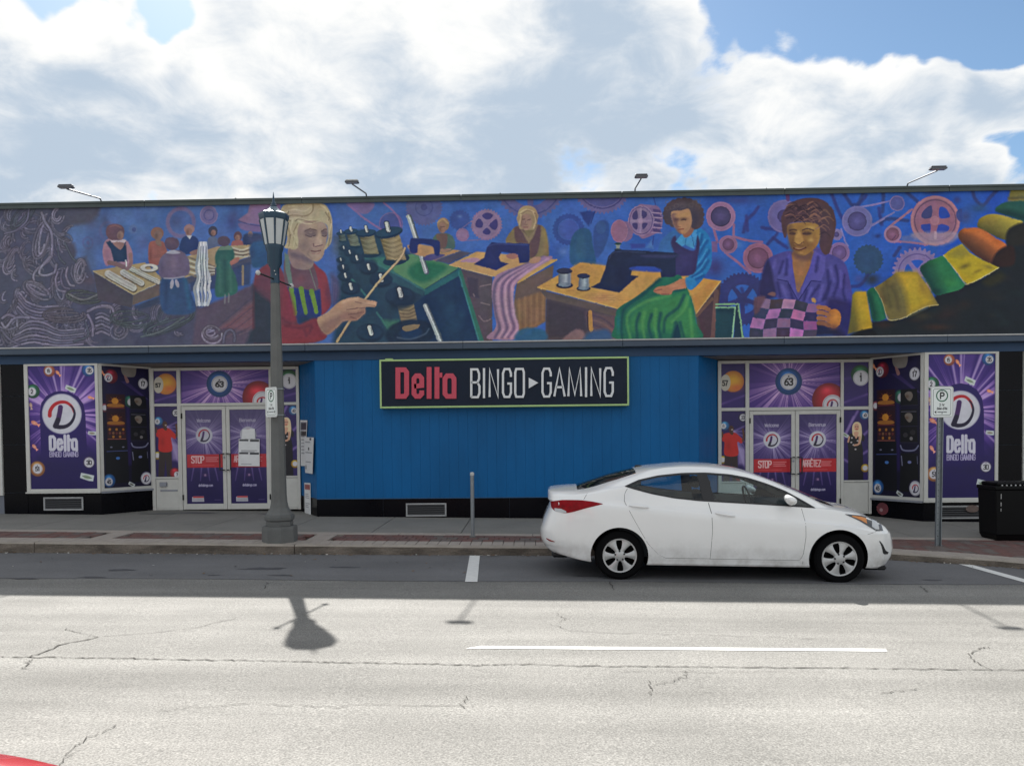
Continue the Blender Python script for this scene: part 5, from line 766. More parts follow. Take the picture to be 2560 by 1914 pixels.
def art_man(asp):
    c = Canvas(50, 560, 285, 1245, .32, (50, 32, 100), asp); 
    for k in range(9): c.stroke([(170, 760), (300, 1000 + 60 * k - 300)], 16, (170, 152, 196), .6, smooth=False, soft=5)
    c.poly([(200, 900), (290, 930), (285, 1090), (215, 1080)], (186, 172, 206), .7, soft=12); ball(c, 88, 702, 44, (74, 140, 196), '11', -.3, .1); ball(c, 262, 625, 42, (44, 36, 70), '22', .05, 0, .82); ball(c, 68, 1035, 40, (224, 190, 60), None)
    c.poly([(88, 985), (210, 985), (214, 1245), (160, 1245), (150, 1060), (130, 1245), (72, 1245)], (62, 48, 52), 1, soft=2); c.poly([(62, 800), (100, 775), (180, 770), (222, 800), (262, 845), (245, 878), (208, 865), (214, 990), (88, 990), (84, 870), (64, 850)], (196, 48, 44), 1, True, 1.2)
    c.ell(150, 735, 24, 34, (86, 54, 44), 1); c.poly([(130, 770), (172, 765), (160, 795)], (92, 58, 46), 1, True); c.ell(158, 742, 10, 7, (212, 200, 196), .8); c.stroke([(262, 850), (270, 800), (262, 740)], 20, (104, 66, 50), 1); c.stroke([(64, 810), (64, 770)], 16, (104, 66, 50), 1); c.blob(120, 900, 30, 60, (160, 34, 38), .6)
    ball(c, 240, 1205, 52, (186, 46, 60), '7', .4, .3, .6); c.grain(.04, 10, 10, 4); return c.a
def art_woman(asp):
    c = Canvas(1340, 685, 1580, 1397, .32, (52, 32, 106), asp)
    for P in ([(1360, 940), (1480, 700)], [(1345, 980), (1440, 760)], [(1580, 900), (1500, 980)], [(1340, 1180), (1420, 1230)], [(1580, 1100), (1500, 1150)]): c.stroke(P, 24, (160, 138, 190), .7, smooth=False, soft=5)
    ball(c, 1545, 740, 46, (66, 136, 196), '62', .15, .1); c.poly([(1390, 1090), (1530, 1080), (1535, 1400), (1390, 1400)], (22, 16, 34), 1, soft=2)
    c.poly([(1395, 950), (1440, 920), (1510, 920), (1545, 960), (1535, 1010), (1515, 1000), (1520, 1100), (1400, 1100)], (26, 22, 32), 1, True, 1.2)
    for x, y in ((1425, 970), (1480, 1000), (1440, 1040), (1460, 1085), (1420, 1015), (1500, 950)): c.ell(x, y, 9, 8, (214, 208, 208), .9)
    c.poly([(1430, 850), (1450, 815), (1490, 812), (1515, 850), (1520, 950), (1500, 1040), (1490, 960), (1440, 950), (1428, 900)], (222, 204, 170), 1, True); c.ell(1470, 862, 24, 34, (214, 170, 146), 1); c.poly([(1445, 915), (1490, 915), (1465, 980)], (212, 168, 144), 1, True); c.stroke([(1458, 858), (1464, 858)], 7, (50, 34, 34), 1); c.stroke([(1478, 858), (1484, 858)], 7, (50, 34, 34), 1); c.stroke([(1462, 882), (1480, 882)], 6, (170, 60, 60), 1)
    c.stroke([(1500, 960), (1490, 1030), (1450, 1045)], 18, (208, 164, 140), 1); c.stroke([(1400, 960), (1390, 1010)], 16, (208, 164, 140), 1); ball(c, 1552, 1275, 40, (232, 184, 60), None); note(c, 1362, 940, 34, .6); c.grain(.04, 10, 10, 5); return c.a
def art_door(fr, haze, asp):
    c = Canvas(88, 88, 660, 1472, .2, (70, 52, 112), asp); burst(c, 372, 460, 110, 620, 84, (70, 50, 116), (178, 164, 200), 33 + fr, 1.5)
    c.poly([(88, 900), (660, 900), (660, 1480), (88, 1480)], (40, 24, 92), 1, soft=60); c.poly([(88, 1250), (660, 1250), (660, 1480), (88, 1480)], (30, 14, 84), .9, soft=90); c.poly([(88, 60), (660, 60), (660, 230), (88, 230)], (66, 56, 104), .9, soft=70)
    for x0, x1 in ((320, 300), (420, 445), (200, 160), (530, 570)): c.stroke([(x0, 940), (x1, 1130)], 20, (170, 150, 196), .6, smooth=False, soft=4, w2=8)
    logo(c, 372, 462, 128, deep=(50, 44, 66)); c.text('Bienvenue' if fr else 'Welcome', 368, 268, 46, 9, (188, 182, 200), wd=.5, gap=.16)
    c.poly([(100, 742), (660, 742), (660, 938), (100, 938)], (190, 46, 56), 1)
    if fr: c.text('ARRÊTEZ', 282, 860, 92, 15, (226, 190, 190), wd=.34, gap=.1)
    else: c.text('STOP', 265, 868, 96, 18, (228, 194, 192), wd=.4, gap=.12)
    for y, x1 in ((790, 580), (818, 560), (846, 575)): c.stroke([(430 if fr else 395, y), (x1, y)], 15, (220, 150, 150), .8, smooth=False)
    c.stroke([(180, 905), (520, 905)], 7, (214, 120, 124), .8, smooth=False); c.text('deltabingo.com', 380, 1215, 34, 6, (200, 196, 214), wd=.4, gap=.12); c.ell(375, 1050, 40, 24, (98, 60, 110), .7, soft=6); c.text('18', 375, 1062, 26, 5, (190, 160, 190))
    c.poly([(165, 1375), (190, 1360), (345, 1360), (352, 1440), (165, 1440)], (196, 196, 200), 1); c.poly([(180, 1362), (345, 1362), (345, 1384), (180, 1384)], (190, 70, 76), 1)
    for y in (1398, 1412, 1426): c.stroke([(180, y), (340, y)], 6, (120, 118, 132), .8, smooth=False)
    c.stroke([(515, 1415), (605, 1415)], 7, (130, 124, 160), .8, smooth=False)
    c.a += (np.array([128, 124, 140]) - c.a) * haze * np.clip(1.2 - np.linspace(0, 1.6, c.H), 0, 1)[:, None, None]; c.grain(.04, 12, 12, 8 + fr); return c.a  # greyish reflection haze painted over the print, fading downwards
def art_notice(rows, head=None, dark=()):
    c = Canvas(0, 0, 100, 140, .45, (214, 214, 214))
    if head is not None: c.poly([(8, 8), (92, 8), (92, 30), (8, 30)], head, 1)
    for x0, y0, x1, y1 in dark: c.poly([(x0, y0), (x1, y0), (x1, y1), (x0, y1)], (46, 46, 54), 1)
    for y in rows: c.stroke([(14, y), (86 - (y * 7 % 30), y)], 3, (120, 120, 126), .8, smooth=False)
    c.grain(.03, 10, 10, 1); return c.a
# ---------------------------------------------------------------- street
def asphalt(name, base, speck, band):
    m = bpy.data.materials.new(name); m.use_nodes = True; nt = m.node_tree; b = nt.nodes['Principled BSDF']; N = nt.nodes.new; L = nt.links.new
    tc = N('ShaderNodeTexCoord'); P = tc.outputs['Object']
    def noise(scale, det, rough=.6, st=None):
        n = N('ShaderNodeTexNoise'); n.inputs['Scale'].default_value = scale; n.inputs['Detail'].default_value = det; n.inputs['Roughness'].default_value = rough; s_ = P
        if st: mp = N('ShaderNodeMapping'); mp.inputs['Scale'].default_value = st; L(P, mp.inputs[0]); s_ = mp.outputs[0]
        L(s_, n.inputs['Vector']); return n.outputs[0]
    def rng(v, a, b_, c, d):
        r = N('ShaderNodeMapRange'); L(v, r.inputs[0]); r.inputs[1].default_value, r.inputs[2].default_value, r.inputs[3].default_value, r.inputs[4].default_value = a, b_, c, d; return r.outputs[0]
    def mul(a, c): n = N('ShaderNodeMath'); n.operation = 'MULTIPLY'; L(a, n.inputs[0]); L(c, n.inputs[1]); return n.outputs[0]
    v = mul(rng(noise(.7, 6), .3, .7, .88, 1.12), rng(noise(95, 2, .5), .3, .7, 1 - speck, 1 + speck))
    vo = N('ShaderNodeTexVoronoi'); vo.inputs['Scale'].default_value = 60; L(P, vo.inputs['Vector']); v = mul(v, rng(vo.outputs['Distance'], .0, .75, 1 - speck * .8, 1 + speck * .5))
    v = mul(v, rng(noise(30, 3, .6), .58, .78, 1.0, .72)); v = mul(v, rng(noise(1.0, 4, .55, (.12, 1.6, 1)), .3, .7, 1 - band, 1 + band)); v = mul(v, rng(noise(9, 5, .7), .62, .8, 1.0, .8))
    mx = N('ShaderNodeMix'); mx.data_type = 'RGBA'; mx.blend_type = 'MULTIPLY'; mx.inputs[0].default_value = 1; mx.inputs[6].default_value = (*base, 1); L(v, mx.inputs[7]); L(mx.outputs[2], b.inputs['Base Color'])
    b.inputs['Roughness'].default_value = .9; b.inputs['Specular IOR Level'].default_value = .25
    bp = N('ShaderNodeBump'); bp.inputs['Strength'].default_value = .6; bp.inputs['Distance'].default_value = .006; L(noise(95, 3), bp.inputs['Height']); L(bp.outputs[0], b.inputs['Normal'])
    return m
M_ROAD = asphalt('old_pale_asphalt', (.186, .182, .171), .31, .22)
M_LANE = asphalt('grey_asphalt', (.138, .138, .142), .14, .07)
M_CRACK = mat('crack_dirt', (.04, .037, .033), .95); M_STAIN = mat('oil_stain', (.055, .055, .062), .7, var=.25, vscale=9)
M_LINE = mat('white_road_paint', (.66, .66, .64), .75, var=.1, vscale=14, var2=.12)
M_KERB = mat('kerb_concrete', (.30, .265, .225), .9, var=.22, vscale=3, bump=.5, bscale=30, var2=.12); M_BLOCK = mat('edging_block_concrete', (.325, .285, .25), .9, var=.12, vscale=5, bump=.3, bscale=60, var2=.08)
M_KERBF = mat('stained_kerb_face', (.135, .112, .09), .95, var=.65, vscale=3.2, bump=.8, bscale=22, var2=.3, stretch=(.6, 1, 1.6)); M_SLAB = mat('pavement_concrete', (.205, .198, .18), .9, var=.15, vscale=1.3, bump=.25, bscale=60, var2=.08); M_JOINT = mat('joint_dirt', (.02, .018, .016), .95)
M_BRICKS = [mat('paver_clay_%s' % n, c, .85, var=.2, vscale=6, bump=.3, bscale=50, var2=.12) for n, c in (('plum', (.125, .070, .062)), ('red', (.14, .066, .056)), ('grey', (.12, .098, .088)))]
XL, XR = -200, 200
road = tag(mesh('road', [(XL, -150, road_z(XL)), (XR, -150, road_z(XR)), (XR, 260, road_z(XR)), (XL, 260, road_z(XL))], [(0, 1, 2, 3)], M_ROAD), kind='structure')
def walk_hit(px, py):
    d = ray(px, py); t = (.13 - WC * 11.3 - EYE) / (d.z + WG * d.x - WC * d.y); return Vector((0, 0, EYE)) + d * t
_k = [walk_hit(*p) for p in ((2228, 1381), (2338, 1388.6), (2416, 1393), (2468, 1396.7), (2560, 1405))]
KX = [-40, 4.6] + [p.x for p in _k] + [_k[-1].x + .6, _k[-1].x + 1.4, 40]; _y0 = walk_hit(1200, 1365.6).y
KY = [_y0, _y0] + [min(p.y, _y0) for p in _k] + [_k[-1].y - .35, _k[-1].y - .6, _k[-1].y - .7]
def kerb_y(x): return float(np.interp(x, KX, KY))
Y_BLK, Y_BR0, Y_BR1, Y_STRIP = .15, walk_hit(1200, 1353.4).y - _y0, walk_hit(1200, 1338).y - _y0, walk_hit(1200, 1333).y - _y0
xs = sorted(set([-40, -20] + [round(v, 3) for v in np.arange(-13, 13.01, .5)] + [20, 40]))
def ribbon_xy(name, f0, f1, zf, m, parent=None, kind=None):
    V = []; Fc = []
    for i, x in enumerate(xs):
        V += [(x, f0(x), zf(x, f0(x))), (x, f1(x), zf(x, f1(x)))]
        if i: Fc.append((2 * i - 2, 2 * i, 2 * i + 1, 2 * i - 1))
    return tag(mesh(name, V, Fc, m, parent), kind=kind)
ribbon_xy('parking_lane', lambda x: 9.2 + .03 * math.sin(x * 1.1), lambda x: kerb_y(x) + .05, lambda x, y: road_z(x) + .004, M_LANE, None, 'structure')
pavement = ribbon_xy('pavement', lambda x: kerb_y(x) + .1, lambda x: 17.0, lambda x, y: walk_z(x, y) - .035, M_JOINT, None, 'structure')
def slab_prism(name, x0, x1, y0, y1, zf, th, m, parent, bev=.006, sk=0.0):
    bm = bmesh.new(); c = [(x0, y0(x0)), (x1, y0(x1)), (x1 + sk, y1(x1)), (x0 + sk, y1(x0))]
    bm_hex(bm, [(x, y, zf(x, y) - th) for x, y in c], [(x, y, zf(x, y)) for x, y in c], bev); return from_bm(name, bm, m, parent)
x = -13.2
while x < 13:
    slab_prism('slab', x + .006, x + 1.494, lambda q: _y0 + Y_STRIP + .02, lambda q: 16.4, walk_z, .1, M_SLAB, pavement, .008); x += 1.5
x = -13.2
while x < 13:
    slab_prism('border_strip', x + .004, x + 2.196, lambda q: _y0 + Y_BR1 + .012, lambda q: _y0 + Y_STRIP - .012, lambda a, b: walk_z(a, b) + .002, .1, M_BLOCK, pavement, .005); x += 2.2
kerb = tag(thing('kerb', 'long pale concrete kerb with pitted front face beside the parking lane', 'kerb'), kind='structure')
del kerb['category']; del kerb['label']
j0 = walk_hit(728, 1365).x; x = j0 - 3.95 * 3
while x < 13:
    n = 8; V = []; Fc = []; a, b2 = x + .008, x + 3.942
    for i in range(n + 1):
        q = a + (b2 - a) * i / n; ky = kerb_y(q); r = lambda s_: random.uniform(-s_, s_); zt = walk_z(q, ky)
        V += [(q, ky - .03 + r(.012), road_z(q) - .06), (q, ky - .012 + r(.014), road_z(q) + .05 + r(.012)), (q, ky - .002 + r(.004), zt - .02 + r(.003)), (q, ky + .018, zt + .001), (q, ky + Y_BLK - .004, zt + .001), (q, ky + Y_BLK - .004, zt - .1)]
        if i:
            for s_ in range(5): k0 = 6 * (i - 1) + s_; Fc.append((k0, k0 + 6, k0 + 7, k0 + 1))
    Fc += [(5, 4, 3, 2, 1, 0), tuple(6 * n + t for t in range(6))]
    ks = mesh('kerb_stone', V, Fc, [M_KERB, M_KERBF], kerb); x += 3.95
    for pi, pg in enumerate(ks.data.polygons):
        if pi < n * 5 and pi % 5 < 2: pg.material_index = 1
# edging blocks and clay pavers between kerb and footway
BANDS = [(walk_hit(275, 1339).x - .17, walk_hit(275, 1339).x + .17), (walk_hit(800, 1345).x - .17, walk_hit(800, 1345).x + .17)]
for a, b2 in BANDS: slab_prism('cross_strip', a + .004, b2 - .004, lambda q: kerb_y(q) + Y_BR0 + .004, lambda q: kerb_y(q) + Y_BR1, lambda u, v: walk_z(u, v) + .002, .09, M_BLOCK, pavement, .005)
x = -12.0; BW = .165
while x < 11.5:
    slab_prism('edging_block', x + .0035, x + BW - .0035, lambda q: kerb_y(q) + Y_BLK + .002, lambda q: kerb_y(q) + Y_BR0 - .002, lambda u, v: walk_z(u, v) + .001 + .0015 * math.sin(u * 37), .09, M_BLOCK, pavement, .006); x += BW
rows = 3; rd = (Y_BR1 - Y_BR0) / rows; cells = []; FAR = _y0 + Y_BR1
for r_ in range(9):
    x = -12.0 + (r_ % 2) * .08
    while x < 11.5:
        y1_ = FAR - rd * r_; ylo = kerb_y(x) + Y_BR0
        if y1_ - ylo > .04 and not any(a - .06 < x + BW / 2 < b2 + .06 for a, b2 in BANDS): cells.append((x, r_))
        x += BW
def seen(x):
    px = project((x, 12.0, .15))[0]; return -10 < px < 2570 and not (1372 < px < 2215)
main = [c_ for c_ in cells if seen(c_[0])]; main.sort(key=lambda q: (-q[1], -q[0])); keep = set(main[:300]); bmr = bmesh.new()
for x, r_ in cells:
    f1 = lambda q, r_=r_: FAR - rd * r_ - .003; f0 = lambda q, r_=r_: max(FAR - rd * (r_ + 1) + .003, kerb_y(q) + Y_BR0 + .002); dz = random.uniform(-.003, .002); zf = lambda u, v: walk_z(u, v) + dz
    if (x, r_) in keep: slab_prism('brick_paver', x + .003, x + BW - .003, f0, f1, zf, .07, random.choice(M_BRICKS + M_BRICKS[:1]), pavement, .005)
    else:
        c_ = [(x + .003, f0(x)), (x + BW - .003, f0(x)), (x + BW - .003, f1(x)), (x + .003, f1(x))]; bm_hex(bmr, [(u, v, zf(u, v) - .06) for u, v in c_], [(u, v, zf(u, v)) for u, v in c_])
tag(from_bm('brick_pavers', bmr, M_BRICKS[0], pavement), kind='stuff')
# paint
def line_quad(name, P, m=M_LINE, dz=.008, parent=road): return mesh(name, [(p[0], p[1], road_z(p[0]) + dz) for p in P], [tuple(range(len(P)))], m, parent)
a = at_z(1190, 1383, 0, GR); b2 = at_z(1178, 1455, 0, GR)
line_quad('bay_line', [(b2.x - .075, b2.y), (b2.x + .075, b2.y), (a.x + .075, _y0 - .06), (a.x - .075, _y0 - .06)])
a = at_z(2405, 1409, 0, GR); b2 = at_z(2600, 1463, 0, GR); line_quad('bay_line', [(b2.x - .075, 9.1), (b2.x + .075, 9.1), (a.x + .075, a.y), (a.x - .075, a.y)])
a = at_z(1165, 1617.5, 0, GR); b2 = at_z(2213, 1625, 0, GR); line_quad('lane_dash', [(a.x, a.y - .04), (b2.x, b2.y - .04), (b2.x + .02, b2.y + .038), (a.x + .12, a.y + .038)], dz=.004)
line_quad('lane_dash', [(a.x - 9.2, a.y - .055), (a.x - 5.8, b2.y - .055), (a.x - 5.8, b2.y + .05), (a.x - 9.2, a.y + .05)])
# cracks
def crack(P, w, jit=.03, sub=7):
    Q = [at_z(x, y, 0, GR) for x, y in P]; pts = []
    for i in range(len(Q) - 1):
        for t in range(sub):
            p = Q[i].lerp(Q[i + 1], t / sub); k = 0 if (i == 0 and t == 0) else 1; pts.append(Vector((p.x + k * random.gauss(0, jit * .5), p.y + k * random.gauss(0, jit * .6), 0)))
    pts.append(Q[-1]); V = []; Fc = []
    for i, p in enumerate(pts):
        t = (pts[min(i + 1, len(pts) - 1)] - pts[max(i - 1, 0)]); n = Vector((-t.y, t.x, 0)).normalized() * w * random.uniform(.2, .85) * .42
        V += [(p.x + n.x, p.y + n.y, road_z(p.x) + .0062), (p.x - n.x, p.y - n.y, road_z(p.x) + .0062)]
        if i: Fc.append((2 * i - 2, 2 * i - 1, 2 * i + 1, 2 * i))
    mesh('crack', V, Fc, M_CRACK, road)
crack([(-120, 1640), (0, 1642), (130, 1643), (260, 1645), (420, 1648), (580, 1650), (700, 1652), (830, 1655), (960, 1658), (1100, 1660), (1190, 1663), (1280, 1660), (1494, 1665), (1656, 1666), (1859, 1668), (2090, 1669), (2316, 1672), (2560, 1675), (2700, 1677)], .026, .013, 14)
crack([(75, 1643), (150, 1612), (245, 1592)], .035, .02); crack([(245, 1592), (300, 1588), (480, 1572), (590, 1545)], .012); crack([(245, 1592), (190, 1580), (160, 1572)], .012); crack([(80, 1648), (75, 1660), (62, 1672)], .015)
crack([(2480, 1675), (2420, 1645), (2440, 1625), (2470, 1617)], .018); crack([(1712, 1677), (1715, 1690), (1690, 1702), (1640, 1712)], .012); crack([(1620, 1702), (1628, 1720), (1625, 1738)], .012)
crack([(150, 1914), (180, 1870), (230, 1840), (285, 1815)], .011); crack([(400, 1775), (640, 1758), (780, 1768), (900, 1762), (1060, 1765), (1190, 1763)], .009, .03); crack([(1160, 1770), (1165, 1740)], .012)
crack([(560, 1576), (900, 1574), (1180, 1578), (1280, 1578)], .007, .02); crack([(1375, 1560), (1425, 1577), (1560, 1583), (1700, 1585), (1900, 1592), (2070, 1597)], .011, .025); crack([(1390, 1532), (1415, 1546), (1398, 1556)], .014)
crack([(1540, 1679), (1800, 1681), (2060, 1680)], .008, .03, 10); crack([(2200, 1733), (2240, 1728), (2290, 1722)], .012); crack([(660, 1472), (668, 1456)], .018); crack([(1526, 1455), (1535, 1475)], .02); crack([(2300, 1465), (2320, 1480)], .02); crack([(900, 1470), (1100, 1478)], .006)
# stains and litter
def stain(cx, cy, rx, ry, n=14, dz=.0065):
    p = at_z(cx, cy, 0, GR); V = [(p.x + rx * math.cos(2 * math.pi * i / n) * random.uniform(.55, 1.1), p.y + ry * math.sin(2 * math.pi * i / n) * random.uniform(.5, 1.1)) for i in range(n)]
    mesh('stain', [(u, v, road_z(u) + dz) for u, v in V], [tuple(range(n))], M_STAIN, road)
stain(655, 1422, .34, .13); stain(700, 1438, .2, .05); stain(300, 1425, .22, .08); stain(535, 1438, .1, .04); stain(230, 1443, .2, .06); stain(2330, 1450, .16, .05); stain(860, 1418, .25, .05); stain(1480, 1440, .3, .05); stain(60, 1446, .2, .05)
def damp(cx, cy, rx, ry, n=18):
    p = walk_hit(cx, cy); V = [(p.x + rx * math.cos(2 * math.pi * i / n) * random.uniform(.55, 1.15), p.y + ry * math.sin(2 * math.pi * i / n) * random.uniform(.5, 1.1)) for i in range(n)]
    mesh('damp_patch', [(u, v, walk_z(u, v) + .003) for u, v in V], [tuple(range(n))], mat('damp_concrete', (.085, .085, .09), .6, var=.2, vscale=6), pavement)
damp(480, 1282, .75, .16); damp(395, 1284, .4, .1); damp(690, 1284, .35, .22); damp(2380, 1353, .14, .04)
bml = bmesh.new(); cols = 3
for i in range(420):
    x = random.uniform(-10.5, 9.5); y = kerb_y(x) - .035 - abs(random.gauss(0, .05)) if random.random() < .86 else random.uniform(9.4, 11.1); z = road_z(x) + .006; s_ = random.uniform(.008, .03); t = random.uniform(0, 6.3); vs = []
    for k in range(5): q = t + k * 1.257; vs.append(bml.verts.new((x + s_ * math.cos(q) * random.uniform(.5, 1.2), y + s_ * .7 * math.sin(q), z + .004 + random.uniform(0, .012))))
    f = bml.faces.new(vs); f.material_index = random.choice((0, 0, 1, 2))
tag(from_bm('leaf_litter', bml, [mat('dry_leaf', (.16, .10, .055), .9), mat('pale_scrap', (.52, .5, .45), .8), mat('dark_leaf', (.045, .035, .028), .9)]), 'dry leaves and pale scraps of litter gathered along the kerb', 'litter', kind='stuff')
# ---------------------------------------------------------------- the bingo hall
YM, YW, YD = 14.6, 14.8, 15.7
def zw(py, px=1280, Y=YW): return at_y(px, py, Y).z
def xw(px, py=1100, Y=YW): return at_y(px, py, Y).x
M_COPE = mat('grey_green_metal', (.055, .07, .068), .45, .3, var=.15, vscale=4); M_TRIM = mat('weathered_white_trim', (.42, .42, .42), .6, var=.2, vscale=8); M_FASC = mat('slate_blue_paint', (.045, .068, .105), .55, var=.12, vscale=4)
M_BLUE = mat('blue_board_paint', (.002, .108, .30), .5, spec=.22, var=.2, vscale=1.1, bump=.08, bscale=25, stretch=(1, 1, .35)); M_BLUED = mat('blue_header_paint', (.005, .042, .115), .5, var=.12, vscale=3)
M_BLACK = mat('black_glass_tile', (.003, .003, .005), .22, spec=.12, var=.3, vscale=3); M_GROUT = mat('tile_grout', (.05, .065, .09), .8); M_SOF = mat('soffit_board', (.20, .185, .175), .8, var=.2, vscale=3)
M_ALU = mat('cream_aluminium', (.58, .57, .53), .42, spec=.45, var=.07, vscale=7, var2=.04); M_ALUD = mat('grey_aluminium', (.27, .28, .32), .4, .2, var=.1, vscale=5); M_ROOF = mat('roof_membrane', (.08, .08, .085), .9, var=.2); M_RENDER = mat('dark_render', (.06, .06, .075), .9, var=.2)
M_VENT = mat('painted_vent_metal', (.36, .36, .36), .5, var=.15, vscale=10); M_DARK = mat('dark_void', (.004, .004, .005), .9); M_PURL = mat('dusty_plum_panel', (.07, .07, .10), .6)
PRINT = paint_mat('printed_vinyl', 1.22, .34, .4, grime=.04); MURAL = paint_mat('mural_paint', 1.08, .62, .3, bump=.12, bscale=35, grime=.05)
zMb, zMt, zC = zw(851, Y=YM), zw(493, Y=YM), zw(483, Y=YM - .06)
BX0, BX1 = -13.5, 12.5
bld = thing('storefront_building', 'long low bingo hall with painted mural, blue boarded wall and two purple entrances', 'building', (-.5, 15.2, .2))
box('rear_hall', BX0, BX1, 15.95, 32, -.4, zC - .25, M_RENDER, bld); box('roof_deck', BX0, BX1, YM + .3, 31.9, zC - .24, zC - .18, M_ROOF, bld)
box('upper_wall', BX0, BX1, YM + .012, YM + .3, zMb, zC - .08, M_RENDER, bld)
cv = paint_mural()
mx0, mx1 = at_y(-26, 680, YM).x, at_y(2586, 680, YM).x; nx, ny = 1840, 268
co = np.zeros((ny, nx, 3)); co[..., 0] = np.linspace(mx0, mx1, nx)[None]; co[..., 1] = YM; co[..., 2] = np.linspace(zMb, zMt, ny)[:, None]
Rt = np.array(CAM_R.transposed()); q = (co - np.array([0, 0, EYE])) @ Rt.T; U = IMG_W / 2 + F_PX * q[..., 0] / -q[..., 2]; W_ = CYP - F_PX * q[..., 1] / -q[..., 2]
fx = np.clip((U - cv.x0) * cv.res - .5, 0, cv.W - 1.01); fy = np.clip((W_ - cv.y0) * cv.res - .5, 0, cv.H - 1.01); ix, iy = fx.astype(int), fy.astype(int); ax, ay = (fx - ix)[..., None], (fy - iy)[..., None]
rgb = (cv.a[iy, ix] * (1 - ax) + cv.a[iy, ix + 1] * ax) * (1 - ay) + (cv.a[iy + 1, ix] * (1 - ax) + cv.a[iy + 1, ix + 1] * ax) * ay
o = grid_paint('mural', co - np.array(bld.location), lin(rgb), MURAL, bld); o['label'] = 'painted mural of rope and sewing workers with gears and fabric bolts'
box('mural_end_panel', BX0, mx0 - .004, YM, YM + .011, zMb, zMt, mat('mural_end_grey', (.085, .085, .14), .7, var=.2), bld); box('mural_end_panel', mx1 + .004, BX1, YM, YM + .011, zMb, zMt, mat('mural_end_dark', (.018, .022, .028), .7, var=.2), bld)
# coping in lengths, thin trim below and above the mural
x = BX0
while x < BX1 - .1:
    x1 = min(x + 3.05, BX1); bm = bmesh.new(); bm_box(bm, x + .004, x1 - .004, YM - .06, YM + .42, zC - .05, zC, .008); bm_box(bm, x + .004, x1 - .004, YM - .05, YM - .035, zC - .115, zC - .052); from_bm('coping', bm, M_COPE, bld)
    box('drip_rail', x + .003, x1 - .003, YM - .022, YM + .01, zMt, zMt + .035, M_COPE, bld); box('mural_sill', x + .003, x1 - .003, YM - .03, YM + .01, zMb - .032, zMb - .004, M_TRIM, bld, .004)
    box('fascia_board', x + .002, x1 - .002, YM - .02, YM + .28, zw(870, Y=YM), zw(856, Y=YM), M_FASC, bld, .006); x += 3.05
for px in (583, 1250, 1920): p = at_y(px, 485, YM - .02); lathe('roof_stud', [(.02, 0), (.03, .02), (.012, .06)], (p.x, YM + .1, zC - .002), M_COPE, bld, 8)
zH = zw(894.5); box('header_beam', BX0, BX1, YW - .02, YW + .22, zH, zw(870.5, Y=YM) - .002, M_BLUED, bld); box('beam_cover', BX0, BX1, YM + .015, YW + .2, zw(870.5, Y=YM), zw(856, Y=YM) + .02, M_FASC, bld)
# plan of the front
XA0, XA1 = xw(7), xw(66); XB1 = xw(250); XC = xw(381, Y=YD); XD = xw(751, Y=YD); XE = xw(790); XF = xw(1747); XG = xw(1794, Y=YD); XH = xw(2177, Y=YD); XI = xw(2309); XJ = xw(2494); XK = xw(2555)
box('entrance_soffit', XB1 - .2, XE + .1, YW + .21, YD + .25, zH - .005, zH + .06, M_SOF, bld); box('entrance_soffit', XF - .1, XI + .2, YW + .21, YD + .25, zH - .005, zH + .06, M_SOF, bld)
# blue boards
zB = zw(1244, 1000); nb = 40; bw = (XF - XE) / nb
for i in range(nb): box('board', XE + i * bw + .0008, XE + (i + 1) * bw - .0008, YW + random.uniform(-.0003, .0003), YW + .03, zB, zH, M_BLUE, bld, .0008)
box('wall_core', XE + .02, XF - .02, YW + .031, YW + .3, .0, zH, M_BLUED, bld); box('base_trim', XE, XF, YW - .014, YW + .02, zB - .016, zB - .001, mat('blue_trim', (.02, .10, .22), .5), bld)
def vplane(name, A, B, z0, z1, m, th=.03, parent=bld):
    """upright panel between two plan points; thickness to the back"""
    A = Vector((*A, 0)); B = Vector((*B, 0)); d = (B - A).normalized(); n = Vector((-d.y, d.x, 0)) * th; bm = bmesh.new()
    c = [A, B, B + n, A + n]; f = lambda v, p: v if not callable(v) else v(p.x, p.y)
    bm_hex(bm, [(p.x, p.y, f(z0, p)) for p in c], [(p.x, p.y, f(z1, p)) for p in c]); return from_bm(name, bm, m, parent)
low = lambda x, y: walk_z(x, y) - .05
# side walls of the recesses, boarded as well
for (A, B) in (((XD, YD), (XE - .004, YW)), ((XF + .004, YW), (XG, YD))):
    A = Vector(A); B = Vector(B); n = 5
    for i in range(n): p, q = A.lerp(B, i / n), A.lerp(B, (i + 1) / n); e = (q - p).normalized() * .0015; vplane('return_board', p + e, q - e, zB, zH, M_BLUE)
    vplane('return_base', A, B, low, zB - .002, M_BLACK)
# black tile base and piers
M_ = [xw(955), xw(1272), (XF + xw(1272)) / 2 + .5, XF]; p0 = XE
for e in M_: vplane('base_tile', (p0 + .004, YW + .004), (e - .004, YW + .004), low, zB - .017, M_BLACK); p0 = e
box('base_backing', XE, XF, YW + .02, YW + .03, -.2, zB - .02, M_GROUT, bld)
for (a, b2, hs) in ((XA0, XA1, (990, 1111, 1231)), (XJ, XK, (975, 1111, 1240))):
    zz = [None] + [zw(h, 40 if a < 0 else 2525) for h in hs[::-1]] + [zH]
    for i in range(len(zz) - 1): vplane('pier_tile', (a + .004, YW - .001), (b2 - .004, YW - .001), low if i == 0 else zz[i] + .006, zz[i + 1] - .006, M_BLACK)
    box('pier_core', a, b2, YW + .028, YW + .3, -.1, zH, M_GROUT, bld)
box('side_panel', BX0, XA0 - .01, YW - .03, YW + .25, zw(1238, 4), zH, M_ALU, bld); box('side_plinth', BX0, XA0 - .01, YW, YW + .24, -.1, zw(1238, 4) - .004, mat('grey_plinth', (.16, .17, .2), .8), bld)
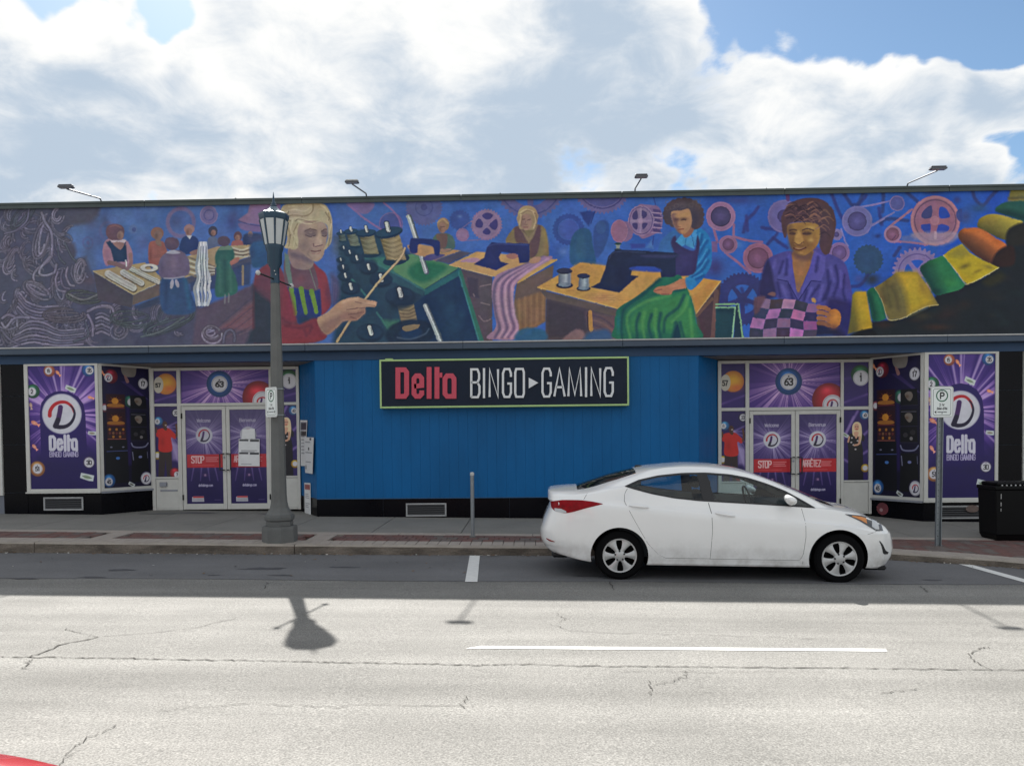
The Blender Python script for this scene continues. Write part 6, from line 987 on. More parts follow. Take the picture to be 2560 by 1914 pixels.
box('side_panel', XK + .01, BX1, YW - .03, YW + .25, -.1, zH, M_ALU, bld)
def bars(name, rects, y0, y1, m, parent, bev=.004):
    bm = bmesh.new()
    for x0, x1, z0, z1 in rects: bm_box(bm, x0, x1, y0, y1, z0, z1, bev)
    return from_bm(name, bm, m, parent)
def quad_y(x0, x1, z0, z1, y): return (x0, y, z0), (x1, y, z0), (x1, y, z1), (x0, y, z1)
SLOT = art_slots()
def vent(px0, px1, py0, py1, lab=None):
    cx = (px0 + px1) / 2; x0, x1, z1, z0 = xw(px0, 1260), xw(px1, 1260), zw(py0, cx), zw(py1, cx); y = YW - .012; t = .03
    f = bars('vent', [(x0, x1, z0, z0 + t), (x0, x1, z1 - t, z1), (x0, x0 + t, z0 + t, z1 - t), (x1 - t, x1, z0 + t, z1 - t)], y - .008, y + .012, M_VENT, bld, .003); box('vent_back', x0 + t, x1 - t, y + .008, y + .011, z0 + t, z1 - t, M_DARK, f)
    n = 5; h = (z1 - z0 - 2 * t) / n
    for i in range(n):
        zc = z0 + t + h * (i + .5); mesh('slat', [(x0 + t, y - .004, zc - h * .12), (x1 - t, y - .004, zc - h * .12), (x1 - t, y + .007, zc + h * .34), (x0 + t, y + .007, zc + h * .34), (x0 + t, y - .001, zc - h * .16), (x1 - t, y - .001, zc - h * .16)], [(0, 1, 2, 3), (4, 5, 1, 0), (3, 2, 5, 4)], mat('vent_slat', (.04, .04, .043), .5), f)
vent(110, 209, 1242, 1275); vent(1015, 1116, 1257, 1290); vent(2346, 2455, 1263, 1296)
def bay(front0, front1, fx, bx, dx0, dx1, left):
    zWb = zw(1221, 150) if left else zw(1243, 2400)
    # display window facing the street
    f0, f1 = front0, front1; t = .075
    zb = zWb; BRAND = art_brand((zH - .04 - zb + .004) / (f1 - t * .8 - f0 - t)); w = bars('display_window', [(f0, f0 + t, zb - .06, zH), (f1 - t * .8, f1, zb - .06, zH), (f0 + t, f1 - t * .8, zb - .06, zb - .004), (f0 + t, f1 - t * .8, zH - .04, zH)], YW - .03, YW + .05, M_ALU, bld)
    bars('window_sill', [(f0 - .01, f1 + .01, zb - .09, zb - .062)], YW - .06, YW + .05, M_ALU, w); picture('poster', *quad_y(f0 + t, f1 - t * .8, zb - .004, zH - .04, YW - .004), BRAND, PRINT, w); box('pane_backing', f0 + t, f1 - t * .8, YW + .004, YW + .03, zb - .004, zH - .04, M_DARK, w)
    vplane('base_tile', (f0 + (0 if left else .004), YW + .006), (f1 - .004, YW + .006), low, zb - .094, M_BLACK)
    # slanted display window between the front and the doors
    A = Vector((fx, YW)); B = Vector((bx, YD));
    P, Q = (A, B) if left else (B, A)
    d = (Q - P).normalized(); nrm = Vector((d.y, -d.x)); L_ = (Q - P).length
    def sp(s_, off, z): p = P + d * s_ + nrm * off; return (p.x, p.y, z)
    bm = bmesh.new()
    for s0, s1, z0, z1 in ((0, .05, zb - .06, zH), (L_ - .05, L_, zb - .06, zH), (.05, L_ - .05, zb - .06, zb - .004), (.05, L_ - .05, zH - .04, zH)): bm_hex(bm, [sp(s0, .03, z0), sp(s1, .03, z0), sp(s1, -.05, z0), sp(s0, -.05, z0)], [sp(s0, .03, z1), sp(s1, .03, z1), sp(s1, -.05, z1), sp(s0, -.05, z1)])
    sw = from_bm('slanted_window', bm, M_ALU, bld); picture('poster', sp(.05, .006, zb - .004), sp(L_ - .05, .006, zb - .004), sp(L_ - .05, .006, zH - .04), sp(.05, .006, zH - .04), SLOT, PRINT, sw)
    bm = bmesh.new(); bm_hex(bm, [sp(0, .055, zb - .1), sp(L_, .055, zb - .1), sp(L_, -.05, zb - .1), sp(0, -.05, zb - .1)], [sp(0, .055, zb - .062), sp(L_, .055, zb - .062), sp(L_, -.05, zb - .062), sp(0, -.05, zb - .062)]); from_bm('window_sill', bm, M_ALUD, sw)
    vplane('base_tile', sp(.004, 0, 0)[:2], sp(L_ - .004, 0, 0)[:2], low, zb - .102, M_BLACK)
    # doors: everything in one aluminium screen
    S = (dx1 - dx0) / 363.0; X = lambda p: dx0 + (p - 385) * S       # same screen on both sides, in the left screen's units
    zf = lambda p: zw(p, 560 if left else 1980, YD); fl = walk_z((dx0 + dx1) / 2, YD) + (.02 if left else .02); zt = zf(918 if left else 900)
    ztr = (zf(1014), zf(1007)) if left else (zf(1025.5), zf(1017.5)); zkick = zf(1190 if left else 1201)
    zt = min(zt, zH - .006)
    scr = bars('entrance_screen', [(X(385), X(393), fl, zt), (X(450), X(459), fl, zt), (X(675), X(682), fl, zt), (X(741), X(748), fl, zt)] + [(X(a), X(b), z0, z1) for a, b in ((393, 450), (459, 675), (682, 741)) for z0, z1 in (ztr, (zt - .06, zt))] + [(X(a), X(b), zkick - .035, zkick) for a, b in ((393, 450), (682, 741))], YD - .05, YD + .05, M_ALU, bld)
    for a, b, z0, z1, art in ((393, 450, ztr[1], zt - .06, lambda q: art_corner('y', q)), (459, 675, ztr[1], zt - .06, art_transom), (682, 741, ztr[1], zt - .06, lambda q: art_corner('g', q)), (393, 450, zkick, ztr[0], art_man), (682, 741, zkick, ztr[0], art_woman)): picture('poster', *quad_y(X(a), X(b), z0, z1, YD - .012), art((z1 - z0) / (X(b) - X(a))), PRINT, scr)
    box('screen_backing', X(393), X(741), YD + .052, YD + .07, fl, zt, M_DARK, bld)
    for a, b in ((393, 450), (682, 741)):
        k = box('kick_panel', X(a) + .004, X(b) - .004, YD - .03, YD + .03, fl + .04, zkick - .039, M_ALU, bld, .004); bars('panel_bead', [(X(a) + .004, X(b) - .004, fl + .005, fl + .036)], YD - .045, YD + .04, M_ALU, k)
        if a == 393 and left:
            box('mail_hood', X(404), X(421), YD - .075, YD - .031, zf(1214), zf(1203), M_ALUD, k, .006); box('mail_slot', X(404), X(446), YD - .04, YD - .031, zf(1226), zf(1222), M_ALUD, k)
    for i, (a, b) in enumerate(((460, 567.5), (568.5, 674.5))):
        z0, z1 = fl + .012, ztr[0] - .008; s_ = .075; x0, x1 = X(a), X(b)
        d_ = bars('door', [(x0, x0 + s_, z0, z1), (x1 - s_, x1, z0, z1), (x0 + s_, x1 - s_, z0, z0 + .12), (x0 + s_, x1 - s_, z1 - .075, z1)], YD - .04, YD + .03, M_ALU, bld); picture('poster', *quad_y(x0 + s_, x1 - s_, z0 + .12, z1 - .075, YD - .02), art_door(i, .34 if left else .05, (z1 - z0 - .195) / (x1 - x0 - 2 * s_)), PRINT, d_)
        hx = x1 - s_ * .5 if i == 0 else x0 + s_ * .5; zh0, zh1 = z0 + .82, z0 + 1.16; off = -.07 if i == 0 else .07
        tube('pull_handle', [(hx, YD - .04, zh0), (hx, YD - .1, zh0), (hx + off, YD - .11, zh0 + .005), (hx + off, YD - .11, zh1 - .005), (hx, YD - .1, zh1), (hx, YD - .04, zh1)], .014, mat('black_handle', (.012, .012, .014), .4), d_, 8)
        for zz_ in (zh0, zh1): lathe('handle_mount', [(.03, -.012), (.03, .0), (.02, .006)], (hx, YD - .046, zz_), M_ALU, d_, 12, axis='Y')
        if i == 0: lathe('lock_cylinder', [(.022, -.008), (.022, .0)], (hx, YD - .044, zh0 + .26), M_ALUD, d_, 12, axis='Y')
        for zz_ in (z0 + .2, z1 - .25): hg = x0 + .004 if i == 0 else x1 - .004; box('hinge', hg - .012, hg + .012, YD - .062, YD - .041, zz_, zz_ + .11, M_DARK, d_)
    return X, zf, fl
XfL, zfL, flL = bay(XA1, XB1, XB1, XC, XC, XD, True)
XfR, zfR, flR = bay(XI, XJ, XI, XH, XG, XH, False)
# stickers on the black base
def sticker(px, py, r, art, Pn, nn, name='sticker'):
    c = on_plane(px, py, Pn, nn); t = Vector((-nn.y, nn.x, 0)).normalized(); t = t if t.x > 0 else -t; up = Vector((0, 0, 1))
    return picture(name, c - t * r - up * r, c + t * r - up * r, c + t * r + up * r, c - t * r + up * r, art, PRINT, bld)
Pn = Vector((XI, YW - .004, 0)); dd = Vector((XH - XI, YD - YW, 0)).normalized(); nn = Vector((dd.y, -dd.x, 0)); nn = nn if nn.y < 0 else -nn
def disc_mesh(name, px, py, r, Pn, nn, m, ry=None, n=24, parent=bld):
    c = on_plane(px, py, Pn + nn * .006, nn); t = Vector((-nn.y, nn.x, 0)); t = t if t.x > 0 else -t
    V = [c + t * r * math.cos(2 * math.pi * i / n) * (1 + .05 * math.sin(3 * i)) + Vector((0, 0, (ry or r) * math.sin(2 * math.pi * i / n))) for i in range(n)]
    return mesh(name, V, [tuple(range(n))], m, parent), c, t
o_, c_, t_ = disc_mesh('ball_sticker', 2206, 1271, .125, Pn, nn, mat('faded_red_print', (.17, .035, .045), .5, var=.5, vscale=9))
o2, _, _ = disc_mesh('ball_sticker_mark', 2203, 1274, .035, Pn + nn * .002, nn, mat('faded_pink_print', (.42, .26, .27), .5), parent=o_)
o3, _, _ = disc_mesh('candy_sticker', 2431, 1271, .125, Vector((0, YW - .024, 0)), Vector((0, -1, 0)), mat('faded_brown_print', (.15, .105, .09), .7, var=.3, vscale=14), .07)

# ---------------------------------------------------------------- notices
def notice(label, quad, art, Pn, nn, name='paper_notice', th=.004):
    c = [on_plane(px, py, Pn + nn * .02, nn) for px, py in quad]; base = (c[0] + c[1]) / 2; t = thing(name, label, 'notice', base)
    bm = bmesh.new(); bm_hex(bm, [v - nn * .004 for v in c], [v for v in c]); from_bm('sheet', bm, mat('white_paper', (.6, .6, .6), .7), t); picture('print', *[v + nn * .0015 for v in c], art, PRINT, t); return t
Pd = Vector((0, YD - .03, 0)); nd = Vector((0, -1, 0))
notice('sheet of four dark-headed text boxes taped to the Bienvenue door', [(596, 1164.5), (649, 1165), (649, 1097), (597, 1096.5)], art_notice((60, 66, 128), None, ((4, 4, 46, 12), (54, 4, 96, 14), (4, 70, 46, 78), (54, 70, 96, 80))), Pd, nd)
notice('blank white sheet covering the emblem above the sheet of four text boxes', [(604, 1096), (638, 1096), (637, 1071), (606, 1073)], art_notice(()), Pd, nd)
rd_ = Vector((XE - XD, YW - YD, 0)).normalized(); nr = Vector((rd_.y, -rd_.x, 0)); nr = nr if nr.y < 0 else -nr; Pr = Vector((XD, YD, 0))
notice('tall white notice with dark heading on the blue side wall of the entrance', [(752, 1164), (763, 1164), (768, 1050), (751, 1050)], art_notice((50, 60, 70, 80, 90, 100), (40, 40, 66), ((8, 34, 92, 48),)), Pr, nr)
notice('white notice in a curling sleeve hanging lower on the blue side wall', [(763, 1181), (781, 1184), (784, 1093), (760, 1092)], art_notice((20, 60, 96), None, ((58, 4, 76, 12), (44, 40, 56, 50), (10, 110, 20, 124))), Pr + nr * .03, nr)
notice('narrow white notice with red heading at the foot of the blue side wall', [(762, 1283), (777, 1288), (776, 1207), (761, 1206)], art_notice((50, 58, 66, 90, 98, 106), (150, 70, 76)), Pr, nr)

# ---------------------------------------------------------------- the big sign
def stroke_solid(bm, pts, w, f, d0, d1, closed=False):
    """flat ribbon letter stroke with thickness; f(u, v, d) -> place"""
    P = [Vector((p[0], p[1])) for p in pts]; n = len(P); Lf, Rt_ = [], []
    for i in range(n):
        a = P[i - 1] if (i or closed) else None; b = P[(i + 1) % n] if (i < n - 1 or closed) else None
        d1_ = (P[i] - a).normalized() if a is not None else None; d2_ = (b - P[i]).normalized() if b is not None else None
        d1_ = d1_ or d2_; d2_ = d2_ or d1_; n1, n2 = Vector((-d1_.y, d1_.x)), Vector((-d2_.y, d2_.x)); m = (n1 + n2); m = m.normalized() if m.length > 1e-6 else n1; k = min(1 / max(m.dot(n1), .45), 2.0)
        Lf.append(P[i] + m * (w / 2 * k)); Rt_.append(P[i] - m * (w / 2 * k))
    A = [[bm.verts.new(f(p.x, p.y, d)) for p in Lf] for d in (d0, d1)]; B = [[bm.verts.new(f(p.x, p.y, d)) for p in Rt_] for d in (d0, d1)]
    for i in range(n if closed else n - 1):
        j = (i + 1) % n
        for q in ((A[1][i], A[1][j], B[1][j], B[1][i]), (A[0][i], B[0][i], B[0][j], A[0][j]), (A[0][i], A[0][j], A[1][j], A[1][i]), (B[0][i], B[1][i], B[1][j], B[0][j])): bm.faces.new(q)
    if not closed:
        for i in (0, n - 1): bm.faces.new((A[0][i], A[1][i], B[1][i], B[0][i]))
YS = YW - .22; s0, s1 = at_y(948, 899, YS), at_y(1573, 1013.5, YS); sx0, sx1, sz1, sz0 = s0.x, s1.x, s0.z, s1.z
sign = thing('shop_sign', 'long dark sign box with lime frame reading Delta BINGO GAMING', 'sign', ((sx0 + sx1) / 2, YS + .1, sz0))
t = .034; M_LIME = mat('pale_lime_frame', (.42, .60, .24), .4, var=.08); M_SIGN = mat('charcoal_sign_face', (.010, .017, .034), .55, spec=.2, var=.15); M_RED = mat('red_sign_letter', (.56, .055, .095), .4); M_WHT = mat('white_sign_letter', (.72, .73, .74), .4)
box('panel', sx0 + t, sx1 - t, YS + .012, YS + .215, sz0 + t, sz1 - t, M_SIGN, sign)
bars('frame', [(sx0, sx1, sz0, sz0 + t), (sx0, sx1, sz1 - t, sz1), (sx0, sx0 + t, sz0 + t, sz1 - t), (sx1 - t, sx1, sz0 + t, sz1 - t)], YS, YS + .215, M_LIME, sign, .006)
box('cable_gland', sx0 + .1, sx0 + .25, YS + .06, YS + .14, sz1 + .001, sz1 + .03, M_LIME, sign, .01)
def cs(u, v, d): p = at_y(920 + u / 3.16, 870 + v / 3.16, YS + .012); return (p.x, YS + .012 - d, p.z)
def letter(lines, w, m, name='letter', closed=False):
    bm = bmesh.new()
    for L_ in lines: stroke_solid(bm, L_, w, cs, .001, .03, closed)
    return from_bm(name, bm, m, sign)
letter([[(238, 172), (292, 172), (307, 192), (307, 360), (292, 381), (238, 381)]], 38, M_RED, closed=True)
letter([[(366, 302), (426, 296), (426, 240), (408, 219), (382, 219), (365, 240), (365, 360), (382, 381), (408, 381), (426, 362), (426, 334)]], 37, M_RED)
letter([[(484, 150), (484, 400)]], 38, M_RED); letter([[(546, 150), (546, 400)], [(564, 214), (588, 214)]], 38, M_RED)
letter([[(681, 399), (681, 242), (664, 219), (626, 219), (609, 242), (609, 360), (626, 381), (662, 381)]], 37, M_RED)
def glyph(ch, x0, x1, yb, h, w): letter([[(x0 + w / 2 + p[0] * (x1 - x0 - w), yb - w / 2 - p[1] * (h - w)) for p in L_] for L_ in GL[ch]], w, M_WHT)
for ch, x0, x1 in (('B', 808, 890), ('N', 953, 1036), ('G', 1058, 1138), ('O', 1155, 1240), ('G', 1370, 1452), ('A', 1463, 1562), ('M', 1574, 1692), ('N', 1755, 1842), ('G', 1860, 1941)):
    sl = (x0 - 808) * -.0095; glyph(ch, x0, x1, 396 + sl, 236, 17)
for xc in (917, 1722): sl = (xc - 808) * -.0095; letter([[(xc, 396 + sl), (xc, 160 + sl)]], 17, M_WHT)
bm = bmesh.new(); a_ = [cs(*p, .001) for p in ((1270, 318), (1345, 274), (1270, 234))]; b_ = [cs(*p, .03) for p in ((1270, 318), (1345, 274), (1270, 234))]; bm_hex(bm, a_, b_); from_bm('arrow', bm, M_WHT, sign)

# ---------------------------------------------------------------- floodlights over the mural
M_FL = mat('grey_lamp_metal', (.12, .125, .14), .45, .5); M_FLW = mat('pale_lamp_lid', (.62, .62, .6), .4); M_LENS = mat('lamp_lens', (.3, .3, .3), .15)
for (bx, by, hx, hy, w, lid, lab) in ((255, 502, 165, 467, 38, 0, 'grey floodlight on a slanting arm above the rope store end of the mural'), (917, 492, 880, 455, 34, 1, 'floodlight with pale lid on an arm above the fair-haired painted woman'), (1587, 478, 1603, 441, 32, 0, 'grey floodlight on a short arm above the painted machinist in cyan'), (2266, 466, 2345, 421, 40, 0, 'grey floodlight on a long arm above the painted fabric bolts')):
    B = at_y(bx, by, YM + .05); B.z = zC; Hh = at_y(hx, hy, 13.47); wd = w / F_PX * 13.47 / 2; fl_ = thing('floodlight', lab, 'floodlight', (B.x, YM + .05, zC), 'floodlights on the parapet')
    tube('arm', [(B.x, YM + .05, zC + .002), (B.x + (Hh.x - B.x) * .03, YM - .02, zC + .06), (Hh.x, 13.5, Hh.z - .03)], .014, M_FL, fl_, 8)
    box('head', Hh.x - wd, Hh.x + wd, 13.42, 13.52, Hh.z - .02, Hh.z + .012, M_FL, fl_, .008); box('lid', Hh.x - wd * .94, Hh.x + wd * .94, 13.425, 13.515, Hh.z + .0125, Hh.z + .036, M_FLW if lid else M_FL, fl_, .012); box('lens', Hh.x - wd * .85, Hh.x + wd * .85, 13.43, 13.51, Hh.z - .025, Hh.z - .0205, M_LENS, fl_); box('foot_plate', B.x - .05, B.x + .05, YM, YM + .12, zC + .001, zC + .012, M_FL, fl_)
# ---------------------------------------------------------------- lamp post
LP = walk_hit(700, 1352); LX, LY = LP.x - .0, LP.y; LZ = walk_z(LX, LY)
def lz(py, px=690): return at_y(px, py, LY).z
px_m = LY / F_PX * 1.002
M_CONC = mat('green_grey_cast_concrete', (.128, .131, .126), .8, var=.14, vscale=4, bump=.25, bscale=50, var2=.06); M_LMET = mat('dark_blue_lamp_metal', (.018, .05, .085), .35, .2, var=.12, vscale=6); M_LROOF = mat('grey_blue_lamp_roof', (.10, .15, .19), .3, .35, var=.1, vscale=6)
M_PANE = mat('frosted_lamp_pane', (.50, .53, .53), .35, var=.08)
lamp = thing('street_lamp', 'tall green-grey concrete lamp post with dark blue glazed lantern and side bar', 'street lamp', (LX, LY, LZ))
C8 = dict(seg=8, rot=math.pi / 8, smooth=False)
k8 = 1 / math.cos(math.pi / 8)
zs = lambda py: lz(py, 698)
lathe('base', [(.245 * k8, LZ - .05), (.245 * k8, zs(1320)), (.238 * k8, zs(1313))], (LX, LY, 0), M_CONC, lamp, **C8)
lathe('base_collar', [(.185 * k8, zs(1312.5)), (.188 * k8, zs(1304)), (.18 * k8, zs(1301)), (.205 * k8, zs(1298)), (.208 * k8, zs(1290)), (.2 * k8, zs(1286))], (LX, LY, 0), M_CONC, lamp, **C8)
lathe('shaft', [(.195 * k8, zs(1285.5)), (.165 * k8, zs(1280)), (.13 * k8, zs(1268)), (.113 * k8, zs(1255)), (.105 * k8, zs(1235)), (.1 * k8, zs(1150)), (.086 * k8, zs(940)), (.06 * k8, zs(708))], (LX, LY, 0), M_CONC, lamp, **C8)
# the shaft leans a touch, so the lantern sits slightly to the left of the base
TX = at_y(684, 600, LY).x; DX = TX - LX
neck = lathe('neck', [(.068, lz(709)), (.066, lz(672)), (.108, lz(659)), (.11, lz(632)), (.134, lz(622)), (.134, lz(614))], (LX, LY, 0), M_LMET, lamp, 20)
r1, r0 = .13, .192; zg0, zg1 = lz(613.5), lz(553)
lan = lathe('lantern', [(.138, zg0 - .012), (.138, zg0)], (LX, LY, 0), M_LMET, lamp, 8, math.pi / 8, smooth=False)
for k in range(8):
    a0 = math.pi / 8 + k * math.pi / 4; a1 = a0 + math.pi / 4; f = lambda r, a, z: (LX + r * k8 * math.cos(a), LY + r * k8 * math.sin(a), z)
    ins = .12; A = lambda r, z: (Vector(f(r, a0, z)).lerp(Vector(f(r, a1, z)), ins), Vector(f(r, a0, z)).lerp(Vector(f(r, a1, z)), 1 - ins)); b0, b1 = A(r1, zg0); t0, t1 = A(r0, zg1)
    c0 = Vector((LX, LY, 0)); inn = lambda v: Vector((LX + (v.x - LX) * .95, LY + (v.y - LY) * .95, v.z)); bm = bmesh.new(); bm_hex(bm, [b0, b1, t1, t0], [inn(b0), inn(b1), inn(t1), inn(t0)]); from_bm('pane', bm, M_PANE, lan)
    tube('glazing_bar', [f(r1 * 1.0, a0, zg0), f(r0 * 1.0, a0, zg1)], .0125, M_LMET, lan, 6)
lathe('lantern_band', [(.189 * k8, zg1 - .006), (.2 * k8, zg1 + .03), (.206 * k8, lz(542)), (.206 * k8, lz(540))], (LX, LY, 0), M_LMET, lan, **C8)
lathe('lantern_roof', [(.209 * k8, lz(540) + .001), (.212 * k8, lz(537)), (.135 * k8, lz(531)), (.082 * k8, lz(524)), (.045 * k8, lz(517))], (LX, LY, 0), M_LROOF, lan, **C8)
lathe('finial', [(.045, lz(517) + .001), (.05, lz(514)), (.034, lz(511)), (.036, lz(509)), (.022, lz(506)), (.016, lz(497)), (.003, lz(480))], (LX, LY, 0), M_LMET, lan, 14)
lathe('lamp_bulb', [(.03, zg0), (.045, zg0 + .1), (.04, zg0 + .2), (.01, zg0 + .25)], (LX, LY, 0), mat('milky_bulb', (.7, .7, .66), .4), lan, 12)
e0, e1 = at_y(645, 682, LY - .5), at_y(729, 715, LY + .5); e0.x += 0; bar_z = (e0.z + e1.z) / 2; e0.z = e1.z = bar_z
tube('ladder_bar', [e0, e1], .0135, mat('black_bar', (.02, .02, .022), .5), lamp, 8)
for e in (e0, e1): lathe('bar_knob', [(.012, -.036), (.03, -.02), (.036, 0), (.03, .02), (.012, .036)], (e.x, e.y, e.z), mat('pale_knob', (.5, .5, .5), .4), lamp, 14)
for p in ((360, 1255), (378, 1310)): q = at_y(630 + p[0] / 6.362, 480 + p[1] / 6.362, LY - .068); lathe('bolt', [(.008, -.01), (.008, .0)], (q.x, q.y, q.z), M_FLW, lamp, 8, axis='Y')
LAMP_TOP = TX

# ---------------------------------------------------------------- parking signs
def art_parking(hours, arrow):
    c = Canvas(0, 0, 560, 770, .2, (214, 218, 216)); 
    for P in ([(40, 70), (40, 700), (70, 735), (490, 735), (520, 700), (520, 70), (490, 36), (70, 36)],): c.stroke(P, 11, (60, 64, 66), 1, smooth=False, closed=True)
    c.ell(280, 215, 150, 150, (20, 96, 66), 1, ring=30); c.text('P', 285, 290, 150, 36, (24, 26, 28), wd=.62)
    c.text(hours, 280, 490, 62, 13, (70, 72, 74), wd=.55); c.text('8AM-6PM', 280, 590, 58, 12, (60, 62, 64), wd=.55, gap=.1)
    if arrow == 'l': c.poly([(70, 655), (125, 615), (125, 695)], (24, 24, 26), 1)
    else:
        c.poly([(60, 655), (120, 615), (120, 695)], (24, 24, 26), 1); c.poly([(500, 655), (440, 615), (440, 695)], (24, 24, 26), 1)
    for x0, x1 in ((165, 215), (225, 265), (285, 300), (325, 350), (360, 400)): c.stroke([(x0, 655), (x1, 655)], 26, (110, 112, 114), .9, smooth=False)
    c.grain(.02, 20, 20, 1); return c.a
M_GALV = mat('galvanised_steel', (.25, .275, .29), .45, .55, var=.15, vscale=14); M_PLATE = mat('sign_plate_white', (.58, .59, .58), .5)
def plate(parent, c, u, w, h, art):
    """rounded plate centred at c, horizontal direction u, facing -Y side"""
    u = Vector(u).normalized(); n = Vector((u.y, -u.x, 0)); up = Vector((0, 0, 1)); r = .04; P = []
    for sx, sz, a0 in ((1, 1, 0), (-1, 1, 90), (-1, -1, 180), (1, -1, 270)):
        for k in range(5): a = math.radians(a0 + 22.5 * k); P.append(c + u * (sx * (w / 2 - r) + r * math.cos(a)) + up * (sz * (h / 2 - r) + r * math.sin(a)))
    bm = bmesh.new(); bm_hex(bm, [p - n * .002 for p in P], [p for p in P]); from_bm('plate', bm, M_PLATE, parent); e = .02; a, b = w / 2 - e, h / 2 - e; f = n * .0015
    picture('plate_print', c - u * a - up * b + f, c + u * a - up * b + f, c + u * a + up * b + f, c - u * a + up * b + f, art, PRINT, parent); return n
W2 = walk_hit(2345, 1364); SX, SY, SZ = W2.x, W2.y, walk_z(W2.x, W2.y); ps = thing('parking_sign', 'two hour parking sign on a galvanised channel post beside the black bin', 'sign', (SX, SY, SZ)); top = at_y(2352, 964, SY); ctr = at_y(2355, 1004.5, SY - .03); lean = (top.x - SX)
bm = bmesh.new()
for x0, x1, y0, y1 in ((-.04, .04, .018, .026), (-.04, -.032, -.02, .018), (.032, .04, -.02, .018)):
    bm_hex(bm, [(SX + x0, SY + y0, SZ - .1), (SX + x1, SY + y0, SZ - .1), (SX + x1, SY + y1, SZ - .1), (SX + x0, SY + y1, SZ - .1)], [(top.x + x0, SY + y0, top.z), (top.x + x1, SY + y0, top.z), (top.x + x1, SY + y1, top.z), (top.x + x0, SY + y1, top.z)])
from_bm('post', bm, M_GALV, ps)
for i in range(26): f = .06 + i * .036; lathe('post_hole', [(.006, -.002), (.006, 0)], (SX + lean * f, SY + .0175, SZ + (top.z - SZ) * f), M_DARK, ps, 8, axis='Y')
n = plate(ps, ctr, (1, -.02, 0), .338, .47, art_parking('2 hr', 'l'))
for dz in (-.17, .17): lathe('bolt', [(.009, -.006), (.009, 0)], (ctr.x, ctr.y - .003, ctr.z + dz), M_GALV, ps, 8, axis='Y')
lc = at_y(678, 1005, LY - .17); ls = thing('parking_sign', 'one hour parking sign turned aside on metal bands of the lamp post', 'sign', (lc.x, lc.y, lc.z - .24)); u = Vector((math.cos(math.radians(36)), -math.sin(math.radians(36)), 0)); plate(ls, Vector((lc.x, lc.y, lc.z)), u, .30, .455, art_parking('1 hr', 'b'))
for py in (973, 1038):
    zz = at_y(640, py, LY).z; rr = .1 * k8; bm = bmesh.new(); bm_lathe(bm, [(rr * .985, zz - .008), (rr * 1.06, zz - .008), (rr * 1.06, zz + .008), (rr * .985, zz + .008)], (LX, LY, 0), 8, math.pi / 8); from_bm('band', bm, M_GALV, ls)
    tube('bracket', [(LX - .02, LY - .1, zz), (lc.x + .03, lc.y + .01, zz)], .01, M_GALV, ls, 6)
MP = walk_hit(1182, 1342); mtop = at_y(1181, 1180, MP.y); mz = walk_z(MP.x, MP.y); mp = thing('metal_post', 'bare galvanised post standing in the brick strip before the blue wall', 'post', (MP.x, MP.y, mz)); tube('pipe', [(MP.x, MP.y, mz - .08), (MP.x, MP.y, mtop.z - .03)], .031, M_GALV, mp, 14); lathe('cap', [(.034, mtop.z - .05), (.034, mtop.z - .012), (.022, mtop.z)], (MP.x, MP.y, 0), mat('pale_cap', (.5, .5, .48), .5), mp, 14); lathe('collar', [(.055, mz - .01), (.055, mz + .012), (.036, mz + .03)], (MP.x, MP.y, 0), M_CONC, mp, 14)

# ---------------------------------------------------------------- litter bin
BP = walk_hit(2459, 1352); bz = walk_z(BP.x + .4, BP.y + .3); btop = at_y(2480, 1212, BP.y).z; x0, x1, y0, y1 = BP.x + .2, BP.x + 1.18, BP.y + .02, BP.y + .52; M_BIN = mat('black_bin_plastic', (.003, .003, .0035), .5, spec=.15, var=.2, vscale=5); M_CHR = mat('bin_fitting', (.42, .42, .42), .35, .6)
bn = thing('litter_bin', 'big black plastic litter bin with studded rim at the pavement edge', 'bin', ((x0 + x1) / 2, (y0 + y1) / 2, bz))
bm = bmesh.new(); ins = .05; bm_hex(bm, [(x0 + ins, y0 + ins, bz), (x1 - ins, y0 + ins, bz), (x1 - ins, y1 - ins, bz), (x0 + ins, y1 - ins, bz)], [(x0 + .015, y0 + .015, bz + .09), (x1 - .015, y0 + .015, bz + .09), (x1 - .015, y1 - .015, bz + .09), (x0 + .015, y1 - .015, bz + .09)]); bm_hex(bm, [(x0 + .016, y0 + .016, bz + .089), (x1 - .016, y0 + .016, bz + .089), (x1 - .016, y1 - .016, bz + .089), (x0 + .016, y1 - .016, bz + .089)], [(x0, y0, btop - .08), (x1, y0, btop - .08), (x1, y1, btop - .08), (x0, y1, btop - .08)], .012); from_bm('body', bm, M_BIN, bn)
box('rim', x0 - .015, x1 + .015, y0 - .015, y1 + .015, btop - .082, btop - .02, M_BIN, bn, .015, 2); box('lid', x0 + .03, x1 - .03, y0 + .03, y1 - .03, btop - .022, btop + .04, M_BIN, bn, .025, 2)
for i in range(12): lathe('stud', [(.012, 0), (.014, .012), (.006, .024)], (x0 + .1 + i * .07, y0 + .005, btop - .021), M_CHR, bn, 8)
for z0_, z1_ in ((.75, .84), (.62, .69), (.53, .58)): box('side_clip', x0 + .075, x0 + .085, y0 - .004, y0 + .02, bz + (btop - bz) * z0_, bz + (btop - bz) * z1_, M_CHR, bn)
box('door_pull', x0 + .5, x0 + .512, y0 - .004, y0 + .02, bz + .42, bz + .58, M_CHR, bn)
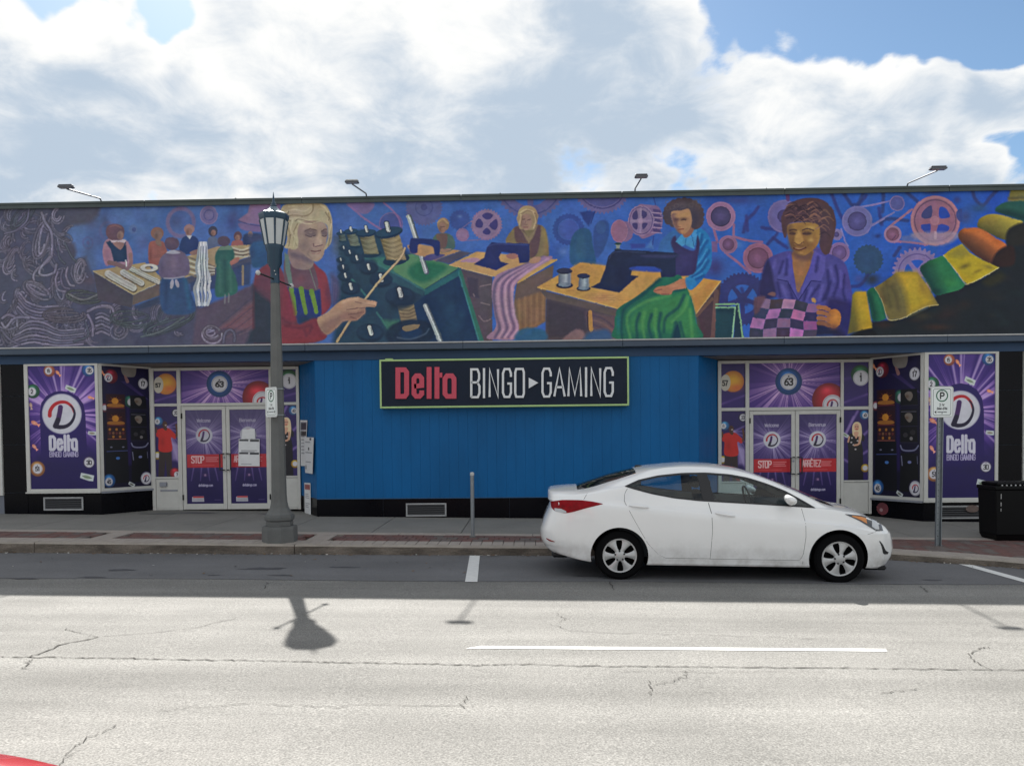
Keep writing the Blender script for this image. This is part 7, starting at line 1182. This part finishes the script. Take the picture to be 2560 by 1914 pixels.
# ---------------------------------------------------------------- cars
def tab(T): a = np.array(T, float); return a[:, 0], a[:, 1]
CAR_Z = {  # height of each lengthwise line at stations along the car (metres from the rear hub)
 'bot': [(-.95, .30), (-.79, .28), (-.37, .205), (.35, .18), (2.27, .182), (2.95, .18), (3.2, .165), (3.42, .22)],
 'belt': [(-.95, 1.00), (-.6, 1.02), (-.3, 1.065), (-.1, 1.11), (.06, 1.150), (.18, 1.114), (.387, 1.06), (.655, 1.011), (.964, .98), (1.577, .95), (1.984, .93), (2.36, .908), (2.6, .882), (2.9, .825), (3.1, .765), (3.3, .685), (3.42, .60)],
 'dtop': [(-.95, 1.03), (-.6, 1.045), (-.41, 1.068), (-.2, 1.112), (.06, 1.156), (.23, 1.232), (.481, 1.287), (.772, 1.318), (1.062, 1.325), (1.351, 1.307), (1.577, 1.267), (1.802, 1.196), (2.007, 1.115), (2.21, 1.003), (2.36, .914), (2.6, .894), (2.9, .84), (3.1, .78), (3.3, .70), (3.42, .612)],
 'rail': [(-.95, 1.06), (-.6, 1.075), (-.41, 1.085), (-.25, 1.13), (-.08, 1.185), (.12, 1.25), (.27, 1.305), (.373, 1.34), (.585, 1.377), (.796, 1.388), (1.111, 1.384), (1.425, 1.353), (1.613, 1.313), (1.80, 1.255), (1.959, 1.19), (2.272, 1.045), (2.50, .93), (2.6, .91), (2.9, .862), (3.1, .80), (3.3, .715), (3.42, .622)],
 'edge': [(-.95, 1.08), (-.6, 1.095), (-.5, 1.10), (-.41, 1.118), (-.08, 1.222), (.2, 1.318), (.373, 1.368), (.8, 1.412), (1.1, 1.41), (1.43, 1.378), (1.65, 1.325), (1.96, 1.215), (2.27, 1.085), (2.521, .968), (2.60, .935), (2.9, .885), (3.1, .825), (3.3, .735), (3.42, .635)],
 'mid': [(-.95, 1.088), (-.7, 1.108), (-.53, 1.115), (-.145, 1.245), (.2, 1.342), (.43, 1.386), (.874, 1.426), (1.206, 1.42), (1.536, 1.37), (1.755, 1.302), (2.3, 1.098), (2.66, .945), (2.72, .93), (2.934, .892), (3.149, .835), (3.3, .755), (3.42, .645)],
 'ctr': [(-.95, 1.09), (-.7, 1.112), (-.53, 1.122), (-.145, 1.255), (.2, 1.35), (.43, 1.393), (.874, 1.432), (1.206, 1.425), (1.536, 1.376), (1.755, 1.31), (2.3, 1.11), (2.7, .94), (2.76, .925), (2.934, .90), (3.149, .84), (3.3, .76), (3.42, .65)],
 'crease': [(-.95, .93), (-.217, .929), (.343, .894), (1.083, .831), (2.18, .745), (2.7, .70), (3.42, .56)]}
CAR_D = {'dtop': [(-.95, .13), (-.41, .15), (.06, .105), (.23, .15), (.48, .20), (.77, .225), (1.06, .23), (1.35, .22), (1.58, .2), (1.8, .17), (2.0, .145), (2.2, .115), (2.36, .10), (2.9, .12), (3.42, .14)],
 'rail': [(-.95, .22), (-.41, .25), (.06, .26), (.27, .28), (.6, .31), (1.43, .31), (1.65, .29), (1.96, .25), (2.27, .2), (2.52, .18), (2.9, .22), (3.42, .24)]}
SREAR = tab([(.2, -.72), (.26, -.80), (.356, -.925), (.46, -.985), (.57, -.992), (.70, -.968), (.80, -.89), (.93, -.868), (.965, -.895), (1.06, -.895), (1.095, -.86)])
SFRONT = tab([(.14, 3.18), (.2, 3.33), (.3, 3.405), (.4, 3.425), (.5, 3.41), (.62, 3.375), (.72, 3.31), (.78, 3.22)])
WSC = tab([(-.95, .52), (-.935, .66), (-.89, .79), (-.80, .875), (-.62, .94), (-.3, .985), (.1, 1), (2.55, 1), (2.85, .978), (3.05, .935), (3.2, .87), (3.32, .76), (3.39, .62), (3.42, .5)])
W2_ = .885
def ci(T, s): xs_, ys_ = tab(T); return float(np.interp(s, xs_, ys_))
def smooth_tab(T, s, h=.06): return sum(ci(T, s + k * h) * w for k, w in ((-1, .25), (0, .5), (1, .25)))
_RC = {}
def car_rows(s):
    k = round(float(s), 3)
    if k not in _RC: _RC[k] = _car_rows(k)
    return _RC[k]
def _car_rows(s):
    z = {k: smooth_tab(v, s, .045) for k, v in CAR_Z.items()}; d = {k: smooth_tab(v, s, .05) for k, v in CAR_D.items()}
    if .06 <= s <= 2.36:
        z['belt'] = ci(CAR_Z['belt'], s); z['dtop'] = max(ci(CAR_Z['dtop'], s), z['belt'] + .006)
    zb, zc, zt = z['bot'], z['crease'], z['belt']
    return [(.16, zb), (.045, zb + .012), (.03, zb + .06), (.022, zb + .10), (.006, .42), (0, .60), (.003, zc - .06), (.012, zc), (.034, zc + .022), (.058, (zc + zt) / 2 + .01), (.078, zt - .012), (.086, zt),
            ((.086 + d['dtop']) / 2 - .008, (zt + z['dtop']) / 2), (d['dtop'], z['dtop']), (d['dtop'] * .45 + d['rail'] * .55, z['dtop'] * .4 + z['rail'] * .6), (d['rail'], z['rail']), (.44, z['edge']), (.65, z['mid']), (W2_, z['ctr'])]
I_BELT, I_DTOP, I_RAIL, I_EDGE, I_CTR = 11, 13, 15, 16, 18
def car_pt(s, d, z):
    wr = float(np.clip((-.45 - s) / .5, 0, 1)) ** 1.5; wf = float(np.clip((s - 2.85) / .57, 0, 1)) ** 1.6
    s2 = s + (float(np.interp(z, *SREAR)) + .95) * wr + (float(np.interp(z, *SFRONT)) - 3.42) * wf
    return Vector((s2, (W2_ - d) * float(np.interp(s, *WSC)), z))
def side_y(s, z, up=False):
    r = car_rows(s); zz = [p[1] for p in r[:14]]; dd = [p[0] for p in r[:14]]; return float(np.interp(z, zz, dd))
def side_pt(s, z, off=0.0):
    """point on the body side at true station s (undo the end shift), pushed out by off"""
    t = s
    for _ in range(8): t = t + (s - car_pt(t, side_y(t, z), z).x)
    p = car_pt(t, side_y(t, z), z); e = .02; a = car_pt(t - e, side_y(t - e, z), z); b = car_pt(t + e, side_y(t + e, z), z); c_ = car_pt(t, side_y(t, z - e), z - e); d_ = car_pt(t, side_y(t, z + e), z + e)
    n = (b - a).cross(d_ - c_); n.normalize(); n = n if n.y > 0 else -n
    return p + n * off
def patch(bmh, fs, nu, nv, off, mirror):
    g = [[side_pt(*fs(i / nu, j / nv), off) for i in range(nu + 1)] for j in range(nv + 1)]
    for sgn in mirror:
        vs = [[bmh.verts.new((p.x, p.y * sgn, p.z)) for p in row] for row in g]
        for j in range(nv):
            for i in range(nu): bmh.faces.new((vs[j][i], vs[j][i + 1], vs[j + 1][i + 1], vs[j + 1][i]))
def side_poly(name, outline, off, m, parent, thick=.012, sgn=1, n=10):
    """a lens or insert following the body side; outline = lower and upper edge as lists of (s, z)"""
    lo, hi = outline; (ls_, lz_), (hs_, hz_) = tab(lo), tab(hi); bm = bmesh.new(); G = []
    for k, o_ in ((0, off), (1, off - thick)):
        G.append([])
        for j in range(4):
            row = []
            for i in range(n + 1):
                u = i / n; s_ = (1 - j / 3) * np.interp(u, np.linspace(0, 1, len(ls_)), ls_) + j / 3 * np.interp(u, np.linspace(0, 1, len(hs_)), hs_); z_ = (1 - j / 3) * np.interp(u, np.linspace(0, 1, len(lz_)), lz_) + j / 3 * np.interp(u, np.linspace(0, 1, len(hz_)), hz_)
                p = side_pt(float(s_), float(z_), o_); row.append(bm.verts.new((p.x, p.y * sgn, p.z)))
            G[-1].append(row)
    for j in range(3):
        for i in range(n): bm.faces.new((G[0][j][i], G[0][j][i + 1], G[0][j + 1][i + 1], G[0][j + 1][i]))
    for j, jj in ((0, 0), (3, 3)):
        for i in range(n): bm.faces.new((G[0][j][i], G[1][jj][i], G[1][jj][i + 1], G[0][j][i + 1]))
    for i in (0, n):
        for j in range(3): bm.faces.new((G[0][j][i], G[0][j + 1][i], G[1][j + 1][i], G[1][j][i]))
    return from_bm(name, bm, m, parent, smooth=True, local=True)
M_TYRE = mat('tyre_rubber', (.004, .004, .0045), .95, spec=.12, var=.2, vscale=20); M_RIM = mat('silver_wheel_cover', (.47, .47, .465), .36, .35, var=.05, vscale=20); M_WELL = mat('wheel_well', (.003, .003, .003), .95, spec=.05); M_TRIMB = mat('black_trim', (.008, .008, .010), .45)
M_GLS = glass_mat('tinted_glass', (.74, .85, .85)); M_SEAT = mat('dark_seat_cloth', (.03, .035, .04), .9); M_RLAMP = mat('red_lamp_lens', (.22, .002, .006), .3, spec=.12, coat=.04, var=.35, vscale=16); M_CLEAR = mat('clear_lamp_lens', (.48, .50, .52), .12, coat=.6); M_AMBER = mat('amber_lens', (.62, .22, .04), .2, coat=.5); M_LBLK = mat('lamp_housing', (.03, .035, .045), .2, coat=.6)
def build_car(name, label, paint, loc, heading, slope, group=None):
    root = thing(name, label, 'car', loc, group); root.rotation_mode = 'XYZ'; root.rotation_euler = (0, math.atan(-slope), heading)
    # ---- shell
    st = sorted(set([round(v, 4) for v in list(np.linspace(-.95, -.8, 7)) + list(np.linspace(-.8, 3.1, 92)) + list(np.linspace(3.1, 3.42, 14)) + [.06, 2.36, -.53, .22, 1.72, 2.66]])); nr = 19; sub = 2
    cols = []
    for s in st:
        R = np.array(car_rows(s)); P = []
        for i in range(nr - 1):
            a, b, c_, d_ = R[max(i - 1, 0)], R[i], R[i + 1], R[min(i + 2, nr - 1)]
            for t in (0, .5):
                q = b if t == 0 else (b * .5 + c_ * .5 if i in (7, 10, 11, 12, 13, 14, 15) else (-a + 9 * b + 9 * c_ - d_) / 16); P.append(car_pt(s, q[0], q[1]))
        P.append(car_pt(s, *R[-1])); cols.append(P)
    m = len(cols[0]); bm = bmesh.new(); NV = [[bm.verts.new(p) for p in P] for P in cols]; FV = [[bm.verts.new((p.x, -p.y, p.z)) for p in P[:-1]] + [NV[i][-1]] for i, P in enumerate(cols)]
    gi = {}
    for i in range(len(st) - 1):
        sm = (st[i] + st[i + 1]) / 2
        for j in range(m - 1):
            r_ = j // 2; mi = 0
            if I_BELT <= r_ < I_DTOP and .06 <= sm <= 2.36: mi = 1
            if r_ >= I_EDGE - 1 and (-.53 <= sm <= .22) and (r_ >= I_EDGE or j % 2): mi = 1
            if r_ >= I_EDGE - 1 and (1.72 <= sm <= 2.66) and (r_ >= I_EDGE or j % 2): mi = 1
            for S in (NV, FV): f = bm.faces.new((S[i][j], S[i + 1][j], S[i + 1][j + 1], S[i][j + 1])); f.material_index = mi
        f = bm.faces.new((NV[i][0], FV[i][0], FV[i + 1][0], NV[i + 1][0])); f.material_index = 2
    for i in (0, len(st) - 1):
        for j in range(m - 1): bm.faces.new((NV[i][j], NV[i][j + 1], FV[i][j + 1], FV[i][j])) if j < m - 2 else bm.faces.new((NV[i][j], NV[i][j + 1], FV[i][j]))
    bmesh.ops.recalc_face_normals(bm, faces=bm.faces); gl = bm.copy()
    me = bpy.data.meshes.new('tmp'); bm.to_mesh(me); bm.free()
    for k in (paint, M_GLS, M_WELL): me.materials.append(k)
    tmp = bpy.data.objects.new('tmp', me); COL.objects.link(tmp); cut = []
    for hx, zc_, ra in ((-.005, .30, .352), (2.625, .302, .356)):
        bc = bmesh.new(); prof = [(ra, -1.1), (ra, 1.1)]; bm_lathe(bc, prof, (hx, 0, zc_), 56, 0, 'Y'); 
        mc = bpy.data.meshes.new('cut'); bmesh.ops.recalc_face_normals(bc, faces=bc.faces); bc.to_mesh(mc); bc.free(); mc.materials.append(M_WELL); co_ = bpy.data.objects.new('cut', mc); COL.objects.link(co_); cut.append(co_)
        md = tmp.modifiers.new('b', 'BOOLEAN'); md.operation = 'DIFFERENCE'; md.object = co_; md.solver = 'EXACT'; md.material_mode = 'TRANSFER'
    bpy.context.view_layer.update(); dg = bpy.context.evaluated_depsgraph_get(); me2 = bpy.data.meshes.new_from_object(tmp.evaluated_get(dg))
    names = [x_.name if x_ else '' for x_ in me2.materials]; gidx = names.index('tinted_glass')
    b2_ = bmesh.new(); b2_.from_mesh(me2); bmesh.ops.delete(b2_, geom=[f for f in b2_.faces if f.material_index == gidx], context='FACES'); me3 = bpy.data.meshes.new('body'); b2_.to_mesh(me3); b2_.free()
    for k in me2.materials: me3.materials.append(k)
    sharpen(me3, 30); body = bpy.data.objects.new('body', me3); COL.objects.link(body); body.parent = root
    for o_ in [tmp] + cut: bpy.data.objects.remove(o_, do_unlink=True)
    # ---- glass: side panes, rear screen, windscreen
    def pane(nm, test, m_=M_GLS):
        g = gl.copy(); bmesh.ops.delete(g, geom=[f for f in g.faces if not (f.material_index == 1 and test(f.calc_center_median()))], context='FACES'); return from_bm(nm, g, m_, root, smooth=True, local=True)
    ymid = lambda c_: abs(c_.y) > .60 and c_.x < 2.45 and c_.x > .0
    for sg in (1, -1):
        pane('side_window', lambda c_: ymid(c_) and c_.y * sg > 0 and c_.z < 1.33 and abs(c_.y) > .63)
    pane('rear_window', lambda c_: c_.x < .3 and (abs(c_.y) < .63)); pane('windscreen', lambda c_: c_.x > 1.6 and (abs(c_.y) < .63 or not ymid(c_)))
    gl.free()
    # ---- pillars and frames on the side glass
    for sg in (1, -1):
        def gp(s, f, off=.004): r_ = car_rows(s); a, b, c_ = r_[I_BELT], r_[I_BELT + 1], r_[I_DTOP]; q = np.array(a) * (1 - 2 * f) + np.array(b) * 2 * f if f < .5 else np.array(b) * (2 - 2 * f) + np.array(c_) * (2 * f - 1); p = car_pt(s, q[0], q[1]); return Vector((p.x, (p.y + off) * sg, p.z + off * .2))
        def strip(nm, fa, fb, n, m_=M_TRIMB):
            bm_ = bmesh.new(); A = [bm_.verts.new(fa(i / n)) for i in range(n + 1)]; B = [bm_.verts.new(fb(i / n)) for i in range(n + 1)]
            for i in range(n): bm_.faces.new((A[i], A[i + 1], B[i + 1], B[i]))
            return from_bm(nm, bm_, m_, root, smooth=True, local=True)
        strip('centre_pillar', lambda t: gp(1.01 - .06 * t, t), lambda t: gp(1.155 - .08 * t, t), 8)
        strip('window_corner', lambda t: gp(.062 + .19 * t, .02), lambda t: gp(.064 + .20 * t, .98), 8); strip('window_corner', lambda t: gp(2.02 + .335 * t, .02), lambda t: gp(2.06 + .295 * t, .98), 8)
        strip('window_trim', lambda t: gp(.07 + 2.28 * t, .0), lambda t: gp(.07 + 2.28 * t, min(.5, .018 / max(car_rows(.07 + 2.28 * t)[I_DTOP][1] - car_rows(.07 + 2.28 * t)[I_BELT][1], .02))), 40)
        strip('window_trim', lambda t: gp(.07 + 2.28 * t, 1.0), lambda t: gp(.07 + 2.28 * t, max(.5, 1 - .026 / max(car_rows(.07 + 2.28 * t)[I_DTOP][1] - car_rows(.07 + 2.28 * t)[I_BELT][1], .03))), 40)
        # ---- doors with shut lines
        ztop = lambda s: car_rows(s)[I_BELT][1] - .012
        def rear_door(u, v): z = .285 + v * (1.04 - .06 * u - .285); a = np.interp(z, [.285, .31, .33, .454, .641, .89, .974, 1.105], [.56, .50, .465, .34, .217, .05, .053, .13]); b = np.interp(z, [.28, .633, .842, .97], [1.091, 1.113, 1.103, 1.073]); s = a + (b - a) * u; zt = min(ztop(s), 1.2); return s, .285 + v * (zt - .285)
        def front_door(u, v): z = .282 + v * (.965 - .055 * u - .282); b = np.interp(z, [.276, .30, .36, .567, .753, .9], [2.15, 2.175, 2.2, 2.224, 2.22, 2.19]); a = np.interp(z, [.28, .633, .842, .97], [1.091, 1.113, 1.103, 1.073]); s = a + (b - a) * u; zt = ztop(s); return s, .282 + v * (zt - .282)
        for fn, hd in ((rear_door, ((.105, .918), (.343, .898))), (front_door, ((1.148, .838), (1.379, .803)))):
            bmd = bmesh.new(); g = .0035; fi = lambda u, v: fn(.0025 + u * .995, .003 + v * .997); patch(bmd, fi, 26, 22, .0035, [sg]); door = from_bm('door', bmd, paint, root, smooth=True, local=True)
            bmg = bmesh.new(); fo = lambda u, v: fn(-.0022 + u * 1.0044, -.003 + v * 1.0); patch(bmg, fo, 26, 22, .0012, [sg]); from_bm('shut_line', bmg, M_TRIMB, door, smooth=True, local=True)
            h0, h1 = side_pt(*hd[0], .012), side_pt(*hd[1], .012); mid_ = (h0 + h1) / 2; mid_.y += .03; P = [h0, h0.lerp(mid_, .5) + Vector((0, .014, 0)), mid_, h1.lerp(mid_, .5) + Vector((0, .014, 0)), h1]
            tube('handle', [(p.x, p.y * sg, p.z) for p in P], [.009, .014, .016, .014, .009], paint, door, 8, local=True)
        # rocker line, boot line, fuel of small things
        side_poly('tail_light', ([(-.845, .875), (-.80, .83), (-.667, .812), (-.573, .833), (-.425, .88), (-.216, .934)], [(-.855, .945), (-.79, .958), (-.698, .972), (-.488, .976), (-.34, .962), (-.216, .938)]), .006, M_RLAMP, root, .02, sg, 16)
        side_poly('reverse_lens', ([(-.80, .835), (-.72, .818), (-.655, .82)], [(-.80, .868), (-.72, .866), (-.66, .84)]), .009, M_CLEAR, root, .01, sg, 8)
        side_poly('head_light', ([(2.711, .836), (2.872, .764), (2.993, .693), (3.094, .636), (3.19, .634)], [(2.711, .84), (2.912, .82), (3.03, .79), (3.12, .76), (3.192, .70)]), .006, M_LBLK, root, .02, sg, 16)
        side_poly('turn_lens', ([(2.79, .812), (2.90, .765), (2.97, .725)], [(2.79, .822), (2.90, .808), (2.97, .785)]), .009, M_AMBER, root, .01, sg, 8); side_poly('lamp_lens', ([(3.03, .69), (3.08, .655), (3.13, .652)], [(3.05, .768), (3.09, .757), (3.13, .74)]), .009, M_CLEAR, root, .01, sg, 6)
        side_poly('fog_recess', ([(3.118, .518), (3.15, .46), (3.184, .353), (3.254, .35)], [(3.125, .522), (3.17, .475), (3.21, .40), (3.268, .372)]), .004, M_TRIMB, root, .012, sg, 8); side_poly('reflector', ([(-.90, .478), (-.86, .455), (-.80, .45)], [(-.905, .49), (-.86, .472), (-.80, .456)]), .006, M_RLAMP, root, .01, sg, 6)
        for a, b in (((-.40, 1.062), (-.445, .985)), ((3.10, .64), (2.96, .60)), ((2.20, .27), (2.20, .185))):
            P = [side_pt(a[0] + (b[0] - a[0]) * t, a[1] + (b[1] - a[1]) * t, .0005) for t in (0, .25, .5, .75, 1)]; tube('seam', [(p.x, p.y * sg, p.z) for p in P], .0022, M_TRIMB, root, 5, local=True)
        # mirror
        mc_ = Vector((2.0, (W2_ + .075) * sg, 1.02)); bmm = bmesh.new(); bmesh.ops.create_icosphere(bmm, subdivisions=3, radius=1.0)
        for v in bmm.verts: x_, y_, z_ = v.co; v.co = (mc_.x + (.085 if x_ > 0 else .055) * x_ - .02 * z_, mc_.y + .10 * y_, mc_.z + .063 * z_ * (1.0 if x_ < 0 else 1 - .35 * x_ * (z_ > 0)))
        mir = from_bm('mirror', bmm, paint, root, smooth=True, ang=60, local=True); tube('mirror_stalk', [(2.06, (W2_ - .09) * sg, .955), (2.03, (W2_ + .03) * sg, .972)], [.03, .022], M_TRIMB, mir, 8, local=True)
    # ---- bumper black, antenna, plates
    bmd = bmesh.new(); bm_box(bmd, -.84, -.62, -.6, .6, .225, .31, .03); from_bm('rear_diffuser', bmd, M_TRIMB, root, local=True); bmd = bmesh.new(); bm_box(bmd, 3.02, 3.30, -.6, .6, .13, .19, .02); from_bm('chin_spoiler', bmd, M_TRIMB, root, local=True)
    bmd = bmesh.new(); bm_box(bmd, 3.30, 3.40, -.42, .42, .26, .42, .02); from_bm('lower_grille', bmd, M_TRIMB, root, local=True)
    bmf = bmesh.new(); bm_hex(bmf, [(.24, -.03, 1.343), (.36, -.03, 1.375), (.36, .03, 1.375), (.24, .03, 1.343)], [(.26, -.008, 1.385), (.31, -.008, 1.39), (.31, .008, 1.39), (.26, .008, 1.385)]); from_bm('roof_aerial', bmf, M_TRIMB, root, local=True)
    # ---- interior
    bmi = bmesh.new(); bm_box(bmi, .0, 2.5, -.74, .74, .28, .62); bm_box(bmi, 1.95, 2.55, -.70, .70, .62, .93, .05); bm_box(bmi, -.45, .15, -.66, .66, .6, 1.0, .04); from_bm('cabin', bmi, M_SEAT, root, local=True)
    for sx, sy in ((1.25, .38), (1.25, -.38), (.32, .4), (.32, -.4)):
        bms = bmesh.new(); bm_hex(bms, [(sx - .04, sy - .24, .6), (sx + .16, sy - .24, .6), (sx + .16, sy + .24, .6), (sx - .04, sy + .24, .6)], [(sx - .16, sy - .2, 1.04), (sx - .04, sy - .2, 1.04), (sx - .04, sy + .2, 1.04), (sx - .16, sy + .2, 1.04)], .03); bm_box(bms, sx - .19, sx - .09, sy - .13, sy + .13, 1.07, 1.23, .035, 2); from_bm('seat', bms, M_SEAT, root, local=True)
    bms = bmesh.new(); rr_ = .18; pts = [(1.83 - .05 * math.sin(a), .38 + rr_ * math.cos(a), .93 + rr_ * .9 * math.sin(a)) for a in np.linspace(0, 2 * math.pi, 25)]; bm_tube(bms, pts, .014, 6); from_bm('steering_wheel', bms, M_TRIMB, root, smooth=True, local=True)
    # ---- wheels
    proto = None
    for hx, sg in ((0, 1), (2.637, 1), (0, -1), (2.637, -1)):
        ty = .845 * sg
        bmw = bmesh.new(); bm_lathe(bmw, [(.20, -.10), (.27, -.105), (.298, -.085), (.305, -.04), (.305, .04), (.298, .085), (.27, .105), (.215, .10), (.205, .085), (.20, .0)], (0, 0, 0), 56, 0, 'Y'); w_ = from_bm('wheel', bmw, M_TYRE, root, smooth=True, local=True); w_.location = (hx, ty - .10 * sg, .302); w_.rotation_euler = (0, .25 if hx else .05, 0 if sg > 0 else math.pi)
        bmr_ = bmesh.new(); ns = 6; R0, R1 = .212, .192
        def ring(r, y, n=60): return [bmr_.verts.new((r * math.cos(2 * math.pi * k / n), y, r * math.sin(2 * math.pi * k / n))) for k in range(n)]
        def link(a, b):
            for k in range(len(a)): bmr_.faces.new((a[k], a[(k + 1) % len(a)], b[(k + 1) % len(b)], b[k]))
        ra, rb, rc = ring(R0, .090), ring(R0 - .004, .104), ring(R1, .101); rd__ = ring(R1, .085); link(ra, rb); link(rb, rc); link(rc, rd__)
        for k in range(ns):
            a0 = 2 * math.pi * k / ns; prof = [(.055, .26, .108), (.09, .27, .11), (.13, .27, .107), (.165, .29, .103), (R1 + .002, .35, .1005)]; wl = lambda r_, h: h / max(r_, .01) * .24
            L_, R_, M2 = [], [], []
            for r_, h, y in prof:
                ang = h * (1.9 if r_ < .07 else 1.0); L_.append(bmr_.verts.new((r_ * math.cos(a0 - ang), y - .012, r_ * math.sin(a0 - ang)))); R_.append(bmr_.verts.new((r_ * math.cos(a0 + ang), y - .012, r_ * math.sin(a0 + ang)))); M2.append((bmr_.verts.new((r_ * math.cos(a0 - ang * .35), y, r_ * math.sin(a0 - ang * .35))), bmr_.verts.new((r_ * math.cos(a0 + ang * .55), y - .003, r_ * math.sin(a0 + ang * .55)))))
            for i in range(len(prof) - 1):
                bmr_.faces.new((L_[i], L_[i + 1], M2[i + 1][0], M2[i][0])); bmr_.faces.new((M2[i][0], M2[i + 1][0], M2[i + 1][1], M2[i][1])); bmr_.faces.new((M2[i][1], M2[i + 1][1], R_[i + 1], R_[i]))
        hub = [ring(r_, y, 24) for r_, y in ((.068, .096), (.066, .106), (.04, .114), (.012, .117))]
        for a, b in zip(hub, hub[1:]): link(a, b)
        bmr_.faces.new(hub[-1]); from_bm('rim', bmr_, M_RIM, w_, smooth=True, ang=50, local=True); lathe('brake_disc', [(.198, .06), (.198, .066)], (0, 0, 0), M_WELL, w_, 40, axis='Y', local=True)
        for k in range(5): a = 2 * math.pi * k / 5 + .3; lathe('lug_nut', [(.0115, .104), (.0115, .116), (.006, .119)], (.058 * math.cos(a), 0, .058 * math.sin(a)), M_TRIMB, w_, 10, axis='Y', local=True)
    return root
WHITE = mat('white_car_paint', (.78, .78, .77), .25, spec=.5, coat=.8, var=.02, vscale=2); REDP = mat('red_car_paint', (.35, .012, .02), .25, coat=.9, var=.03)

def road_grime(m):
    nt = m.node_tree; b = nt.nodes['Principled BSDF']; N = nt.nodes.new; L = nt.links.new; src = b.inputs['Base Color'].links[0].from_socket
    tc = N('ShaderNodeTexCoord'); sp = N('ShaderNodeSeparateXYZ'); L(tc.outputs['Object'], sp.inputs[0]); n = N('ShaderNodeTexNoise'); n.inputs['Scale'].default_value = 6; n.inputs['Detail'].default_value = 6; n.inputs['Roughness'].default_value = .65; L(tc.outputs['Object'], n.inputs['Vector'])
    r = N('ShaderNodeMapRange'); L(sp.outputs[2], r.inputs[0]); r.inputs[1].default_value = .55; r.inputs[2].default_value = .16; r.inputs[3].default_value = 0; r.inputs[4].default_value = .55
    k = N('ShaderNodeMapRange'); L(n.outputs[0], k.inputs[0]); k.inputs[1].default_value = .42; k.inputs[2].default_value = .72; q = N('ShaderNodeMath'); q.operation = 'MULTIPLY'; L(r.outputs[0], q.inputs[0]); L(k.outputs[0], q.inputs[1])
    mx = N('ShaderNodeMix'); mx.data_type = 'RGBA'; L(q.outputs[0], mx.inputs[0]); L(src, mx.inputs[6]); mx.inputs[7].default_value = (.22, .19, .15, 1); L(mx.outputs[2], b.inputs['Base Color'])
road_grime(WHITE)
# the near side of the parked car is its right-hand flank; local +Y must face the camera, so the car is turned about Z
def place_car(name, label, paint, rear_hub, front_hub, slope, group=None):
    a, b = Vector(rear_hub), Vector(front_hub); d = b - a; h = math.atan2(d.y, d.x); n = Vector((-math.sin(h), math.cos(h)))     # away from the camera
    c = a + n * .85; z = road_z(a.x) ; r = build_car(name, label, paint, (c.x, c.y, z), h, slope, group); r.location.z = z; return r
car = place_car('parked_car', 'white four-door saloon parked at the kerb by the blue wall', WHITE, (1.064, 9.36 - .02), (3.70, 9.26 - .02), -.0155)
red = place_car('parked_car', 'red saloon parked across the road, opposite the lamp post side', REDP, (-4.0, .365), (-1.36, .365), -.012)
